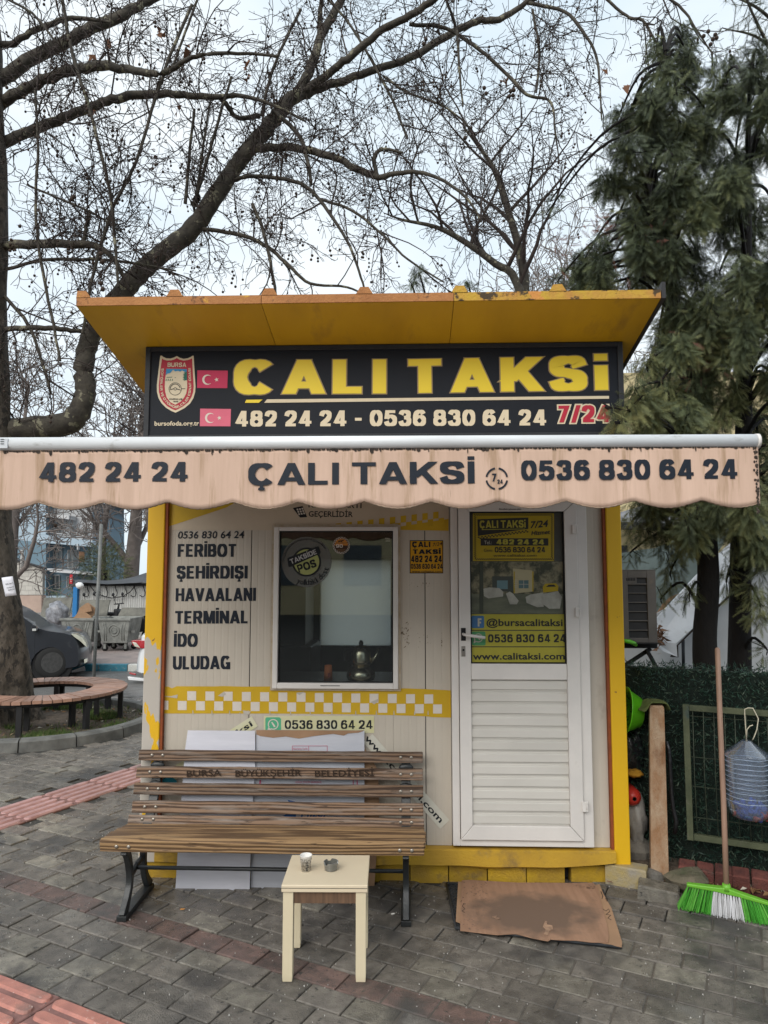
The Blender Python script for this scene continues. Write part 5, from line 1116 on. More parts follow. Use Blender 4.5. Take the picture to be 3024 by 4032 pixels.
def damask(n, xr, yr):
    for _ in range(n):
        x, y = random.uniform(*xr), random.uniform(*yr); p = gr('C2', x, y, .0238); r_ = random.uniform(.0025,.008); a = random.uniform(0,6); k = random.randint(3, 6)
        mb.add([p+Vector((r_*math.cos(a+i*6.283/k)*random.uniform(.5,1), r_*math.sin(a+i*6.283/k)*random.uniform(.5,1), 0)) for i in range(k)], [tuple(range(k))])
damask(150, (862,1005), (655,915)); damask(40, (1470,1585), (665,690)); 
tag(mb.build('printed_pattern', flat('carton_print', (.17,.1,.07)), s3, fixn=False), kind='stuff')
for pts in ([(1308,868),(1322,872),(1318,888),(1348,893),(1352,918),(1330,922),(1325,948),(1303,940),(1312,915),(1296,900)], [(1020,845),(1046,840),(1040,848),(1062,852),(1052,862),(1038,853)]): MB().prism([gr('C2', x, y, .024) for x, y in pts], (0,0,.003)).build('torn_flap', mat('torn_card', (.4,.25,.16), (.2,.125,.085), r=.8, scale=30), s3)
cg = gr('C2', 481, 830, .004); o = MB().tube([cg+Vector((-.009,-.003,.003)), cg+Vector((.010,.003,.003))], .0037, 8).build('cigarette_butt', flat('butt_white', (.7,.68,.62))); tag(o, 'white cigarette butt on the paving left of the mat', 'cigarette butt')
lp = gr('C1', 788, 640, .004); o = MB().prism([lp+Vector(v) for v in ((-.012,-.004,.002),(-.003,-.007,.004),(.008,-.003,.003),(.013,.004,.006),(.003,.005,.004),(-.008,.003,.006))], (0,0,.001)).build('fallen_leaf', flat('leaf_orange', (.5,.22,.05))); tag(o, 'small orange leaf lying on the paving under the bench', 'leaf')
lf_ = gr('C2', 1480, 630, .02)
def maple(p, s_, m, label):
    pts = []
    for k in range(14):
        a = rad(360*k/14+20); r_ = s_*(1 if k % 2 == 0 else .45)*random.uniform(.8,1.15); pts.append(p+Vector((r_*math.cos(a), r_*math.sin(a)*.7, r_*.35*random.random())))
    mb = MB(); mb.add([p+Vector((0,0,.004))]+pts, [(0, k+1, (k+1) % 14+1) for k in range(14)]); o = mb.build('fallen_leaf', m, fixn=False); tag(o, label, 'leaf'); return o
m_lb = mat('brown_leaf', (.22,.12,.07), (.13,.07,.04), r=.8, scale=40)
maple(gr('C2',1485,635,.01), .03, m_lb, 'curled brown leaf against the yellow blocks behind the cardboard'); maple(gr('B1',975,848,.03), .02, m_lb, 'brown leaf by the outward turned end block')
# ------------------------------------------------------------------ things inside the window
op = at('B5', 722, 1898, .09); op.z = 1.067; op.y = max(op.y, .122)
oc = thing('orange_cup', 'orange paper cup standing behind the kiosk window', 'cup', op)
MB().lathe([(0,.001),(.026,.001),(.0265,0),(.0215,.086),(.02,.087),(.0195,.084),(.024,.004),(0,.004)], op, 20).build('cup_body', flat('cup_orange', (.8,.22,.07), r=.5), oc)
MB().box(op.x+.0, op.x+.016, op.y-.0262, op.y-.0255, op.z+.02, op.z+.045).build('cup_print', flat('cup_red_print', (.35,.06,.04)), oc)
kp = at('B5', 1120, 1890, .16); kp.z = 1.067
m_st = mat('steel', (.9,.76,.52), (.75,.66,.5), r=.27, metal=1, scale=5)  # brassy tint puts a warm reflection into the steel's colour
kt = thing('tea_kettle', 'stacked steel tea kettle behind the kiosk window', 'kettle', kp)
MB().lathe([(0,0),(.075,0),(.085,.02),(.08,.05),(.055,.075),(.05,.08)], kp, 28).build('lower_pot', m_st, kt)
MB().lathe([(.045,.08),(.056,.085),(.06,.11),(.058,.16),(.045,.185),(.03,.195),(0,.2)], kp, 28).build('upper_pot', m_st, kt)
MB().lathe([(.012,.198),(.014,.21),(.008,.225),(0,.228)], kp, 12).build('lid_knob', m_black, kt)
MB().tube([kp+Vector((.055,0,.1)), kp+Vector((.085,0,.13)), kp+Vector((.105,0,.18))], [.014,.01,.007], 8).build('spout', m_st, kt)
MB().tube([kp+Vector((-.05,0,.175)), kp+Vector((-.095,0,.165)), kp+Vector((-.1,0,.11)), kp+Vector((-.055,0,.09))], .008, 6).build('handle', m_black, kt)
# ------------------------------------------------------------------ right of the kiosk: edging, hedge, gate, broom, jug
HD = Vector((.92,-.39,0)); HN_ = Vector((.39,.92,0)); H0 = Vector((1.60,.04,0))      # hedge line direction, normal (away), base point
def hp3(c, x, y, off=0.): return pl(c, x, y, (H0+HN_*off)[:2], HD[:2])
m_brk = mat('red_brick', (.19,.06,.045), (.1,.035,.03), r=.9, scale=18, bump=.7, bscale=120, rnd=.25, dirt=[((.05,.035,.03), 9, .55, .15)])
m_stone = mat('grey_stone', (.2,.185,.16), (.1,.09,.08), r=.9, scale=9, bump=.8, bscale=50, dirt=[((.06,.05,.04), 6, .56, .15)])
ROT = Matrix.Rotation(math.atan2(HD.y, HD.x), 4, 'Z')
edg = thing('brick_edging', 'row of dark red bricks on edge under the artificial hedge', 'edging', H0)
MB().box(-.32,2.4,.0,.5,-.02,.085, Matrix.Translation(H0) @ ROT).build('soil_bank', m_soil, edg)
for k in range(11):
    d_ = .05+.088*k; MB().cbox(-.041,.041,-.05,.05,0,.098,.006, Matrix.Translation(H0+HD*d_+HN_*.0+Vector((0,0,random.gauss(.02,.003)))) @ ROT @ Matrix.Rotation(random.gauss(rad(8),.02), 4, 'X') @ Matrix.Rotation(random.gauss(0,.03), 4, 'Y')).build('brick', m_brk, edg)
def rock(c, s_, seed, label, m=m_stone, name='stone', cat='stone'):
    rs = random.Random(seed); mb = MB(); mb.ball((0,0,0), 1, 9, 7); 
    ph = [rs.uniform(0,6) for _ in range(6)]
    mb.v = [tuple(Vector((v[0]*s_[0], v[1]*s_[1], v[2]*s_[2]))*(1+.16*math.sin(v[0]*3+ph[0])+.13*math.sin(v[1]*4+ph[1])+.13*math.sin(v[2]*4+ph[2]))) for v in mb.v]; mb.sm = [False]*len(mb.f)
    o = mb.build(name, m); o.location = c; tag(o, label, cat); return o
rock((1.60,-.09,.06), (.1,.07,.075), 2, 'mossy rounded stone at the left end of the brick edging', mat('mossy_stone', (.15,.125,.09), (.06,.065,.035), r=.95, scale=9, bump=.9, bscale=40))
rock((1.455,-.02,.05), (.055,.05,.045), 5, 'small grey stone between the yellow end block and the mossy stone')
rock((1.45,.2,.1), (.09,.08,.1), 9, 'grey rubble stone behind the rusty post at the kiosk corner')
o = MB().cbox(-.1,.1,-.06,.06,0,.07,.008, Matrix.Translation((1.43,-.15,.0)) @ Matrix.Rotation(rad(-20),4,'Z') @ Matrix.Rotation(rad(4),4,'Y')).build('paving_block', m_pavl); tag(o, 'loose grey paving block lying by the end of the yellow blocks', 'paving block')
# artificial hedge panel
m_hedge = tonemat('hedge_leaves', [(.012,.028,.022),(.02,.05,.036),(.035,.075,.05),(.09,.12,.085)], r=.55); m_hb = flat('hedge_backing', (.012,.02,.015), r=.9)
hz_top = pl('B7', 900, 1700, (H0+HN_*.15)[:2], HD[:2]).z
hedge = thing('artificial_hedge', 'dark green artificial hedge panel behind the metal gate', 'hedge', H0+HN_*.15)
MB().box(-.26,2.3,.13,.2,.06,hz_top, Matrix.Translation(H0) @ ROT).build('backing', m_hb, hedge)
n = 26000; s_ = RS.uniform(-.27,2.3,n); zz = RS.uniform(.05,hz_top+.015,n); topm = RS.rand(n) < .1; zz[topm] = hz_top+RS.uniform(-.01,.03,topm.sum()); off = RS.uniform(.06,.135,n); off[topm] = RS.uniform(.08,.24,topm.sum())
base = np.array(H0)[None]+s_[:,None]*np.array(HD)+off[:,None]*np.array(HN_); base[:,2] = zz
dr = RS.randn(n,3); dr -= np.array(HN_)[None]*1.0; dr[:,2] += .15; dr /= np.linalg.norm(dr,axis=1)[:,None]; ln = RS.uniform(.02,.048,n)[:,None]
sd_ = np.cross(dr, RS.randn(n,3)); sd_ /= np.linalg.norm(sd_,axis=1)[:,None]; wd = .0028
mid = base+dr*ln*.5; V = np.stack([base, mid+sd_*wd, base+dr*ln, mid-sd_*wd], 1).reshape(-1,3)
Fq = np.arange(n*4).reshape(-1,4); tone = np.repeat(np.clip(RS.rand(n)**1.6+ (RS.rand(n)<.04)*.5,0,1), 4)
tag(npmesh('leaves', V, Fq, m_hedge, hedge, tone=tone, n=4), kind='stuff')
# green metal gate panel with wire mesh
m_gf = mat('gate_green', (.1,.11,.06), (.055,.065,.035), r=.7, scale=9, bump=.3, bscale=60, dirt=[((.14,.13,.1), 10, .6, .1), ((.02,.05,.045), 5, .62, .1)]); m_wire = mat('gate_wire', (.07,.09,.06), (.04,.045,.03), r=.6, scale=30)
gp = hp3('B8', 605, 262, .0); gb = hp3('B8', 640, 1385, 0.)
g0s = (gp-H0).dot(HD); GW = 1.35; zT = gp.z-.012; zB = gb.z
gate = thing('mesh_gate', 'rusty green metal frame filled with wire mesh leaning on the hedge', 'gate', H0+HD*g0s)
GM = Matrix.Translation(H0+HD*g0s+Vector((0,0,0))) @ ROT
MB().box(0,.032,0,.03,zB,zT+.012,GM).build('frame_post', m_gf, gate, bevel=.002); MB().box(GW-.032,GW,0,.03,zB,zT+.012,GM).build('frame_post', m_gf, gate, bevel=.002)
MB().box(.034,GW-.034,.002,.03,zT-.02,zT+.01,GM).build('frame_rail', m_gf, gate, bevel=.002); MB().box(.034,GW-.034,.002,.03,zB+.002,zB+.034,GM).build('frame_rail', m_gf, gate, bevel=.002)
k = 0; xw = .034+.018
while xw < GW-.04:
    MB().tube([GM @ Vector((xw+random.gauss(0,.002),.014,zT-.02)), GM @ Vector((xw+random.gauss(0,.003),.014,(zT+zB)/2)), GM @ Vector((xw,.014,zB+.03))], .0022, 5).build('wire', m_wire, gate); xw += .052
for f in (.93,.62,.4,.17):
    z = zB+(zT-zB)*f; MB().tube([GM @ Vector((.03,.018,z)), GM @ Vector((GW-.03,.018,z))], .0022, 5).build('wire', m_wire, gate)
# rusty square post with a folded cloth
m_rust = mat('rusty_post', (.3,.16,.08), (.42,.3,.2), r=.9, scale=22, bump=.6, bscale=150, stretch=(1,1,.5), dirt=[((.17,.07,.03), 4, .55, .12)])
pb = at('B8', 425, 1590, .0); pt = at('B8', 400, 268, .02)
vs = []
for p, w_ in ((Vector((pb.x,0.0,.03)), .047), (Vector((pt.x+.002,.02,pt.z-.012)), .039), (Vector((pt.x,.02,pt.z)), .033)):
    vs += [p+Vector((a*w_, b*w_, 0)) for a, b in ((-1,-1),(1,-1),(1,1),(-1,1))]
M15 = Matrix.Rotation(rad(-14), 4, 'Z')
vs = []
for p, w_ in ((Vector((pb.x,.03,.03)), .046), (Vector((pt.x+.002,.05,pt.z-.012)), .038), (Vector((pt.x,.05,pt.z)), .033)):
    vs += [p+(M15 @ Vector((a*w_, b*w_, 0))) for a, b in ((-1,-1),(1,-1),(1,1),(-1,1))]
o = MB().add(vs, [(3,2,1,0)]+[(i*4+k, i*4+(k+1) % 4, (i+1)*4+(k+1) % 4, (i+1)*4+k) for i in range(2) for k in range(4)]+[(8,9,10,11)]).build('rusty_post', m_rust, bevel=.003); tag(o, 'short rusty square post between the kiosk corner and the gate', 'post')
m_tow = mat('olive_cloth', (.1,.12,.03), (.06,.075,.02), r=.95, scale=40, bump=.5, bscale=400)
pz = pt.z+.004; px_ = pt.x; mb = MB()
def cloth_strip(path, w_, n_=2):
    pass
path = [(px_-.1,-.02,pz-.035),(px_-.075,.0,pz-.03),(px_-.05,.02,pz+.005),(px_-.03,.03,pz+.010),(px_+.03,.03,pz+.012),(px_+.05,.03,pz+.004),(px_+.062,.03,pz-.04)]
vs = []
for k_, p in enumerate(path):
    for j in range(5): f = j/4-.5; vs.append((p[0]+.004*math.sin(j*2+k_), p[1]+.03+f*.12, p[2]+.004*math.sin(j*1.7+k_*1.1)))
c1 = mb.add(vs, [(i*5+j, i*5+j+1, (i+1)*5+j+1, (i+1)*5+j) for i in range(len(path)-1) for j in range(4)], True).build('folded_cloth', m_tow, fixn=False); c1.modifiers.new('t', 'SOLIDIFY').thickness = .009; tag(c1, 'olive green folded cloth draped over the top of the rusty post', 'cloth')
m_ss = c1.modifiers.new('s', 'SUBSURF'); m_ss.levels = 2; m_ss.render_levels = 2
# green basin hanging on the kiosk side
m_grn = flat('green_plastic', (.1,.42,.01), r=.3, spec=.5)
cb = at('B8', 150, 340, .12)
mb = MB(); cc = Vector((1.475, .15, cb.z))
mb.lathe([(0,.015),(.09,.015),(.1,.02),(.15,.115),(.165,.12),(.165,.125),(.148,.122),(.095,.03),(0,.027)], (0,0,0), 28)
Mb = Matrix.Translation(cc) @ Matrix.Rotation(rad(-82), 4, 'Y') @ Matrix.Scale(.82, 4)
mb.v = [tuple(Mb @ Vector(v)) for v in mb.v]
o = mb.build('green_basin', m_grn); tag(o, 'bright green plastic basin hung at the kiosk corner behind the post', 'basin')
# clutter between kiosk and post
m_bag = mat('black_bag', (.012,.012,.014), (.008,.008,.009), r=.3, scale=6, bump=1, bscale=14, spec=.6)
def crumple(c, s_, seed, m, name, label, cat):
    rs = random.Random(seed); mb = MB(); mb.ball((0,0,0), 1, 22, 16); ph = [rs.uniform(0,6) for _ in range(9)]
    mb.v = [tuple(Vector((v[0]*s_[0], v[1]*s_[1], v[2]*s_[2]))*(1+.08*math.sin(v[0]*9+ph[0]+v[2]*5)+.07*math.sin(v[1]*11+ph[1])+.06*math.sin(v[2]*13+v[0]*7+ph[2]))) for v in mb.v]
    o = mb.build(name, m); o.location = c; tag(o, label, cat); return o
crumple((1.44,.3,.62), (.09,.1,.17), 3, m_bag, 'rubbish_bag', 'black rubbish bag stuffed behind the kiosk corner under the basin', 'bag')
crumple((1.43,.2,.3), (.06,.08,.15), 4, mat('pale_bag', (.3,.29,.27), (.2,.19,.18), r=.5, scale=8, bump=.8, bscale=20), 'sack', 'grey plastic sack standing behind the kiosk corner below the red bottle', 'sack')
rc = at('B8', 203, 1040, .1)
rb = thing('red_canister', 'red plastic canister with a round spout behind the kiosk corner', 'canister', rc)
MB().lathe([(.012,-.012),(.02,-.01),(.04,.005),(.05,.03),(.05,.16),(.035,.18),(0,.18)], rc, 20, 'y').build('canister_body', flat('red_plastic', (.42,.03,.02), r=.35), rb); MB().lathe([(0,-.006),(.009,-.012),(.011,-.014),(.012,-.012)], rc, 12, 'y').build('spout_hole', m_black, rb)
o = crumple(at('B8', 205, 830, .16), (.05,.05,.02), 8, flat('yellow_rag', (.4,.2,.02), r=.9), 'yellow_rag', 'small yellow rag above the red canister', 'rag')
# hose / strap hanging beside the gate
o = MB().tube([hp3('B8', x, y, -.01) for x, y in ((470,565),(495,640),(505,800),(515,1000),(530,1130),(555,1230),(540,1330))], .012, 6).build('black_strap', m_bag); tag(o, 'dark rubber strap hanging on the hedge between post and gate', 'strap')
# broom
fp = gr('B8', 972, 1790, .115); tp = at('B7', 1128, 1475, .0)
# handle leans back against the gate
f0 = gr('B8', 970, 1785, .1)
ft = pl('B7', 1130, 1478, (H0+HN_*-.035)[:2], HD[:2])
fb = pl('B8', 970, 1780, (H0+HN_*-.31)[:2], HD[:2])
broom = thing('broom', 'broom with green and white bristles and long wooden handle leaning on the gate', 'broom', (fb.x, fb.y, 0))
m_hnd = mat('broom_handle', (.34,.21,.15), (.25,.155,.11), r=.6, scale=5, stretch=(3,3,.5)); m_bg = flat('broom_green', (.15,.42,.04), r=.35); m_b1 = tonemat('bristle_green', [(.02,.14,.01),(.05,.3,.025),(.15,.45,.07)]); m_b2 = tonemat('bristle_white', [(.4,.4,.4),(.6,.6,.62),(.7,.7,.72)])
MB().tube([fb+Vector((0,0,-.015)), fb.lerp(ft,.33)+Vector((.002,0,0)), fb.lerp(ft,.66), ft, ft+(ft-fb).normalized()*.008], [.0135,.0135,.0135,.0135,.007], 12).build('handle', m_hnd, broom)
hA = pl('B8', 640, 1752, (H0+HN_*-.31)[:2], HD[:2]); hdz = .0
BD = HD; cen = fb-Vector((0,0,.012)); 
hl = (cen-hA).dot(HD)
# head follows the ground, sloping slightly
slope = (cen.z-hA.z)/hl
def hpnt(s__, dz=0, dn=0): return cen+HD*s__+Vector((0,0,slope*0+((-abs(s__)/hl*.016) if True else 0)+ (hA.z-cen.z+.016)*(-s__/hl)+dz))+HN_*dn
MB().bar([hpnt(s__) for s__ in (-hl,-hl*.6,-hl*.25,0,hl*.25,hl*.6,hl)], [.03,.034,.036,.04,.036,.034,.03], [.014,.018,.022,.03,.022,.018,.014]).build('head', m_bg, broom, bevel=.004)
MB().tube([cen+Vector((0,0,.0)), cen+Vector((0,0,.03))], [.024,.018], 12).build('socket', m_bg, broom)
for (a, b, m_, nm, cnt) in ((-hl,-hl*.33,m_b1,'green_bristles',620),(-hl*.33,hl*.33,m_b2,'white_bristles',560),(hl*.33,hl,m_b1,'green_bristles',620)):
    V = []; T_ = []
    nc = int((b-a)/.0115)
    for ic in range(nc):
        for row in (-1.5,-.5,.5,1.5):
            sx = a+(b-a)*(ic+.5)/nc; tn = random.random(); fan = sx/hl*.045
            for _ in range(9):
                p0 = hpnt(sx, -.008, row*.008)+Vector((random.gauss(0,.0018), random.gauss(0,.0018), 0)); e = p0+HD*(fan+random.gauss(0,.006))+HN_*(row*.007-.015+random.gauss(0,.005)); e.z = random.uniform(.003,.022)
                sdv = Vector((.0011,0,0)); V += [p0-sdv, p0+sdv, e+sdv, e-sdv]; T_ += [min(1, max(0, tn*.8+random.random()*.2))]*4
    tag(npmesh(nm, np.array([tuple(v) for v in V]), np.arange(len(V)).reshape(-1,4), m_, broom, tone=np.array(T_), n=4), kind='stuff')
# water jug hanging on a wire loop
jc = pl('B8', 1150, 900, (H0+HN_*-.13)[:2], HD[:2]); JS = (pl('B8', 1320, 900, (H0+HN_*-.13)[:2], HD[:2])-pl('B8', 950, 900, (H0+HN_*-.13)[:2], HD[:2])).length
jt, jb = pl('B8', 1150, 560, (H0+HN_*-.13)[:2], HD[:2]).z, pl('B8', 1150, 1200, (H0+HN_*-.13)[:2], HD[:2]).z
jug = thing('water_jug', 'clear ribbed plastic water jug hanging on a wire loop from the gate', 'jug', (jc.x, jc.y, jb))
R_ = JS*.53; HJ = jt-jb; prof = [(0,.01),(R_*.6,.0),(R_*.8,.012),(R_*.95,HJ*.12),(R_*.97,HJ*.2)]
for i in range(9): z = HJ*(.24+.062*i); prof += [(R_*1.0, z), (R_*.93, z+HJ*.03)]
prof += [(R_,HJ*.81),(R_*.95,HJ*.84),(R_*.25,HJ*.99),(R_*.22,HJ)]
jc0 = Vector((jc.x, jc.y, jb))
pm = bpy.data.materials.new('clear_plastic'); pm.use_nodes = True; t = pm.node_tree; t.nodes.clear(); o_ = t.nodes.new('ShaderNodeOutputMaterial'); g_ = t.nodes.new('ShaderNodeBsdfGlossy'); g_.inputs['Roughness'].default_value = .12; tr = t.nodes.new('ShaderNodeBsdfTransparent'); tr.inputs[0].default_value = (.86,.92,1,1)
df = t.nodes.new('ShaderNodeBsdfDiffuse'); df.inputs[0].default_value = (.4,.47,.6,1); lw = t.nodes.new('ShaderNodeLayerWeight'); lw.inputs[0].default_value = .35
x1_ = t.nodes.new('ShaderNodeMixShader'); x2_ = t.nodes.new('ShaderNodeMixShader'); x1_.inputs[0].default_value = .17; t.links.new(tr.outputs[0], x1_.inputs[1]); t.links.new(df.outputs[0], x1_.inputs[2])
mlt = t.nodes.new('ShaderNodeMath'); mlt.operation = 'MULTIPLY'; mlt.inputs[1].default_value = 1.1; t.links.new(lw.outputs['Facing'], mlt.inputs[0]); t.links.new(mlt.outputs[0], x2_.inputs[0]); t.links.new(x1_.outputs[0], x2_.inputs[1]); t.links.new(g_.outputs[0], x2_.inputs[2]); t.links.new(x2_.outputs[0], o_.inputs[0])
MB().lathe(prof, jc0, 32).build('jug_shell', pm, jug)
m_rib = mat('jug_rib', (.36,.43,.54), (.24,.3,.39), r=.15, spec=.8, scale=30)
for i in range(10):
    z = HJ*(.24+.062*i); MB().tube([jc0+Vector((R_*1.0*math.cos(2*math.pi*k/28), R_*1.0*math.sin(2*math.pi*k/28), z+.001*math.sin(k*1.3+i))) for k in range(29)], .0014, 5, cap=False).build('jug_rib', m_rib, jug)
for i, (m_, zz_, r_) in enumerate(((flat('cap_blue', (.02,.045,.22)), .035, .6), (flat('cap_blue2', (.04,.08,.32)), .06, .7), (flat('cap_red', (.4,.05,.05)), .028, .75))):
    mb = MB(); rs = random.Random(i)
    for _ in range(40 if i < 2 else 12):
        a = rs.uniform(0, 6.28); q_ = R_*r_*math.sqrt(rs.random()); p = jc0+Vector((q_*math.cos(a), q_*math.sin(a), zz_+rs.uniform(-.025,.012))); MM = Matrix.Translation(p) @ Matrix.Rotation(rs.uniform(0,3), 4, 'X') @ Matrix.Rotation(rs.uniform(0,3), 4, 'Y')
        n0 = len(mb.v); mb.lathe([(0,0),(.014,0),(.014,.01),(.012,.01)], (0,0,0), 9); mb.v[n0:] = [tuple(MM @ Vector(v)) for v in mb.v[n0:]]
    tag(mb.build('bottle_caps', m_, jug), kind='stuff')
wl = [pl('B8', x, y, (H0+HN_*-.06)[:2], HD[:2]) for x, y in ((1135,556),(1128,440),(1122,340),(1122,300),(1150,290),(1190,292),(1210,330),(1235,380),(1222,470),(1200,530),(1187,556))]
MB().tube(wl, .0028, 6).tube([pl('B8', x, y, (H0+HN_*-.065)[:2], HD[:2]) for x, y in ((1138,540),(1140,470),(1165,440),(1190,432))], .0028, 6).build('wire_loop', flat('loop_white', (.6,.55,.42), r=.5), jug)
# ------------------------------------------------------------------ air conditioner on the kiosk side
AY_ = .75
def ap_(x, y): return at('B7', x, y, AY_)
m_ac = mat('ac_casing', (.11,.1,.092), (.08,.072,.066), r=.55, scale=5, dirt=[((.12,.1,.08), 8, .62, .1)])
ac = thing('air_conditioner', 'grey outdoor air conditioning unit on a bracket at the kiosk side', 'air conditioner', (1.6,.9,1.2))
cz0, cz1 = ap_(470,1405).z, ap_(300,665).z; cx0, cx1 = ap_(145,1000).x-.01, ap_(482,1000).x
cs = MB()
# end face built as frame bars round real slots
ex = [ap_(178,0+900).x, ap_(398,900).x]
slots = [(727,795,292,410),(800,892,190,405),(893,988,184,402),(990,1085,180,396),(1086,1180,174,392),(1184,1280,168,388),(1282,1366,162,384)]
MB().box(cx0, cx1, AY_+.012, AY_+.75, cz0, cz1).build('casing', m_dark, ac)
zs = []
fr = MB(); fr.box(cx0-.006, cx0+.042, AY_, AY_+.76, cz0-.004, cz1+.004); fr.box(cx1-.052, cx1+.006, AY_, AY_+.76, cz0-.004, cz1+.004)
prev = cz0-.004
for (ya, yb_, xa, xb_) in reversed(slots):
    z0_, z1_ = ap_(290, yb_-4).z, ap_(290, ya+4).z
    fr.box(cx0+.0425, cx1-.0525, AY_+.001, AY_+.011, prev, z0_); prev = z1_
fr.box(cx0+.0425, cx1-.0525, AY_+.001, AY_+.011, prev, cz1+.0035)
z0_, z1_ = ap_(290,795-4).z, ap_(290,727+4).z; fr.box(cx0+.0425, ap_(285,760).x, AY_+.0012, AY_+.0108, z0_+.0005, z1_-.0005)
fr.box(cx0+.042, cx1-.052, AY_+.7, AY_+.76, cz0, cz1); fr.box(cx0-.007, cx1+.007, AY_+.0, AY_+.765, cz1+.0045, cz1+.012)
fr.build('grille_panel', m_ac, ac, bevel=.002)
gp_ = ap_(222,748); mb = MB()
for i in range(6): mb.box(gp_.x-.03+i*.0105, gp_.x-.024+i*.0105, AY_-.0015, AY_+.0, gp_.z-.009, gp_.z+.009)
mb.build('handle_vent', m_black, ac)
MB().box(1.345,cx1+.02,AY_+.05,AY_+.085,cz0-.045,cz0-.008).box(1.345,cx1+.02,AY_+.6,AY_+.635,cz0-.045,cz0-.008).bar([(1.36,AY_+.067,cz0-.3),(cx1-.02,AY_+.067,cz0-.05)], .03, .02).bar([(cx1-.06,AY_+.03,cz0-.05),(cx1+.04,AY_+.03,cz0-.24)], .03, .02).build('bracket', m_black, ac)
o = MB().tube([at('B7', x, y, AY_-.04) for x, y in ((150,1390),(200,1398),(250,1415),(285,1440))], [.012,.014,.014,.01], 8).build('green_brush', m_grn); 
mb = MB()
for i in range(12):
    p = at('B7', 158+i*11, 1393+i*3.6, AY_-.045); mb.tube([p+Vector((0,0,.012)), p+Vector((0,-.012,-.008))], .003, 5)
mb.build('bristles', m_grn, o); tag(o, 'bright green plastic brush tucked under the air conditioner', 'brush')
MB().box(cx0,cx1+.01,AY_-.06,AY_+.7,cz0-.0075,cz0-.0045).build('drip_tray', m_black, ac)
# ------------------------------------------------------------------ white market tent and buildings behind the hedge
m_tarp = mat('tarp_white', (.55,.56,.57), (.42,.43,.44), r=.6, scale=1.8, bump=.5, bscale=3, stretch=(1,1,.5), dirt=[((.25,.24,.22), 2.5, .6, .15), ((.12,.1,.08), 9, .72, .05)]); m_tarpw = mat('tarp_bright', (.7,.72,.75), (.6,.61,.63), r=.5, scale=3, bump=.4, bscale=6, dirt=[((.35,.34,.32), 8, .58, .12), ((.12,.11,.1), 25, .73, .04)])
m_tarpg = mat('tarp_grey_green', (.2,.25,.24), (.12,.155,.15), r=.6, scale=3, bump=.4, bscale=5, dirt=[((.35,.38,.37), 3, .6, .15)])
TYp = 3.6
tent = thing('market_tent', 'white tarpaulin tent with a steep sloping roof behind the hedge', 'tent', (3.5,TYp,0))
def sh(pts, dY, m, name, th=.02, c='B7', Ys=None): return MB().prism([at(c, x, y, TYp+(Ys[i] if Ys else dY)) for i, (x, y) in enumerate(pts)], (0,th,0)).build(name, m, tent)
sh([(100,1500),(500,1100),(700,1000),(1659,620),(2600,300),(2600,2400),(100,2400)], .3, m_tarp, 'wall_sheet')
sh([(470,1180),(900,710),(1250,380),(1700,60),(2300,-300),(2300,20),(1700,490),(1290,870),(1130,1030),(980,1160),(700,1415),(712,1560),(560,1500),(470,1400)], 0, m_tarpw, 'roof_sheet', .015, Ys=[0,.25,.3,.35,.4,.2,.1,.0,0,0,-.05,-.05,-.05,-.02])
sh([(640,1560),(700,1450),(980,1160),(1130,1030),(1290,880),(1700,500),(2300,40),(2300,90),(1700,545),(1290,905),(1130,1055),(985,1185),(720,1440),(722,1565)], -.02, m_grim, 'roof_edge', .02)
sh([(90,480),(300,440),(480,420),(700,330),(1000,240),(1300,200),(1120,490),(900,720),(760,900),(490,1120),(300,700),(90,720)], .7, m_tarpg, 'side_tarp', .02)
sh([(495,1100),(560,1000),(640,930),(720,900),(650,960),(560,1060)], -.04, m_cb, 'torn_flap', .01)
MB().tube([at('B7',770,1380,TYp+.2), at('B7',775,1720,TYp+.2)], .018, 8).build('tent_pole', m_fr, tent)
mb = MB(); rs = random.Random(4)
for _ in range(60):
    p = at('B7', rs.gauss(520,25), rs.gauss(1350,50), TYp-.1); mb.add([p, p+Vector((rs.gauss(0,.04), rs.gauss(0,.02), rs.gauss(0,.03))), p+Vector((rs.gauss(0,.03), rs.gauss(0,.02), rs.gauss(0,.04)))], [(0,1,2)])
tag(mb.build('leaf_litter', m_lb, tent, fixn=False), kind='stuff')
bb = thing('beige_building', 'pale yellow building behind the tent with a grey canopy', 'building', (5,9,0))
m_bei = mat('render_beige', (.62,.52,.3), (.55,.46,.27), r=.8, scale=2)
MB().box(2.6,14,9,16,-.3,5.4).build('wall', m_bei, bb); 
q = [at('B7',60,150,8.2), at('B7',1300,185,8.2), at('B7',1300,235,8.2), at('B7',60,215,8.2)]
MB().prism(q, (0,.3,0)).build('canopy_beam', m_flash, bb); MB().prism([at('B7',60,60,9-.3), at('B7',400,-40,8.7), at('B7',1350,-60,8.7), at('B7',1350,180,8.3), at('B7',60,145,8.3)], (0,.1,0)).build('canopy_cloth', mat('canopy_grey', (.25,.26,.29), (.18,.19,.21), r=.8), bb)
MB().box(3.3,4.1,8.97,8.995,.8,2.2).build('window', m_cab, bb)
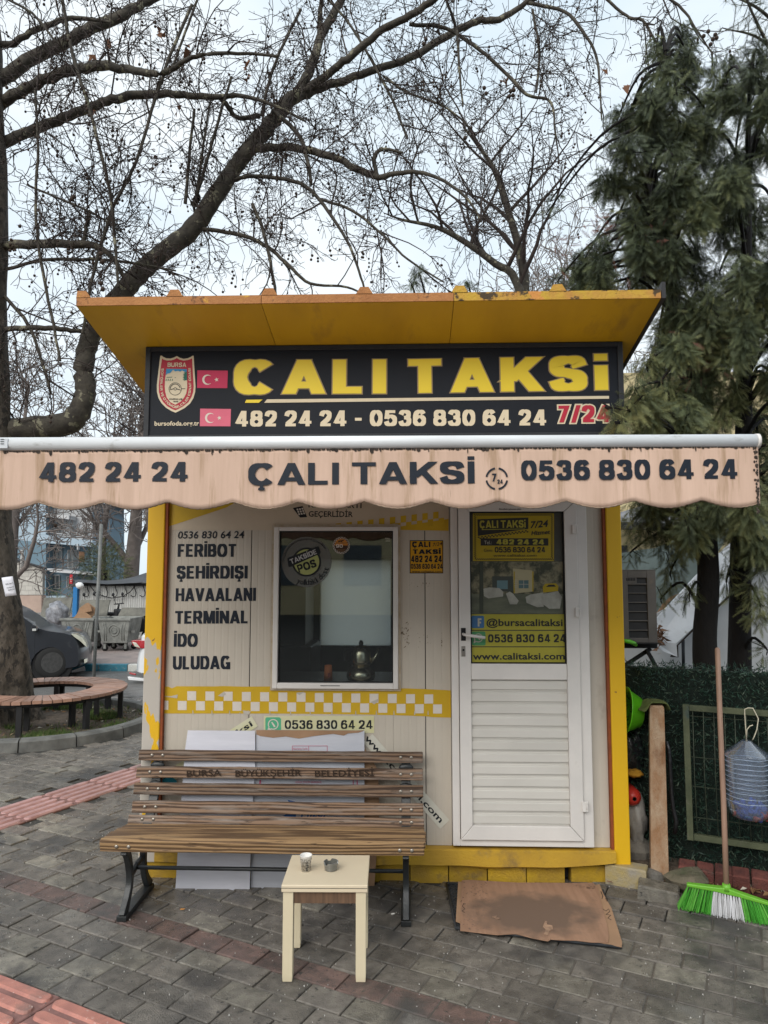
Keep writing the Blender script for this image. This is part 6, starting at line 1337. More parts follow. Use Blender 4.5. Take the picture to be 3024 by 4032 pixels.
# ------------------------------------------------------------------ ring bench round the tree
m_rs = mat('ring_slat', (.4,.235,.17), (.26,.15,.11), r=.5, r2=.3, scale=5, bump=.2, bscale=90, rnd=.22, stretch=(1,1,1), dirt=[((.16,.1,.08), 5, .62, .15)]); m_rf = flat('ring_frame', (.022,.022,.024), r=.5)
ring = thing('ring_bench', 'circular bench of radial wooden slats around the plane tree', 'bench', ring_c)
RZ, RO, RI, NS = .41, .885, .52, 58
me_s = MB()
a = math.pi/NS*.9
vs = []
for z in (RZ-.032, RZ):
    for (r_, s__) in ((RI,-1),(RO,-1),(RO,1),(RI,1)): vs.append((r_*math.cos(a), s__*r_*math.sin(a), z))
sm_ = MB().add(vs, [(0,3,2,1),(4,5,6,7),(0,1,5,4),(1,2,6,5),(2,3,7,6),(3,0,4,7)]).mesh('ring_slat'); fix_normals(sm_); sm_.materials.append(m_rs)
for i in range(NS):
    o = bpy.data.objects.new('slat', sm_); COL.objects.link(o); o.parent = ring; o.rotation_euler = (0, 0, 2*math.pi*(i+.3)/NS); o.location = (0,0,random.gauss(0,.0012))
for r_ in (RI+.05, RO-.06): MB().tube([ring_c+Vector((r_*math.cos(2*math.pi*k/48), r_*math.sin(2*math.pi*k/48), RZ-.055)) for k in range(49)], .021, 4, rot=math.pi/4, ref=(0,0,1)).build('ring_rail', m_rf, ring)
for k in range(8):
    for r_ in (RI+.05, RO-.06):
        a = 2*math.pi*(k+.28)/8; c_ = ring_c+Vector((r_*math.cos(a), r_*math.sin(a), 0)); MM = Matrix.Translation(c_) @ Matrix.Rotation(a, 4, 'Z')
        MB().box(-.026,.026,-.026,.026,.03,RZ-.05,MM).build('leg', m_rf, ring)
# ------------------------------------------------------------------ cars at the street
SZ = -.325
m_cpd = mat('car_paint_dark', (.014,.017,.024), (.01,.012,.018), r=.35, scale=2, coat=.6, spec=.5, dirt=[((.07,.07,.07), 5, .62, .2)]); m_cpw = mat('car_paint_white', (.7,.71,.72), (.65,.66,.67), r=.25, scale=2, coat=.6); m_tyre = flat('tyre', (.02,.02,.02), r=.85); m_rim = mat('steel_rim', (.08,.08,.08), (.05,.05,.05), r=.45, metal=.4, scale=20)
m_gl = mat('car_glass', (.02,.03,.03), (.015,.02,.022), r=.06, spec=.8, coat=.5); m_hl = mat('headlight', (.6,.6,.5), (.45,.45,.38), r=.15, coat=.8, spec=.8); m_tl = mat('tail_light', (.45,.01,.02), (.3,.01,.015), r=.12, coat=.8); m_plas = flat('black_plastic', (.03,.03,.032), r=.6)
def car_body(prof, yc, half, parent, m, tuck=.10, name='body', nose0=None, tail0=None):
    """side profile in (x,z) swept across the car width with rounded shoulders; tumblehome above the belt"""
    secs = [(-1,.955),(-.985,.975),(-.94,.99),(-.8,1.0),(-.5,1.0),(-.2,1),(.2,1),(.5,1),(.8,1.0),(.94,.99),(.985,.975),(1,.955)]
    cx = sum(p[0] for p in prof)/len(prof); vs = []; n = len(prof)
    for s__, k in secs:
        for x, z in prof:
            th = max(0, z-belt)*tuck
            ins = (1-k)
            e_ = max(0, (x-nose0) if nose0 is not None else 0); b_ = max(0, (tail0-x) if tail0 is not None else 0); pb_ = abs(s__)**2.6
            x = x-min(e_,1)*.22*pb_+min(b_,1)*.3*pb_
            vs.append((cx+(x-cx)*(1-ins*.5), yc+s__*(half-th*2.0), SZ+ (z-.0)*(1-ins*.25)+ins*.2))
    mb = MB(); m_ = len(secs)
    mb.add(vs, [(i*n+k, i*n+(k+1) % n, (i+1)*n+(k+1) % n, (i+1)*n+k) for i in range(m_-1) for k in range(n)]+[tuple(range(n)), tuple((m_-1)*n+k for k in range(n))], True)
    o = mb.build(name, m, parent, bevel=0); o.data.set_sharp_from_angle(angle=rad(28)); return o
def wheel(c, r_, side, parent, car):
    w_ = thing('wheel', None, None, c) if 0 else None
    mb = MB(); mb.lathe([(r_*.62,-.09),(r_*.93,-.1),(r_,-.075),(r_,.075),(r_*.93,.1),(r_*.62,.09)], c, 32, 'y')
    ty = mb.build('tyre', m_tyre, parent)
    MB().lathe([(0,side*-.07),(r_*.14,side*-.072),(r_*.2,side*-.06),(r_*.42,side*-.055),(r_*.5,side*-.065),(r_*.6,side*-.085),(r_*.64,side*-.093)], c, 32, 'y').build('rim', m_rim, ty)
    mb = MB()
    for k in range(14):
        a = 2*math.pi*k/14; p = Vector(c)+Vector((r_*.5*math.cos(a), side*-.078, r_*.5*math.sin(a))); mb.box(-.02,.02,-.008,.002,-.013,.013, Matrix.Translation(p) @ Matrix.Rotation(-a+math.pi/2, 4, 'Y'))
    mb.build('rim_slots', m_black, ty)
belt = 1.0
YN = 9.62                                  # near side of the dark van
def cz(c, x, y, Y): p = at(c, x, y, Y); return (p.x, p.z-SZ)
wcx, wcz = cz('A5', 338, 1198, YN)
WR = .305
prof = [cz('A5', x, y, YN) for x, y in ((530,1238),(552,1200),(556,1130),(550,1085),(538,1050),(515,1015),(480,996),(440,985),(380,978),(318,968),(262,948),(225,915),(180,880),(135,845))]
xw_ = prof[-1][0]
prof = [(x, max(z, .2)) for x, z in prof]
roof_z = prof[-1][1]
prof += [(xw_-.35, roof_z+.18),(xw_-.9, roof_z+.26),(xw_-1.9, roof_z+.28),(xw_-2.55, roof_z+.2),(xw_-2.7, 1.0),(xw_-2.75,.4),(xw_-2.7,.25),(xw_-2.5,.22)]
# wheel arches
def arch(cx, up=True): return [(cx+(WR+.055)*math.cos(rad(a)), wcz+(WR+.055)*math.sin(rad(a))) for a in range(200, -21, -20)]
rear_cx = wcx-2.58
prof += [p for p in arch(rear_cx)] + [(rear_cx+.5,.2),(wcx-.5,.2)] + arch(wcx)
prof = [(x, max(z,.18)) for x, z in prof]
van = thing('parked_van', 'dark grey small van parked behind the plane tree', 'van', (wcx, YN+.85, SZ))
car_body(prof, YN+.86, .86, van, m_cpd, .10, nose0=wcx)
for cx in (wcx, rear_cx):
    wheel((cx, YN+.10, SZ+WR), WR, 1, van, 0); wheel((cx, YN+1.62, SZ+WR), WR, -1, van, 0)
    MB().lathe([(WR+.055,-.0),(WR+.052,.3)], (cx, YN+.03, SZ+wcz), 28, 'y').build('wheel_well', m_black, van)
def onv(pts, m, nm, d_=.0, th=.02, c='A5'): return MB().prism([at(c, x, y, YN-d_) for x, y in pts], (0,th,0)).build(nm, m, van, bevel=.004)
onv([(452,992),(485,998),(520,1020),(540,1052),(548,1085),(535,1072),(505,1040),(470,1012)], m_hl, 'headlight', .004, .35)
onv([(135,868),(185,905),(212,945),(214,965),(150,975),(130,975)], m_gl, 'side_window', .004-.03, .02)
onv([(205,925),(226,935),(232,965),(205,972),(196,950)], m_cpd, 'mirror', .16, .15); onv([(203,952),(226,952),(226,967),(203,967)], flat('mirror_silver', (.55,.55,.53), r=.3), 'mirror_glass', .17, .01)
onv([(176,975),(179,975),(184,1235),(180,1235)], m_black, 'door_gap', .002, .01); onv([(240,985),(242,985),(236,1150),(234,1150)], m_black, 'door_gap', .002, .01)
onv([(530,1165),(548,1160),(550,1182),(532,1190)], m_hl, 'fog_light', .0, .2); onv([(455,1237),(530,1210),(535,1240),(455,1248)], m_plas, 'bumper_sill', .006, .1)
van.rotation_euler = (0,0,rad(20)); van.location = (wcx-.29, YN+.80, SZ)
# white saloon: only its tail shows left of the kiosk
belt = .95; YW = 9.1
def wz(x, y): p = at('A5', x, y, YW); return (p.x, p.z-SZ)
wp = [wz(x, y) for x, y in ((838,1285),(826,1240),(830,1175),(840,1120),(855,1085),(858,1050),(862,1010),(875,996),(960,990))]
xr_ = wp[-1][0]; zr_ = wp[-1][1]
wp = [(x, max(.18, z)) for x, z in wp] + [(xr_+.35, zr_+.05),(xr_+.95, zr_+.42),(xr_+1.9, zr_+.44),(xr_+2.6, zr_+.1),(xr_+3.6, zr_-.08),(xr_+3.95,.6),(xr_+3.95,.25),(xr_+3.6,.2)]
W2 = .31; rcx = xr_+.55; fcx = rcx+2.65
wp += [(fcx+(W2+.05)*math.cos(rad(a)), W2+(W2+.05)*math.sin(rad(a))) for a in range(-20, 201, 20)]+[(fcx-.5,.2),(rcx+.5,.2)]+[(rcx+(W2+.05)*math.cos(rad(a)), W2+(W2+.05)*math.sin(rad(a))) for a in range(-20, 201, 20)]+[(rcx-.42,.2)]
wp = [(x, max(z,.18)) for x, z in wp]
wcar = thing('parked_car', 'white saloon car whose tail shows left of the kiosk', 'car', (xr_+1.8, YW+.9, SZ))
car_body(wp, YW+.88, .88, wcar, m_cpw, .12, tail0=wp[0][0]+.7)
for cx in (rcx, fcx): wheel((cx, YW+.10, SZ+W2), W2, 1, wcar, 0); wheel((cx, YW+1.66, SZ+W2), W2, -1, wcar, 0)
def onw(pts, m, nm, d_=.0, th=.05): return MB().prism([at('A5', x, y, YW-d_) for x, y in pts], (0,th,0)).build(nm, m, wcar, bevel=.006)
onw([(856,1034),(875,1030),(950,1032),(960,1084),(900,1084),(866,1062)], m_tl, 'tail_light', .015, .3); onw([(862,1040),(890,1048),(915,1080),(880,1072)], m_hl, 'reverse_light', .03, .02)
onw([(842,1240),(886,1248),(886,1260),(846,1252)], m_tl, 'reflector', .012, .03); onw([(832,1268),(960,1285),(960,1300),(840,1290)], m_cpw, 'bumper_lip', .03, .1)
wc2 = clone(wcar); wc2.location = (3.2, -13, 0-.0); wc2['label'] = 'white saloon car parked across the street behind the viewer, seen only in reflections'
# ------------------------------------------------------------------ street pole
p0 = at('A5', 612, 1275, 9.3); p1 = at('A5', 662, 272, 9.3); p0.z = -.33
o = MB().tube([p0, p1], .032, 10).build('street_pole', mat('pole_grey', (.2,.205,.2), (.13,.135,.13), r=.6, scale=8)); tag(o, 'leaning bare grey steel pole between the van and the white car', 'pole')
# ------------------------------------------------------------------ rubbish containers
BZ = -.2; m_bin = mat('container_metal', (.27,.275,.255), (.15,.155,.145), r=.6, scale=5, metal=.2, bump=.3, bscale=30, dirt=[((.05,.05,.045), 3, .55, .2), ((.3,.29,.27), 6, .65, .1)]); m_lid = mat('container_lid', (.17,.165,.14), (.09,.088,.075), r=.7, scale=6, bump=.3, bscale=30)
def container(xa, xb, ytop, ybot, Yb, label, lid):
    A, B = at('A5', xa, ybot, Yb), at('A5', xb, ybot, Yb); T = at('A5', xa, ytop, Yb); x0_, x1_ = A.x, B.x; zt_ = T.z; zb_ = BZ+.2; D_ = .85; wd = x1_-x0_
    b = thing('waste_container', label, 'waste container', ((x0_+x1_)/2, Yb+D_/2, BZ), 'metal rubbish containers across the road')
    f = .1*wd
    mb = MB(); vs = [(x0_+f,Yb+.08,zb_),(x1_-f,Yb+.08,zb_),(x1_-f,Yb+D_-.08,zb_),(x0_+f,Yb+D_-.08,zb_),(x0_,Yb,zt_),(x1_,Yb,zt_),(x1_,Yb+D_,zt_),(x0_,Yb+D_,zt_)]
    vi = [(x0_+f+.03,Yb+.11,zb_+.03),(x1_-f-.03,Yb+.11,zb_+.03),(x1_-f-.03,Yb+D_-.11,zb_+.03),(x0_+f+.03,Yb+D_-.11,zb_+.03),(x0_+.04,Yb+.04,zt_),(x1_-.04,Yb+.04,zt_),(x1_-.04,Yb+D_-.04,zt_),(x0_+.04,Yb+D_-.04,zt_)]
    mb.add(vs+vi, [(0,1,5,4),(1,2,6,5),(2,3,7,6),(3,0,4,7),(3,2,1,0),(12,13,9,8),(13,14,10,9),(14,15,11,10),(15,12,8,11),(8,9,10,11),(4,5,13,12),(5,6,14,13),(6,7,15,14),(7,4,12,15)]); mb.build('bin_body', m_bin, b, fixn=False, bevel=.01)
    rm_ = MB()
    for q in ((x0_-.02,x1_+.02,Yb-.025,Yb-.001),(x0_-.02,x1_+.02,Yb+D_+.001,Yb+D_+.02)): rm_.box(*q, zt_-.05, zt_+.01)
    rm_.build('bin_rim', m_bin, b, bevel=.005)
    # pressed emblem: rings and ribs
    cx, czz = (x0_+x1_)/2, zb_+(zt_-zb_)*.52; tilt = .08/(zt_-zb_)
    Yf = Yb+(zt_-czz)*tilt
    MB().tube([(cx+.13*math.cos(rad(10*k)), Yf-.004-.13*math.sin(rad(10*k))*tilt, czz+.13*math.sin(rad(10*k))) for k in range(37)], .014, 5, cap=False).tube([(cx+.07*math.cos(rad(15*k)), Yf-.004, czz+.07*math.sin(rad(15*k))) for k in range(25)], .012, 5, cap=False).build('pressed_ring', m_bin, b)
    rb_ = MB()
    for s__ in (-1, 1):
        for k in (.28,.36): rb_.tube([(cx+s__*k*wd*1.0, Yb+.01, zt_-.1), (cx+s__*k*wd*.85, Yf, czz), (cx+s__*k*wd*.86, Yb+.07, zb_+.06)], .012, 5)
    rb_.build('pressed_rib', m_bin, b)
    for sx in (x0_+f+.06, x1_-f-.06):
        for sy in (Yb+.16, Yb+D_-.16):
            MB().lathe([(.0,-.025),(.07,-.025),(.07,.025),(0,.025)], (sx, sy, BZ+.07), 16, 'y').build('caster', m_tyre, b); MB().box(sx-.03,sx+.03,sy-.04,sy-.028,BZ+.06,zb_+.04).box(sx-.03,sx+.03,sy+.028,sy+.04,BZ+.06,zb_+.04).build('caster_fork', m_bin, b)
    MB().box(x1_-.02,x1_+.07,Yb+.15,Yb+.22,zt_-.35,zt_-.3).box(x0_-.07,x0_+.02,Yb+.15,Yb+.22,zt_-.35,zt_-.3).build('lift_lug', m_bin, b)
    if lid: MB().prism([(x0_+.01,Yb+D_,zt_+.01),(x1_-.04,Yb+D_,zt_+.01),(x1_-.04,Yb+D_+.18,zt_+lid),(x0_+.01,Yb+D_+.18,zt_+lid)], (0,.05,0)).build('lid', m_lid, b, bevel=.01)
    else: MB().prism([(x0_+.14,Yb+D_+.01,zt_+.01),(x1_+.05,Yb+D_+.01,zt_+.01),(x1_+.12,Yb+D_+.1,zt_+.22),(x0_+.2,Yb+D_+.1,zt_+.22)], (0,.04,0)).build('lid', m_lid, b, bevel=.01)
    return b, x0_, x1_, zt_, D_
c1_ = container(632, 842, 888, 1075, 13.2, 'metal rubbish container with its lid folded back right of the pole', 0)
c2_ = container(388, 604, 888, 1075, 13.3, 'metal rubbish container overflowing with brown cardboard', .42)
c3_ = container(140, 350, 892, 1060, 14.2, 'metal rubbish container with an upright lid behind the dark van', .52)
# cardboard stuffed into the middle container
mb = MB()
for pts, dy in (([(490,885),(520,820),(560,790),(575,785),(622,820),(615,860),(600,880)], .1), ([(520,830),(575,785),(590,800),(600,840),(540,850)], -.02), ([(480,885),(520,835),(560,850),(590,870),(600,888)], -.06)):
    mb.prism([at('A5', x, y, 13.6+dy) for x, y in pts], (.0,.03,.0))
o = mb.build('cardboard_box', m_cb); tag(o, 'crushed brown cardboard boxes sticking out of the middle container', 'cardboard box')
crumple(at('A5', 378, 858, 14.0), (.28,.2,.32), 12, mat('clear_bag', (.3,.31,.34), (.12,.12,.13), r=.3, scale=9, bump=1, bscale=8), 'rubbish_bag', 'shiny grey rubbish bag between the two left containers', 'bag')
# scooters behind the containers
def scooter(px, py, Yb, label, col):
    g_ = at('A5', px, py, Yb); s_c = thing('scooter', label, 'scooter', (g_.x, Yb, BZ)); X = g_.x
    for dx in (-.55,.55): MB().lathe([(.14,-.05),(.24,-.055),(.26,0),(.24,.055),(.14,.05)], (X+dx, Yb, BZ+.26), 20, 'y').build('wheel', m_tyre, s_c)
    MB().prism([(X+.15,Yb-.14,BZ+.35),(X+.7,Yb-.14,BZ+.42),(X+.75,Yb-.14,BZ+.7),(X+.2,Yb-.14,BZ+.78),(X+.05,Yb-.14,BZ+.45)], (0,.28,0)).build('rear_body', col, s_c, bevel=.05)
    MB().prism([(X-.4,Yb-.16,BZ+.3),(X-.28,Yb-.16,BZ+.3),(X-.3,Yb-.16,BZ+.95),(X-.42,Yb-.16,BZ+.98)], (0,.32,0)).build('leg_shield', col, s_c, bevel=.04); MB().box(X-.35,X+.2,Yb-.12,Yb+.12,BZ+.28,BZ+.34).build('footboard', m_plas, s_c)
    MB().prism([(X+.1,Yb-.13,BZ+.79),(X+.75,Yb-.13,BZ+.74),(X+.78,Yb-.13,BZ+.85),(X+.1,Yb-.13,BZ+.88)], (0,.26,0)).build('seat', m_plas, s_c, bevel=.03)
    MB().tube([(X-.36,Yb,BZ+.95),(X-.33,Yb,BZ+1.08)], .025, 6).tube([(X-.33,Yb-.3,BZ+1.1),(X-.33,Yb+.3,BZ+1.1)], .016, 6).tube([(X-.48,Yb,BZ+.3),(X-.38,Yb,BZ+.9)], .03, 6).build('handlebar', m_plas, s_c)
    for sy in (-1,1): MB().tube([(X-.33,Yb+sy*.22,BZ+1.1),(X-.36,Yb+sy*.3,BZ+1.3)], .008, 5).ball((X-.37,Yb+sy*.3,BZ+1.35), .07, 8, 6, (.4,1,.7)).build('mirror', m_plas, s_c)
    return s_c
scooter(660, 1060, 14.7, 'white scooter behind the containers and the pole', m_cpw)
scooter(850, 1060, 14.6, 'black scooter behind the right container', m_plas)
# ------------------------------------------------------------------ white stall with tarpaulin roof
YS = 17.0
def wsq(c, pts, Y, m, nm, parent, th=.05): return MB().prism([at(c, x, y, Y) for x, y in pts], (0,th,0)).build(nm, m, parent)
stall = thing('market_stall', 'white corrugated stall with a sagging dark tarpaulin roof', 'stall', (at('A5',700,900,YS).x, YS, BZ))
m_cor = mat('corrugated_white', (.52,.52,.5), (.4,.4,.385), r=.6, scale=2, stretch=(3,1,.4), dirt=[((.25,.24,.22), 4, .6, .15)])
xa_, xb_ = at('A5',505,800,YS).x, at('A5',1150,800,YS).x; zt_ = at('A5',700,668,YS).z
mb = MB(); V = []; nn = 90
for i in range(nn+1):
    x = xa_+(xb_-xa_)*i/nn; y = YS+(.03 if i % 2 else 0); V += [(x,y,BZ),(x,y,zt_)]
mb.add(V, [(2*i,2*i+2,2*i+3,2*i+1) for i in range(nn)]); mb.build('corrugated_wall', m_cor, stall, fixn=False)
MB().box(xa_,xb_,YS-.06,YS-.01,zt_-.03,zt_+.05).build('top_rail', m_black, stall)
m_blue = flat('blue_post', (.02,.16,.4), r=.5); MB().box(at('A5',484,806,YS).x, at('A5',511,806,YS).x, YS-.1, YS+.05, BZ, at('A5',500,682,YS-.1).z).build('corner_post', m_blue, stall)
m_dt2 = mat('tarp_dark', (.075,.08,.09), (.045,.05,.058), r=.5, scale=3, bump=.6, bscale=5)
prs = [(488,636),(520,634),(600,638),(700,640),(800,632),(880,614),(950,590),(1150,560)]; bot = [(492,660),(560,652),(640,660),(700,664),(800,660),(900,654),(955,648),(1150,630)]
MB().add([at('A5',x,y,YS-.25) for x, y in bot]+[at('A5',x,y,YS+.6) for x, y in prs]+[at('A5',x,y,YS+3)-Vector((0,0,.3)) for x, y in prs], [(i,i+1,i+9,i+8) for i in range(7)]+[(i+8,i+9,i+17,i+16) for i in range(7)], True).build('tarpaulin', m_dt2, stall, fixn=False)
for i, hx in enumerate((568,640,690,752,815,875,935)):
    A = at('A5', hx, 674, YS-.06); k = .1
    MB().tube([A, A+Vector((.02,0,-.08)), A+Vector((.07,0,-.2)), A+Vector((.06,0,-.3)), A+Vector((-.02,0,-.33)), A+Vector((-.09,0,-.28))], .014, 5).build('hook', m_black, stall)
MB().tube([at('A5', x, y, YS-.1) for x, y in ((585,670),(620,715),(670,742),(730,755),(800,745),(850,715),(885,672))], .015, 5).build('cable', m_black, stall)
o = crumple(at('A5', 521, 672, YS-.3), (.12,.08,.09), 21, flat('lamp_white', (.75,.75,.75)), 'floodlight', 'small white floodlight at the blue corner post of the stall', 'lamp')
# ------------------------------------------------------------------ block wall shed
YK = 21.0
shed = thing('block_shed', 'whitewashed block wall shed with sloping roof edge left of the blue house', 'shed', (at('A5',170,700,YK).x, YK, BZ))
m_bl = mat('white_block', (.6,.58,.53), (.48,.46,.42), r=.85, scale=3, rnd=.08, bump=.3, bscale=12, dirt=[((.35,.32,.28), 3, .62, .15)]); m_mor = flat('mortar', (.38,.36,.33), r=.9)
wsq('A5', [(-200,470),(60,500),(278,562),(272,735),(-200,735)], YK+.03, m_mor, 'mortar_wall', shed, .2)
hb = 29.5; r0 = 0
for r_ in range(8):
    yb0 = 733-r_*hb
    for k in range(-6, 7):
        xa = 278-(k+1)*45-(22 if r_ % 2 else 0); xb = xa+44
        xa = max(xa, -20); xb = min(xb, 277)
        if xb-xa < 8: continue
        ylim = 500+(xb-60)*.284+4 if xb > 60 else 500
        if yb0-hb+1 < ylim: 
            if yb0-ylim < 8: continue
            q = [(xa,yb0),(xb,yb0),(xb,500+(xb-60)*.284+3),(xa,500+(xa-60)*.284+3)]
        else: q = [(xa,yb0),(xb,yb0),(xb,yb0-hb+1.3),(xa,yb0-hb+1.3)]
        if q[3][1] > q[0][1]-4: continue
        wsq('A5', q, YK, m_bl, 'block', shed, .028)
wsq('A5', [(-200,737),(271,737),(270,850),(-200,850)], YK+.0, mat('render_pink', (.5,.38,.31), (.42,.31,.26), r=.8, scale=3), 'rendered_base', shed, .3)
wsq('A5', [(-200,455),(60,492),(282,556),(280,564),(60,500),(-200,465)], YK-.1, m_flash, 'roof_edge', shed, .3)
MB().tube([at('A5',143,560,YK-.15), at('A5',146,440,YK-.15)], .06, 8).build('chimney_pipe', m_cor, shed)
# ------------------------------------------------------------------ blue-grey house
YH = 30.0
house = thing('blue_house', 'three storey blue grey house with balconies and white window frames', 'house', (at('A5',330,800,YH).x, YH, BZ))
m_hb = mat('house_blue', (.17,.25,.31), (.13,.2,.25), r=.85, scale=.6, bump=.2, bscale=4); m_hb2 = mat('house_blue_light', (.36,.45,.52), (.3,.38,.45), r=.85, scale=.6); m_hw = mat('house_white', (.52,.53,.54), (.42,.43,.44), r=.8, scale=.8); m_hd = flat('house_shadow_blue', (.1,.14,.17), r=.9)
def hq(pts, dY, m, nm, th=.2, parent=None): return wsq('A5', pts, YH+dY, m, nm, parent or house, th)
hq([(-150,-120),(300,-60),(300,860),(-150,860)], 0, m_hb, 'side_wall', 6)
for k in range(14): 
    if k*50-100 < 345: hq([(-150,k*50-100),(299,k*50-60),(299,k*50-58),(-150,k*50-97)], -.02, m_hb2, 'siding_joint', .02)
hq([(-150,-120),(299,-60),(299,395),(-150,345)], -.008, m_hb2, 'upper_side_wall', .007)
hq([(301,60),(602,120),(604,860),(301,860)], .8, m_hb, 'front_wall', 4)
hq([(301,60),(602,120),(602,395),(301,345)], .76, m_hw, 'upper_front_wall', .04)
# slabs / balcony parapets
hq([(296,340),(604,385),(604,420),(300,395)], -.2, m_hb2, 'balcony_slab', .95); hq([(296,200),(450,215),(450,240),(296,222)], -.1, m_hw, 'balcony_slab', .8)
hq([(296,560),(634,598),(630,606),(330,583)], -.7, m_hw, 'canopy', 1.4)
hq([(598,430),(605,430),(605,590),(600,590)], -.2, m_hb, 'balcony_post', .2); hq([(502,400),(508,400),(508,438),(502,438)], -.3, m_hw, 'balcony_post', .2)
m_cur = flat('curtain', (.42,.42,.4), r=.8); m_pane = mat('house_pane', (.1,.12,.13), (.06,.075,.08), r=.15, spec=.7, scale=2)
def hwin(x0_, y0_, x1_, y1_, dY=.7, sk=0):
    f = 5; g_ = hq([(x0_,y0_),(x1_,y0_+sk),(x1_,y1_+sk),(x0_,y1_)], dY, m_hw, 'window', .05)
    xm = (x0_+x1_)/2
    for a, b in ((x0_+f, xm-2),(xm+2, x1_-f)): hq([(a,y0_+f),(b,y0_+f+sk),(b,y1_-f+sk),(a,y1_-f)], dY-.03, m_pane, 'pane', .02, g_)
    hq([(xm-f*1.2,y0_+f+4),(xm-3,y0_+f+4),(xm-3,y1_-f-2),(xm-f*1.2,y1_-f-2)], dY-.034, m_cur, 'curtain', .003, g_)
for a in ((301,418,322,518),(345,425,404,520),(440,440,512,560),(365,262,402,335),(455,280,490,350),(302,250,328,320),(536,290,580,370),(290,600,308,680),(340,602,388,695),(434,612,470,690)): hwin(*a)
hq([(515,450),(550,452),(550,520),(515,518)], .2, mat('brown_blind', (.22,.12,.07), (.16,.09,.05), r=.8), 'blind', .05)
# railings
for (ya, yb_, dy) in ((487,492,.0),(507,510,.0),(322,326,.2)):
    hq([(300,ya),(600,ya+30),(600,yb_+30),(300,yb_)], -.3+dy, m_flash if ya > 400 else m_hw, 'rail', .04)
mb = MB()
for i in range(26): x = 303+i*11.5; mb.add([at('A5',x,488+i*1.15,YH-.28), at('A5',x+1.5,488+i*1.15,YH-.28), at('A5',x+1.5,548+i*1.3,YH-.28), at('A5',x,548+i*1.3,YH-.28)], [(0,1,2,3)])
mb.build('railing_bars', m_flash, house, fixn=False)
hq([(456,600),(474,602),(472,662),(452,662)], -1.3, flat('flag_red2', (.45,.02,.03)), 'flag', .02); many('A5', [[(460,622),(466,620),(468,634),(462,640)],[(462,644),(467,643),(467,650),(463,650)]], YH-1.31, m_pwh, house, .01, 'flag_crescent')
hq([(270,740),(430,740),(430,752),(270,752)], -1.5, m_hb2, 'garden_rail', .1)
for x in (285, 400): hq([(x,752),(x+14,752),(x+14,850),(x,850)], -1.5, m_hb2, 'garden_post', .2)
hq([(-150,-160),(300,-100),(620,90),(620,112),(300,-62),(-150,-122)], -.6, m_hw, 'roof', 8)
# plain blocks of flats across the street, behind the photographer (what the glass reflects)
for i, (xx, lab) in enumerate(((-7.02, 'plain cream block of flats across the street behind the viewer, to the left'), (7.02, 'plain grey block of flats across the street behind the viewer, to the right'))):
    fb_ = thing('apartment_block', lab, 'building', (xx, -26, 0)); MB().box(xx-7,xx+7,-36,-26,-.05,11).build('wall', m_hw if i else m_bei, fb_)
    for a in range(4):
        for b in range(3): MB().box(xx-5.8+a*3.4,xx-4.2+a*3.4,-26,-25.96,1.2+b*3.2,2.9+b*3.2).build('window', m_pane, fb_)
# ------------------------------------------------------------------ trees
class NT:                                    # fast triangle-tube collector
    def __init__(s): s.V = []; s.F = []; s.n = 0
    def tube(s, P, r, k=3):
        P = np.asarray(P, float); m = len(P); r = np.asarray(r, float)*np.ones(m)
        T = np.empty_like(P); T[1:-1] = P[2:]-P[:-2]; T[0] = P[1]-P[0]; T[-1] = P[-1]-P[-2]; T /= np.linalg.norm(T, axis=1)[:,None]+1e-9
        a = np.array([0.,0,1]) if abs(T[0,2]) < .85 else np.array([1.,0,0]); A = a-T*(T@a)[:,None]; A /= np.linalg.norm(A, axis=1)[:,None]+1e-9; B = np.cross(T, A)
        g = np.arange(k)*2*math.pi/k; V = P[:,None]+(A[:,None]*np.cos(g)[None,:,None]+B[:,None]*np.sin(g)[None,:,None])*r[:,None,None]
        i = np.arange(m-1)[:,None]*k; j = np.arange(k)[None]; j2 = (j+1) % k
        F = np.stack([i+j, i+j2, i+k+j2, i+k+j], -1).reshape(-1,4)+s.n
        s.V.append(V.reshape(-1,3)); s.F.append(F); s.n += m*k
    def build(s, name, m, parent, kind=None):
        o = npmesh(name, np.concatenate(s.V), np.concatenate(s.F), m, parent, smooth=True, n=4)
        if kind: o['kind'] = kind
        return o
def crsmooth(P, k=4):
    P = [np.asarray(p, float) for p in P]; P = [2*P[0]-P[1]]+P+[2*P[-1]-P[-2]]; out = []
    for i in range(1, len(P)-2):
        a, b, c, d = P[i-1:i+3]
        for j in range(k): t = j/k; out.append(.5*((2*b)+(c-a)*t+(2*a-5*b+4*c-d)*t*t+(3*b-a-3*c+d)*t**3))
    out.append(P[-2]); return np.array(out)
def rint(rr, n): return np.interp(np.linspace(0, 1, n), np.linspace(0, 1, len(rr)), rr)
def wander(p, d, L, k, wob, drift):
    P = [p]; d = d/np.linalg.norm(d); st = L/k
    for i in range(k):
        d = d+RS.randn(3)*wob+drift*(i+1)/k; d /= np.linalg.norm(d); P.append(P[-1]+d*st)
    return np.array(P)
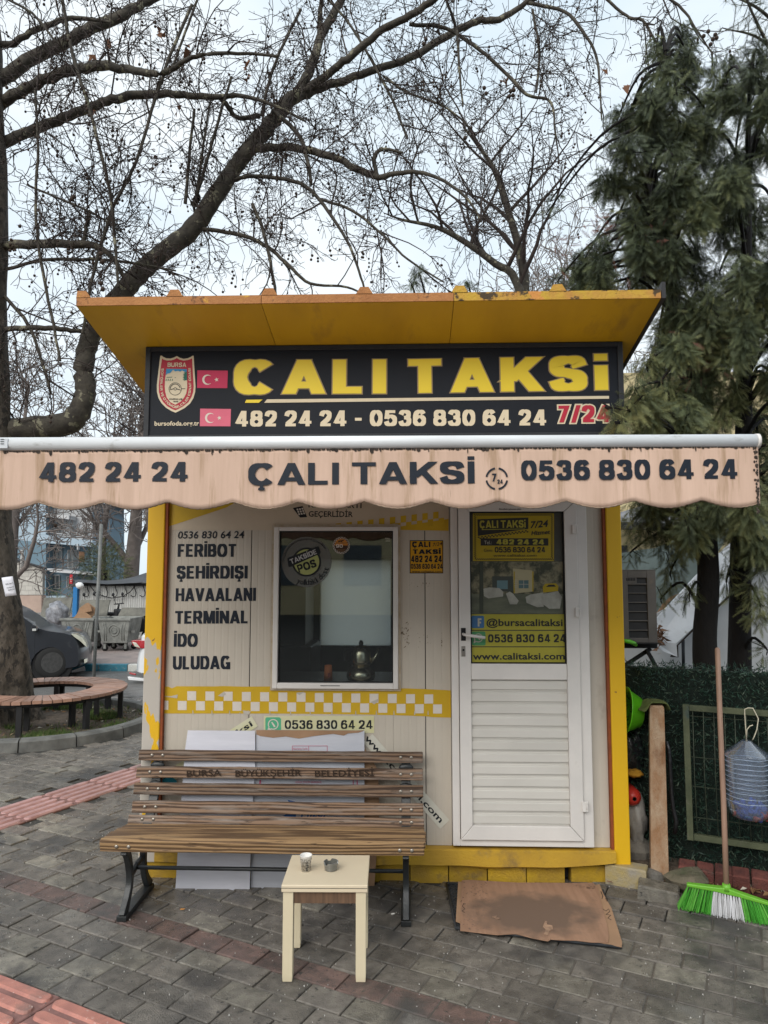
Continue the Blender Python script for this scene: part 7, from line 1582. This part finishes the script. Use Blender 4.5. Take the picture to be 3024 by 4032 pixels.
def twigs(nt, P, r0, lev, dens, Lr, tips, up=0., droop=-.1, rmin=.0022, spread=1., lens=(1,.48,.2), keep=None):
    """child shoots along the polyline P"""
    seg = np.linalg.norm(np.diff(P, axis=0), axis=1); cum = np.r_[0, np.cumsum(seg)]; L = cum[-1]; n = int(L*dens[lev]+RS.rand()); 
    for _ in range(n):
        t = L*(.08+.92*RS.rand()) if lev else L*RS.rand(); i = min(np.searchsorted(cum, t)-1, len(P)-2); i = max(i, 0); f = (t-cum[i])/(seg[i]+1e-9); p = P[i]*(1-f)+P[i+1]*f
        if keep is not None and not keep(p): continue
        T = (P[i+1]-P[i])/(seg[i]+1e-9); q = RS.randn(3); q -= T*(q@T); q /= np.linalg.norm(q)+1e-9
        ang = RS.uniform(.6, 1.35)*spread; d = T*math.cos(ang)+q*math.sin(ang)
        ln = Lr[lev]*RS.uniform(.35, 1.25)
        if lev == 0 and RS.rand() < up: d = np.array([RS.randn()*.25, RS.randn()*.25, 1.]); ln *= 1.4; dr = np.zeros(3)
        else: dr = np.array([0,0,droop*RS.uniform(.2,1.6)])
        k = (7,5,3)[lev]; C = wander(p, d, ln, k, (.2,.26,.4)[lev], dr)
        rr = np.linspace(max(rmin*1.15, r0[lev]*RS.uniform(.6,1.1)), rmin, k+1); nt.tube(C, rr, 4 if lev == 0 else 3)
        if lev < len(dens)-1: twigs(nt, C, r0, lev+1, dens, Lr, tips, up, droop, rmin, spread, keep=keep)
        if lev >= 1: tips.append(C[-1])
m_bark = mat('plane_bark', (.08,.07,.054), (.034,.029,.024), r=.9, scale=9, bump=.9, bscale=35, dirt=[((.2,.185,.13), 6, .58, .03), ((.05,.06,.025), 3, .6, .15)])
m_barkt = mat('plane_bark_rough', (.12,.1,.08), (.045,.038,.03), r=.95, scale=14, bump=1, bscale=30, stretch=(1,1,.6), wave=None, dirt=[((.03,.026,.022), 16, .52, .06), ((.16,.14,.11), 6, .64, .08)])
m_twig = mat('twig', (.05,.036,.03), (.03,.022,.02), r=.9, scale=5); m_ballm = mat('seed_ball', (.06,.04,.03), (.03,.02,.016), r=.95, scale=80)
def Dp(x, y, Y): v = at('D', x, y, Y); return np.array(v)
plane = thing('plane_tree', 'big bare plane tree with seed balls leaning over the kiosk', 'tree', ring_c)
# trunk
TY0 = 3.75
def mpx(Y): return (Y+4.05)/1534.
tk = [(22,1600,3.75,74),(14,1560,3.75,62),(8,1500,3.75,54),(2,1430,3.75,56),(-10,1330,3.75,54),(-20,1240,3.75,52),(-30,1130,3.76,50),(-36,1000,3.78,54),(-38,800,3.8,54),(-40,600,3.82,52),(-40,400,3.85,52),(-42,200,3.9,48),(-50,20,3.95,46),(-80,-160,4,40)]
P = crsmooth([Dp(x, y, Y) for x, y, Y, r in tk], 4); rr = rint([r*mpx(3.9)*1.0 for *_, r in tk], len(P))
P[0][2] = -.02
# lumpy trunk
K = 36; vs = []; 
for i, (p, r_) in enumerate(zip(P, rr)):
    for k in range(K):
        g_ = 2*math.pi*k/K; z = p[2]; fl = max(0, 1-z/.5)
        lump = 1+.05*math.sin(3*g_+z*2.1)+.035*math.sin(7*g_-z*5)+.02*math.sin(13*g_+z*17)+fl*(.22*max(0, math.sin(5*g_+1.2))+.12*math.sin(9*g_))
        vs.append((p[0]+r_*lump*math.cos(g_), p[1]+r_*lump*math.sin(g_), p[2]))
m_ = len(P)
MB().add(vs, [(i*K+k, i*K+(k+1) % K, (i+1)*K+(k+1) % K, (i+1)*K+k) for i in range(m_-1) for k in range(K)], True).build('trunk', m_barkt, plane, fixn=False)
# limbs: D pixels, depth, radius px
limbs = [
 [(-30,935,3.85,30),(60,925,3.95,27),(115,922,4.0,27),(160,905,4.05,26),(183,860,4.1,23),(182,800,4.15,22),(192,737,4.2,21),(225,685,4.25,22),(262,635,4.3,22),(305,585,4.4,22),(360,540,4.5,21),(415,495,4.6,21),(450,445,4.65,20),(500,370,4.8,18),(530,330,4.85,18),(575,280,4.95,17),(615,230,5.0,16),(650,195,5.1,15)],
 [(650,195,5.1,12),(672,145,5.1,11),(700,65,5.2,9.5),(742,-10,5.3,8.5),(770,-90,5.4,7)],
 [(690,75,5.2,6),(692,20,5.2,5.5),(697,-30,5.2,5)],
 [(650,200,5.1,9),(715,155,5.0,8.5),(760,120,4.9,8.5),(829,62,4.8,8),(885,35,4.7,8),(940,-5,4.6,7.5),(990,-60,4.5,7)],
 [(650,208,5.1,9.5),(690,192,5.2,9),(750,172,5.3,8.5),(829,145,5.4,8),(894,122,5.5,8),(969,75,5.6,8),(1029,46,5.6,7.5),(1079,42,5.6,7),(1139,6,5.6,5.5),(1185,-20,5.6,5)],
 [(1139,6,5.6,4.5),(1219,25,5.5,4),(1264,75,5.4,3.6),(1289,125,5.4,3.2),(1296,190,5.3,2.4),(1300,260,5.3,1.6)],
 [(884,52,5.0,4.5),(964,62,5.0,4.5),(1039,110,4.9,4.5),(1099,165,4.9,4.2),(1139,205,4.8,4),(1189,220,4.8,3),(1199,280,4.7,2.3),(1208,350,4.7,1.5)],
 [(1290,-20,4.6,3.5),(1354,35,4.6,3.3),(1389,45,4.5,3.2),(1419,95,4.5,2.8),(1446,125,4.4,2)],
 [(1420,-20,4.2,3.2),(1474,20,4.2,3),(1504,65,4.2,2.5),(1540,118,4.2,1.6)],
 [(548,322,4.9,10),(600,318,4.7,9),(665,325,4.5,8.5),(735,345,4.3,8),(780,370,4.2,8),(820,382,4.1,6.5),(850,375,4.1,5.5),(905,372,4.0,4.5),(960,392,3.9,3.6),(1010,430,3.9,3),(1040,480,3.9,2)],
 [(815,380,4.1,5),(808,345,4.1,5),(825,322,4.1,4.5),(870,330,4.1,3)],
 [(500,390,4.8,5),(550,380,4.6,4.8),(635,392,4.4,4.5),(675,415,4.3,4.2),(715,465,4.2,3.8),(755,530,4.1,3.2),(780,600,4.1,2.6),(795,650,4.1,1.8)],
 [(690,430,4.3,3.4),(760,455,4.2,3.2),(830,510,4.1,2.8),(880,560,4.1,2.4),(960,610,4.0,1.8)],
 [(420,492,4.6,5.5),(480,500,4.6,5),(530,510,4.5,4.8),(580,535,4.4,4.4),(625,575,4.3,4),(670,612,4.3,3.4),(750,620,4.2,2.6),(800,645,4.2,1.8)],
 [(545,440,4.2,4),(570,505,4.2,4),(590,600,4.2,3.5),(597,645,4.2,3)],
 [(420,445,4.62,9),(423,430,4.6,8),(428,425,4.55,6)],
 [(-20,185,3.95,17),(10,165,4.0,16),(70,125,4.1,15),(130,95,4.2,14),(200,60,4.3,13),(270,30,4.4,12),(320,2,4.5,9),(400,-30,4.6,7)],
 [(-20,240,3.95,14),(0,225,4,13),(55,192,3.8,12.5),(115,165,3.7,12),(165,150,3.6,11.5),(220,142,3.5,11),(280,150,3.4,9),(340,160,3.3,7.5),(380,145,3.3,6),(410,127,3.2,5),(450,117,3.2,4.4),(530,115,3.1,3.6),(600,122,3.1,2.6)],
 [(-15,318,3.95,14),(20,302,4,12.5),(65,282,4.1,11.5),(125,260,4.2,11),(190,235,4.3,10.5),(240,215,4.3,10),(300,205,4.4,9.5),(350,203,4.4,8.5),(410,206,4.4,7.5),(475,210,4.4,6),(530,208,4.4,4.5),(600,232,4.3,3.5),(660,262,4.3,2.4)],
 [(475,210,4.4,5.5),(495,235,4.5,5.5),(515,255,4.6,5.5),(560,250,4.8,6)],
 [(-20,530,3.9,11),(10,530,3.9,10.5),(75,528,3.7,10),(150,527,3.6,9.5),(210,532,3.6,7.5),(250,565,3.6,5.5),(275,620,3.7,3.5)],
 [(-20,590,3.9,5),(15,582,3.9,4.5),(90,562,3.9,4.2),(200,560,3.9,4),(300,570,3.9,3),(380,585,3.9,2)],
 [(180,527,3.6,5),(186,490,3.6,5),(195,455,3.6,4.5)],
 [(-10,95,4,8),(30,92,4,7.5),(75,65,4,7),(140,42,4,6),(185,40,4,5),(240,48,4,3)],
 [(132,-20,3.2,4),(150,90,3.2,4),(170,160,3.2,4),(200,260,3.2,4),(220,340,3.2,4),(240,430,3.2,4),(250,540,3.2,3.5),(256,620,3.2,3)],
 [(415,10,3.4,4),(365,125,3.4,4),(340,200,3.4,4),(310,300,3.4,4),(285,370,3.4,4.2),(250,435,3.4,4.4),(225,510,3.4,4.2),(200,600,3.4,4),(178,720,3.4,3.6)],
 [(75,190,3.3,3),(82,320,3.3,3.4),(77,450,3.3,3.6),(90,575,3.3,3.8),(115,700,3.3,3.4),(130,780,3.3,3)],
 [(650,20,4.4,3.6),(610,100,4.4,3.6),(580,180,4.4,3.6),(565,250,4.5,4)],
 [(420,235,4.3,3),(410,325,4.4,3.4),(400,440,4.5,4.2)],[(500,165,4.3,3),(465,285,4.4,3.6),(435,390,4.5,4),(420,440,4.6,4.4)],[(455,215,4.3,2.4),(440,310,4.4,3),(425,430,4.6,3.6)],
 [(430,-10,3.8,3),(400,70,3.8,3.2),(372,150,3.8,3.2)],[(0,-10,3.4,3),(70,30,3.4,3),(120,90,3.4,2.5)],[(60,400,3.5,2.6),(130,430,3.5,2.6),(200,460,3.5,2.6),(260,500,3.5,2)],
 [(-10,715,3.8,7),(60,708,3.8,6.5),(120,710,3.9,6),(178,716,4,5)],[(10,640,3.8,4),(60,700,3.8,4),(90,780,3.8,3.4),(110,850,3.8,3)],
 [(700,-10,5,3),(760,60,5,3),(840,200,5,3),(880,300,5,2.4)],[(590,240,4.6,5),(625,270,4.5,5),(655,310,4.4,4.8),(668,370,4.3,4.2),(672,400,4.3,3.4)],
 [(960,-10,4.8,3.4),(985,60,4.8,3.2),(992,150,4.7,2.8),(1000,230,4.7,2)],[(1150,20,5.2,3.2),(1165,110,5.2,3),(1158,200,5.1,2.4)],[(829,165,5.2,3),(880,200,5.1,3),(960,230,5,2.6),(1020,280,5,2)],
]
nt = NT(); LP = []
for lm in limbs:
    P = crsmooth([Dp(x, y, Y) for x, y, Y, r in lm], 5); r_ = rint([r*mpx(Y) for x, y, Y, r in lm], len(P))
    P[1:-1] += RS.randn(len(P)-2, 3)*np.minimum(.007, r_[1:-1]*.14)[:,None]
    nt.tube(P, r_, 12 if r_.max() > .05 else 6); LP.append((P, r_))
nt.build('limbs', m_bark, plane)
def keep(p):
    q = Vector(p); return q.z > 2.15 and not (-1.7 < q.x < 1.6 and -1 < q.y < 2.6 and q.z < 3.5) and q.y > .2
nt = NT(); tips = []
for P, r_ in LP:
    mx_ = r_.max()
    twigs(nt, P, (.011,.0055,.0036), 0, (3.2 if mx_ > .06 else 4.3, 8, 11), (1.15,.5,.13), tips, up=.2, droop=-.09, rmin=.003, keep=keep)
nt.build('crown', m_twig, plane)
print('twig quads', sum(len(f) for f in nt.F), 'tips', len(tips))
tips = np.array(tips); sel = tips[RS.choice(len(tips), 1000, replace=False)]
mb = MB(); nt2 = NT()
for p in sel:
    if not keep(p): continue
    L_ = RS.uniform(.03,.12); q = p-np.array([RS.randn()*.01, RS.randn()*.01, L_]); nt2.tube([p, q], .0016, 3); r_ = RS.uniform(.012,.019); mb.ball(q, r_, 6, 4)
    if RS.rand() < .5: q2 = q-np.array([RS.randn()*.012, RS.randn()*.01, .05]); nt2.tube([q, q2], .0016, 3); mb.ball(q2, r_*.95, 6, 4)
for (x, y, Y) in ((1046,190,3.9),(1050,202,3.9),(1103,197,3.8),(1108,206,3.8),(1100,208,3.8),(1005,298,3.8),(218,548,3.0),(222,565,3.0),(218,612,3),(222,625,3),(155,430,3),(160,425,3),(720,45,4),(1530,68,3.8),(1545,75,3.8),(1540,85,3.8),(1535,96,3.8),(1548,82,3.8),(1520,78,3.8),(915,95,4),(920,85,4),(120,1135,4.4),(1110,195,3.8)): mb.ball(Dp(x, y, Y), .024, 8, 6)
tag(mb.build('seed_balls', m_ballm, plane, fixn=False), kind='stuff'); nt2.build('stalks', m_twig, plane)
# dead leaves caught in the crown
mb = MB()
for (x, y) in ((235,95),(350,75),(352,80),(405,112),(530,140),(540,165),(195,130),(196,243),(382,232),(332,322),(1012,1),(1380,215),(1385,222),(1090,175),(1380,210),(1350,225),(1312,155),(1358,195),(195,1370)):
    if y > 400: continue
    for _ in range(3):
        p = Vector(Dp(x+random.gauss(0,3), y+random.gauss(0,4), 3.7)); mb.add([p+Vector((random.gauss(0,.03),random.gauss(0,.03),random.gauss(0,.035))) for _ in range(4)], [(0,1,2),(0,2,3)])
tag(mb.build('dead_leaves', mat('hanging_leaf', (.22,.1,.05), (.12,.06,.035), r=.8), plane, fixn=False), kind='stuff')
# notice nailed to the trunk
na = [at('A5', 12, 622, 3.42), at('A5', 78, 612, 3.42), at('A5', 104, 736, 3.42), at('A5', 38, 744, 3.42)]
nr = Vector((.25,-.97,0))
nb = MB()
G_ = []
for v in range(6):
    for u in range(5):
        p = na[0].lerp(na[1], u/4).lerp(na[3].lerp(na[2], u/4), v/5); G_.append(p+Vector((0,.02*(u/4)**2-.006,0))+Vector((0,random.gauss(0,.0015),0)))
ob_ = nb.add(G_, [(v*5+u, v*5+u+1, (v+1)*5+u+1, (v+1)*5+u) for v in range(5) for u in range(4)], True).build('paper_notice', flat('paper_white', (.72,.72,.78), r=.7), fixn=False); tag(ob_, 'white paper notice pinned to the plane tree trunk', 'notice'); ob_.modifiers.new('t','SOLIDIFY').thickness = .001
for i, (xa, ya, xb, yb_, tx) in enumerate(((36,668,88,660,'SİGARA İZMARİTİ'),(44,692,92,684,'VE ÇÖPLERİNİZİ'),(54,706,96,699,'BIRAKMAYINIZ'))):
    o = soft(tx, 'A5', xa, ya, xb, yb_, 7, 3.412, m_blk2, ob_, off=.02, name='notice_lettering')
# ---------- generic bare tree
def bare_tree(label, base, H, r0, lean=(0,0), seed=1, dens=(2.6,4.5,6), Lr=(1.6,.8,.35), nl=9, m=None, rmin=.006, start=.3, up=.1, name='bare_tree', group=None, open_=.6, pts=None):
    global RS
    RS = np.random.RandomState(seed); t = thing(name, label, 'tree', base, group)
    b = np.array(base, float)
    tp = crsmooth([b+np.array([lean[0]*f+RS.randn()*.03*H*f*(1-f), lean[1]*f, H*f]) for f in (0,.2,.4,.6,.8,1)], 4) if pts is None else crsmooth(pts, 4)
    nt = NT(); nt.tube(tp, rint([r0*1.15,r0,r0*.8,r0*.6,r0*.35,r0*.1], len(tp)), 10); nt.build('trunk', m or m_bark, t)
    nt = NT(); tips_ = []
    for i in range(nl):
        f = start+(1-start)*(i+RS.rand())/nl; p = tp[int(f*(len(tp)-1))]; a = RS.rand()*6.283; L = H*(.5-.28*f)*RS.uniform(.8,1.2)
        C = wander(p, np.array([math.cos(a)*open_, math.sin(a)*open_, .8]), L, 9, .13, np.array([0,0,.06])); rr_ = np.linspace(r0*(1-f)*.55+.012, rmin*1.4, 10); nt.tube(C, rr_, 6)
        twigs(nt, C, (max(.012,rmin*2),rmin*1.4,rmin*1.1), 0, dens, Lr, tips_, up=up, droop=.02, rmin=rmin)
    nt.build('crown', m or m_twig, t); return t
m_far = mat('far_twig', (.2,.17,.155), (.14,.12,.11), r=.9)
def gpos(x, Y): p = at('D', x, 1300, Y); return (p.x, Y, -.3)
# mid-distance bare trees over the roof
def DL(*q): return [Dp(*p) for p in q]
bare_tree('slender grey tree with a long leaning stem over the right roof', tuple(Dp(1150,1300,8.5)*np.array([1,1,0])), 6.6, .1, seed=3, dens=(2.5,4,4.5), Lr=(1.3,.6,.28), nl=12, start=.35, rmin=.0045, up=.3, pts=DL((1150,1400,8.5),(1142,900,8.5),(1134,635,8.5),(1124,550,8.4),(1099,460,8.3),(1069,370,8.2),(1029,310,8.1),(1000,275,8)))
bare_tree('dark leaning tree bending left above the middle of the roof', tuple(Dp(1250,1300,7)*np.array([1,1,0])), 5.6, .075, seed=5, dens=(2.5,4,4.5), Lr=(1.1,.6,.25), nl=11, start=.3, rmin=.0042, up=.3, pts=DL((1250,1400,7),(1190,900,7),(1120,620,7),(1070,570,7),(1000,520,7),(940,490,7),(870,475,7),(829,460,7)))
for i, (x, Y, H, lab) in enumerate(((1260,14,9.2,'tall thin pale tree just left of the conifers'),(1180,13,7.8,'thin pale tree with upright shoots right of the leaning stem'),(960,16,8.2,'fine twiggy tree low over the middle of the roof'),(1040,18,8.8,'fine twiggy tree further back right of the roof middle'),(860,17,7.2,'low twiggy tree over the left part of the roof ribs'))):
    bare_tree(lab, gpos(x, Y), H, .1, seed=20+i, dens=(2.6,4,4.5), Lr=(1.5,.8,.4), nl=16, start=.3, rmin=.008, m=m_far, up=.35, open_=.42, group='thin bare trees behind the kiosk')
# trees in the street, seen under the awning
bare_tree('stout bare tree with thick forked limbs behind the tarpaulin stall', gpos(278, 24), 11, .3, lean=(.5,0), seed=31, dens=(1.6,2.4,2.8), Lr=(2.6,1.3,.6), nl=12, start=.16, rmin=.013, m=m_far, up=.1, group='street trees beyond the containers')
bare_tree('second stout bare tree right behind the stall next to the kiosk post', gpos(335, 23), 10, .26, lean=(-.2,0), seed=32, dens=(1.6,2.4,2.8), Lr=(2.4,1.2,.6), nl=11, start=.2, rmin=.013, m=m_far, up=.1, group='street trees beyond the containers')
bare_tree('bare tree spreading in front of the blue house side wall', gpos(20, 19), 8.5, .2, lean=(.3,0), seed=33, dens=(2.4,3.4,4), Lr=(2.2,1.1,.5), nl=9, start=.22, rmin=.011, m=m_far, up=.1, open_=.8, group='street trees beyond the containers')
bare_tree('thin bare tree before the balconies of the blue house', gpos(215, 24), 8.5, .16, lean=(.4,0), seed=34, dens=(2.2,3,3.5), Lr=(2.2,1.1,.5), nl=10, start=.4, rmin=.012, m=m_far, up=.1, open_=.8, group='street trees beyond the containers')
# ------------------------------------------------------------------ conifers
RS = np.random.RandomState(77)
def frond_template(nb=7):
    V = []; F = []
    def tri(a, b, c): n0 = len(V); V.extend([a, b, c]); F.append((n0, n0+1, n0+2))
    tri((0,-.014,0),(0,.014,0),(1,0,-.05))
    for i in range(nb):
        x = .1+.82*i/nb; L = .42*(1-.62*i/nb)
        for s__ in (-1, 1):
            e = (x+L*.85, s__*L*.52, -.03*L); tri((x-.022,0,0),(x+.034,0,0),e)
            for q in (.5,):
                m_ = (x+L*.85*q, s__*L*.52*q, 0); 
                tri((m_[0]-.014,m_[1],0),(m_[0]+.016,m_[1]+.01*s__,0),(m_[0]+L*.3, m_[1]+(s__ if i % 2 else -s__)*L*.16, -.03*L))
    return np.array(V, float), np.array(F)
FV, FF = frond_template(7)
def fronds(P, D, size, tone, name, m, parent):
    """P positions, D directions, both (n,3)"""
    n = len(P); X = D/np.linalg.norm(D, axis=1)[:,None]; R_ = RS.randn(n,3); Y = np.cross(X, R_); Y /= np.linalg.norm(Y, axis=1)[:,None]; Z = np.cross(X, Y)
    M = np.stack([X, Y, Z], 1)*size[:,None,None]
    V = np.einsum('vk,nkj->nvj', FV, M)+P[:,None]; F = (FF[None]+(np.arange(n)*len(FV))[:,None,None]).reshape(-1,3)
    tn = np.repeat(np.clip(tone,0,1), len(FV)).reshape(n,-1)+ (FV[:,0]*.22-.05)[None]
    o = npmesh(name, V.reshape(-1,3), F, m, parent, tone=np.clip(tn,0,1).ravel()); o['kind'] = 'stuff'; return o
m_con = tonemat('conifer', [(.024,.032,.019),(.06,.076,.042),(.11,.13,.062),(.21,.215,.09)], r=.6)
m_conbark = mat('conifer_bark', (.012,.01,.009), (.006,.005,.005), r=.95, scale=14, bump=.9, bscale=50, stretch=(1,1,.4))
def conifer(label, tr, clumps, seed, nper, small=False):
    rs = np.random.RandomState(seed); P0 = Dp(*tr[0][:3]); t = thing('conifer_tree', label, 'conifer', tuple(P0), 'conifers behind the hedge')
    T = crsmooth([Dp(x, y, Y) for x, y, Y, r in tr], 5); nt = NT(); rr_ = rint([r*mpx(Y) for x, y, Y, r in tr], len(T)); nt.tube(T, rr_, 12); nt.build('trunk', m_conbark, t)
    nb = NT(); PP, DD, SS, TT = [], [], [], []
    for (x, y, Y, rx, rz_, dn) in clumps:
        c = Dp(x, y, Y); RX = rx*mpx(Y); RZ_ = rz_*mpx(Y)
        # limb from the trunk, rising or level
        i = np.argmin(np.abs(T[:,2]-(c[2]-.1))+.05*np.abs(T[:,0]-c[0])); a = T[i]; a = a if abs(a[0]-c[0]) < 1.1 or Y < 2.4 else c+np.array([.2,.1,-1.1]); mid = (a+c)/2+np.array([0,0,.12+.1*rs.rand()]); B = crsmooth([a, mid, c, c+np.array([0,0,-RZ_*.5])], 4); nb.tube(B, np.linspace(.018,.003,len(B)), 5)
        n = int(nper*1.55*dn*(rx*rz_)/900); u = rs.randn(n,3); u /= np.linalg.norm(u, axis=1)[:,None]; u *= (rs.rand(n)**.42)[:,None]
        p = c+u*np.array([RX, RX*.8, RZ_]); 
        d = np.stack([u[:,0]*.8+rs.randn(n)*.45, u[:,1]*.8+rs.randn(n)*.5, -.8+rs.randn(n)*.6], 1)
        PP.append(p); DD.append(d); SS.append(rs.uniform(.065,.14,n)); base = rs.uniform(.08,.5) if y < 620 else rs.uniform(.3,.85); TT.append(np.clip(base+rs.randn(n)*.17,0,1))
        for _ in range(max(2, n//60)):
            q = c+rs.randn(3)*np.array([RX,RX*.8,RZ_])*.5; nb.tube([c, (c+q)/2+rs.randn(3)*.03, q], [.006,.004,.002], 3)
    P = np.concatenate(PP); ok = ~((P[:,0] < 1.38) & (P[:,0] > -1.4) & (P[:,1] > -.02) & (P[:,1] < 2.3) & (P[:,2] < 3.2)) 
    nb.build('branches', m_conbark, t)
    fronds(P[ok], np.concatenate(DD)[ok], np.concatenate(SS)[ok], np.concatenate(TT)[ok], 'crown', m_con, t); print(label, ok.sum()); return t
def inpoly(x, y, poly):
    c = False; j = len(poly)-1
    for i in range(len(poly)):
        xi, yi = poly[i]; xj, yj = poly[j]
        if (yi > y) != (yj > y) and x < (xj-xi)*(y-yi)/(yj-yi)+xi: c = not c
        j = i
    return c
def fillclumps(poly, n, Yr, rx, rz_, dn, seed, mind=.55):
    rs = np.random.RandomState(seed); out = []; xs_ = [p[0] for p in poly]; ys_ = [p[1] for p in poly]; tries = 0
    while len(out) < n and tries < n*60:
        tries += 1; x, y = rs.uniform(min(xs_), max(xs_)), rs.uniform(min(ys_), max(ys_))
        if not inpoly(x, y, poly): continue
        r1, r2 = rs.uniform(*rx), rs.uniform(*rz_)
        if any(abs(x-o[0]) < r1*mind and abs(y-o[1]) < r2*mind for o in out[-40:]): continue
        out.append((x, y, rs.uniform(*Yr), r1, r2, dn*rs.uniform(.7,1.3)))
    return out
polyA = [(1405,140),(1430,60),(1475,75),(1500,150),(1520,210),(1530,300),(1520,600),(1530,900),(1540,1130),(1490,1190),(1440,1120),(1380,1080),(1345,1010),(1370,930),(1420,890),(1400,780),(1430,700),(1420,640),(1330,640),(1270,630),(1240,600),(1290,520),(1300,420),(1330,330),(1330,250),(1400,230),(1390,170)]
polyB = [(1510,200),(1550,120),(1600,140),(1660,90),(1740,100),(1740,1100),(1660,1240),(1600,1180),(1560,1120),(1530,1130),(1520,900),(1530,600)]
clA = fillclumps(polyA, 150, (.8,3.2), (16,34), (24,60), 1.15, 1, .4)
clA += [(905,590,2.7,16,34,.7),(890,615,2.7,14,24,.7),(1010,612,2.8,16,24,.6),(1195,425,3.4,22,16,.4),(1185,455,3.4,18,14,.4),(1210,600,3.0,28,30,.6),(1260,565,3,26,40,.8),
 (1318,880,-.25,12,12,.6),(1362,880,-.1,22,24,1.0),(1338,912,-.2,16,13,.8),(1395,880,.1,30,40,1.2),(1375,840,1.2,26,34,1),(1400,790,1.5,24,34,1),(1440,860,1,34,40,1),(1480,900,.8,34,40,1),(1430,1040,1.3,30,40,.9),(1405,1010,1.2,26,40,.9),
 (1400,1130,1.6,30,50,.55),(1440,1150,1.7,34,60,.6),(1370,1120,1.7,24,46,.45),(1480,1160,1.5,26,50,.6),(1450,1230,1.8,26,46,.4),(1490,1280,1.4,18,40,.35),(1365,1190,1.9,20,30,.35),(1430,1290,1.9,22,30,.2)]
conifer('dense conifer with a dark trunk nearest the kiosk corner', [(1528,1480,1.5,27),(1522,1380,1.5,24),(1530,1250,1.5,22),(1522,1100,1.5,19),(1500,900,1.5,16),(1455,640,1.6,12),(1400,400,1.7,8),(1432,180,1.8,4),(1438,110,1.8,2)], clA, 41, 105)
clB = fillclumps(polyB, 105, (.5,2.9), (18,36), (26,64), 1.15, 2, .4)
clB += [(1590,1150,1.4,26,60,.7),(1640,1180,1.2,30,70,.9),(1570,1250,1.5,18,50,.4),(1640,1300,1.3,30,60,.7),(1610,1120,1.2,30,50,.8),(1655,1400,1.4,14,30,.3)]
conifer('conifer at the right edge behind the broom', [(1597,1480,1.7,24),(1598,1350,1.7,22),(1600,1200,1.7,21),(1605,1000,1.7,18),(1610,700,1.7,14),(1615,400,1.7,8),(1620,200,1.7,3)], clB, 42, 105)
rs = np.random.RandomState(9); con0 = [o for o in COL.objects if o.name == 'conifer_tree'][0]; P = []
for x, y, Y, s_, n in ((1305,500,2.2,.09,60),(1220,525,2.6,.07,40),(1250,640,2,.1,50),(1400,560,1.2,.12,40),(1500,780,1.2,.12,40)): P.append(Dp(x, y, Y)+rs.randn(n,3)*s_)
P = np.concatenate(P); fronds(P, rs.randn(len(P),3)+np.array([0,0,-.6]), rs.uniform(.06,.13,len(P)), rs.rand(len(P)), 'dry_sprays', tonemat('dry_spray', [(.09,.04,.03),(.2,.08,.06)]), con0)
# broken branch stub on the nearest trunk
# ------------------------------------------------------------------ long-needled pine in the upper right corner
pine = thing('pine_tree', 'long needled pine reaching in at the top right corner', 'pine', tuple(Dp(1760,1300,5)))
nt = NT(); nt.tube(crsmooth([Dp(1760,1400,5), Dp(1750,800,5), Dp(1730,300,5), Dp(1690,-150,5)], 4), rint([.16,.12,.09,.06], 13), 8); nt.build('trunk', m_bark, pine)
nt = NT(); V = []; T_ = []
for (a, b, c_) in (((1740,260,5),(1640,60,4.2),(1600,-30,4)),((1740,200,5),(1650,90,4.4),(1560,60,4)),((1740,300,5),(1665,200,4.5),(1610,120,4.2)),((1720,100,5),(1640,20,4.4),(1550,-20,4.2)),((1740,330,5),(1680,150,4),(1640,130,3.9))):
    B = crsmooth([Dp(*a), Dp(*b), Dp(*c_)], 8); nt.tube(B, np.linspace(.03,.006,len(B)), 5)
    for p in B[5:]:
        for _ in range(2):
            e = p+rs.randn(3)*.12; nt.tube([p, e], [.005,.003], 3); ax = (e-p)/np.linalg.norm(e-p)
            n = 26; d = ax*1.1+rs.randn(n,3)*.55; d /= np.linalg.norm(d, axis=1)[:,None]; L_ = rs.uniform(.08,.13,n)[:,None]; sd_ = np.cross(d, rs.randn(n,3)); sd_ /= np.linalg.norm(sd_, axis=1)[:,None]; bp_ = p+(e-p)*rs.rand(n,1)
            V.append(np.stack([bp_-sd_*.0016, bp_+sd_*.0016, bp_+d*L_], 1).reshape(-1,3)); T_.append(np.repeat(rs.rand(n), 3))
nt.build('branches', m_bark, pine); V = np.concatenate(V); o = npmesh('needles', V, np.arange(len(V)).reshape(-1,3), tonemat('pine_needle', [(.05,.065,.045),(.09,.11,.07),(.14,.15,.09)]), pine, tone=np.concatenate(T_)); o['kind'] = 'stuff'
# round evergreen bush behind the stall
bush = thing('evergreen_bush', 'round dark evergreen bush between the pole and the stout tree', 'bush', tuple(at('A5',700,600,22)))
c = np.array(at('A5', 690, 570, 22)); n = 1500; u = RS.randn(n,3); u /= np.linalg.norm(u, axis=1)[:,None]; u *= (RS.rand(n)**.4)[:,None]
P = c+u*np.array([.9,.9,1.0]); fronds(P, u+RS.randn(n,3)*.5, RS.uniform(.15,.3,n), RS.uniform(.2,.8,n), 'foliage', m_con, bush); MB().tube([c-Vector((0,0,2.6)) if False else tuple(c-np.array([0,0,2.6])), tuple(c)], .08, 6).build('stem', m_conbark, bush)
# low plants before the blue house
n = 900; c = np.array(at('A5', 380, 790, 27)); P = c+RS.randn(n,3)*np.array([1.6,.4,.35]); sh_ = thing('garden_shrub', 'low shrubs in the front garden of the blue house', 'shrub', tuple(c)); fronds(P, RS.randn(n,3)+np.array([0,0,.6]), RS.uniform(.15,.3,n), RS.uniform(.3,.9,n), 'foliage', m_con, sh_)
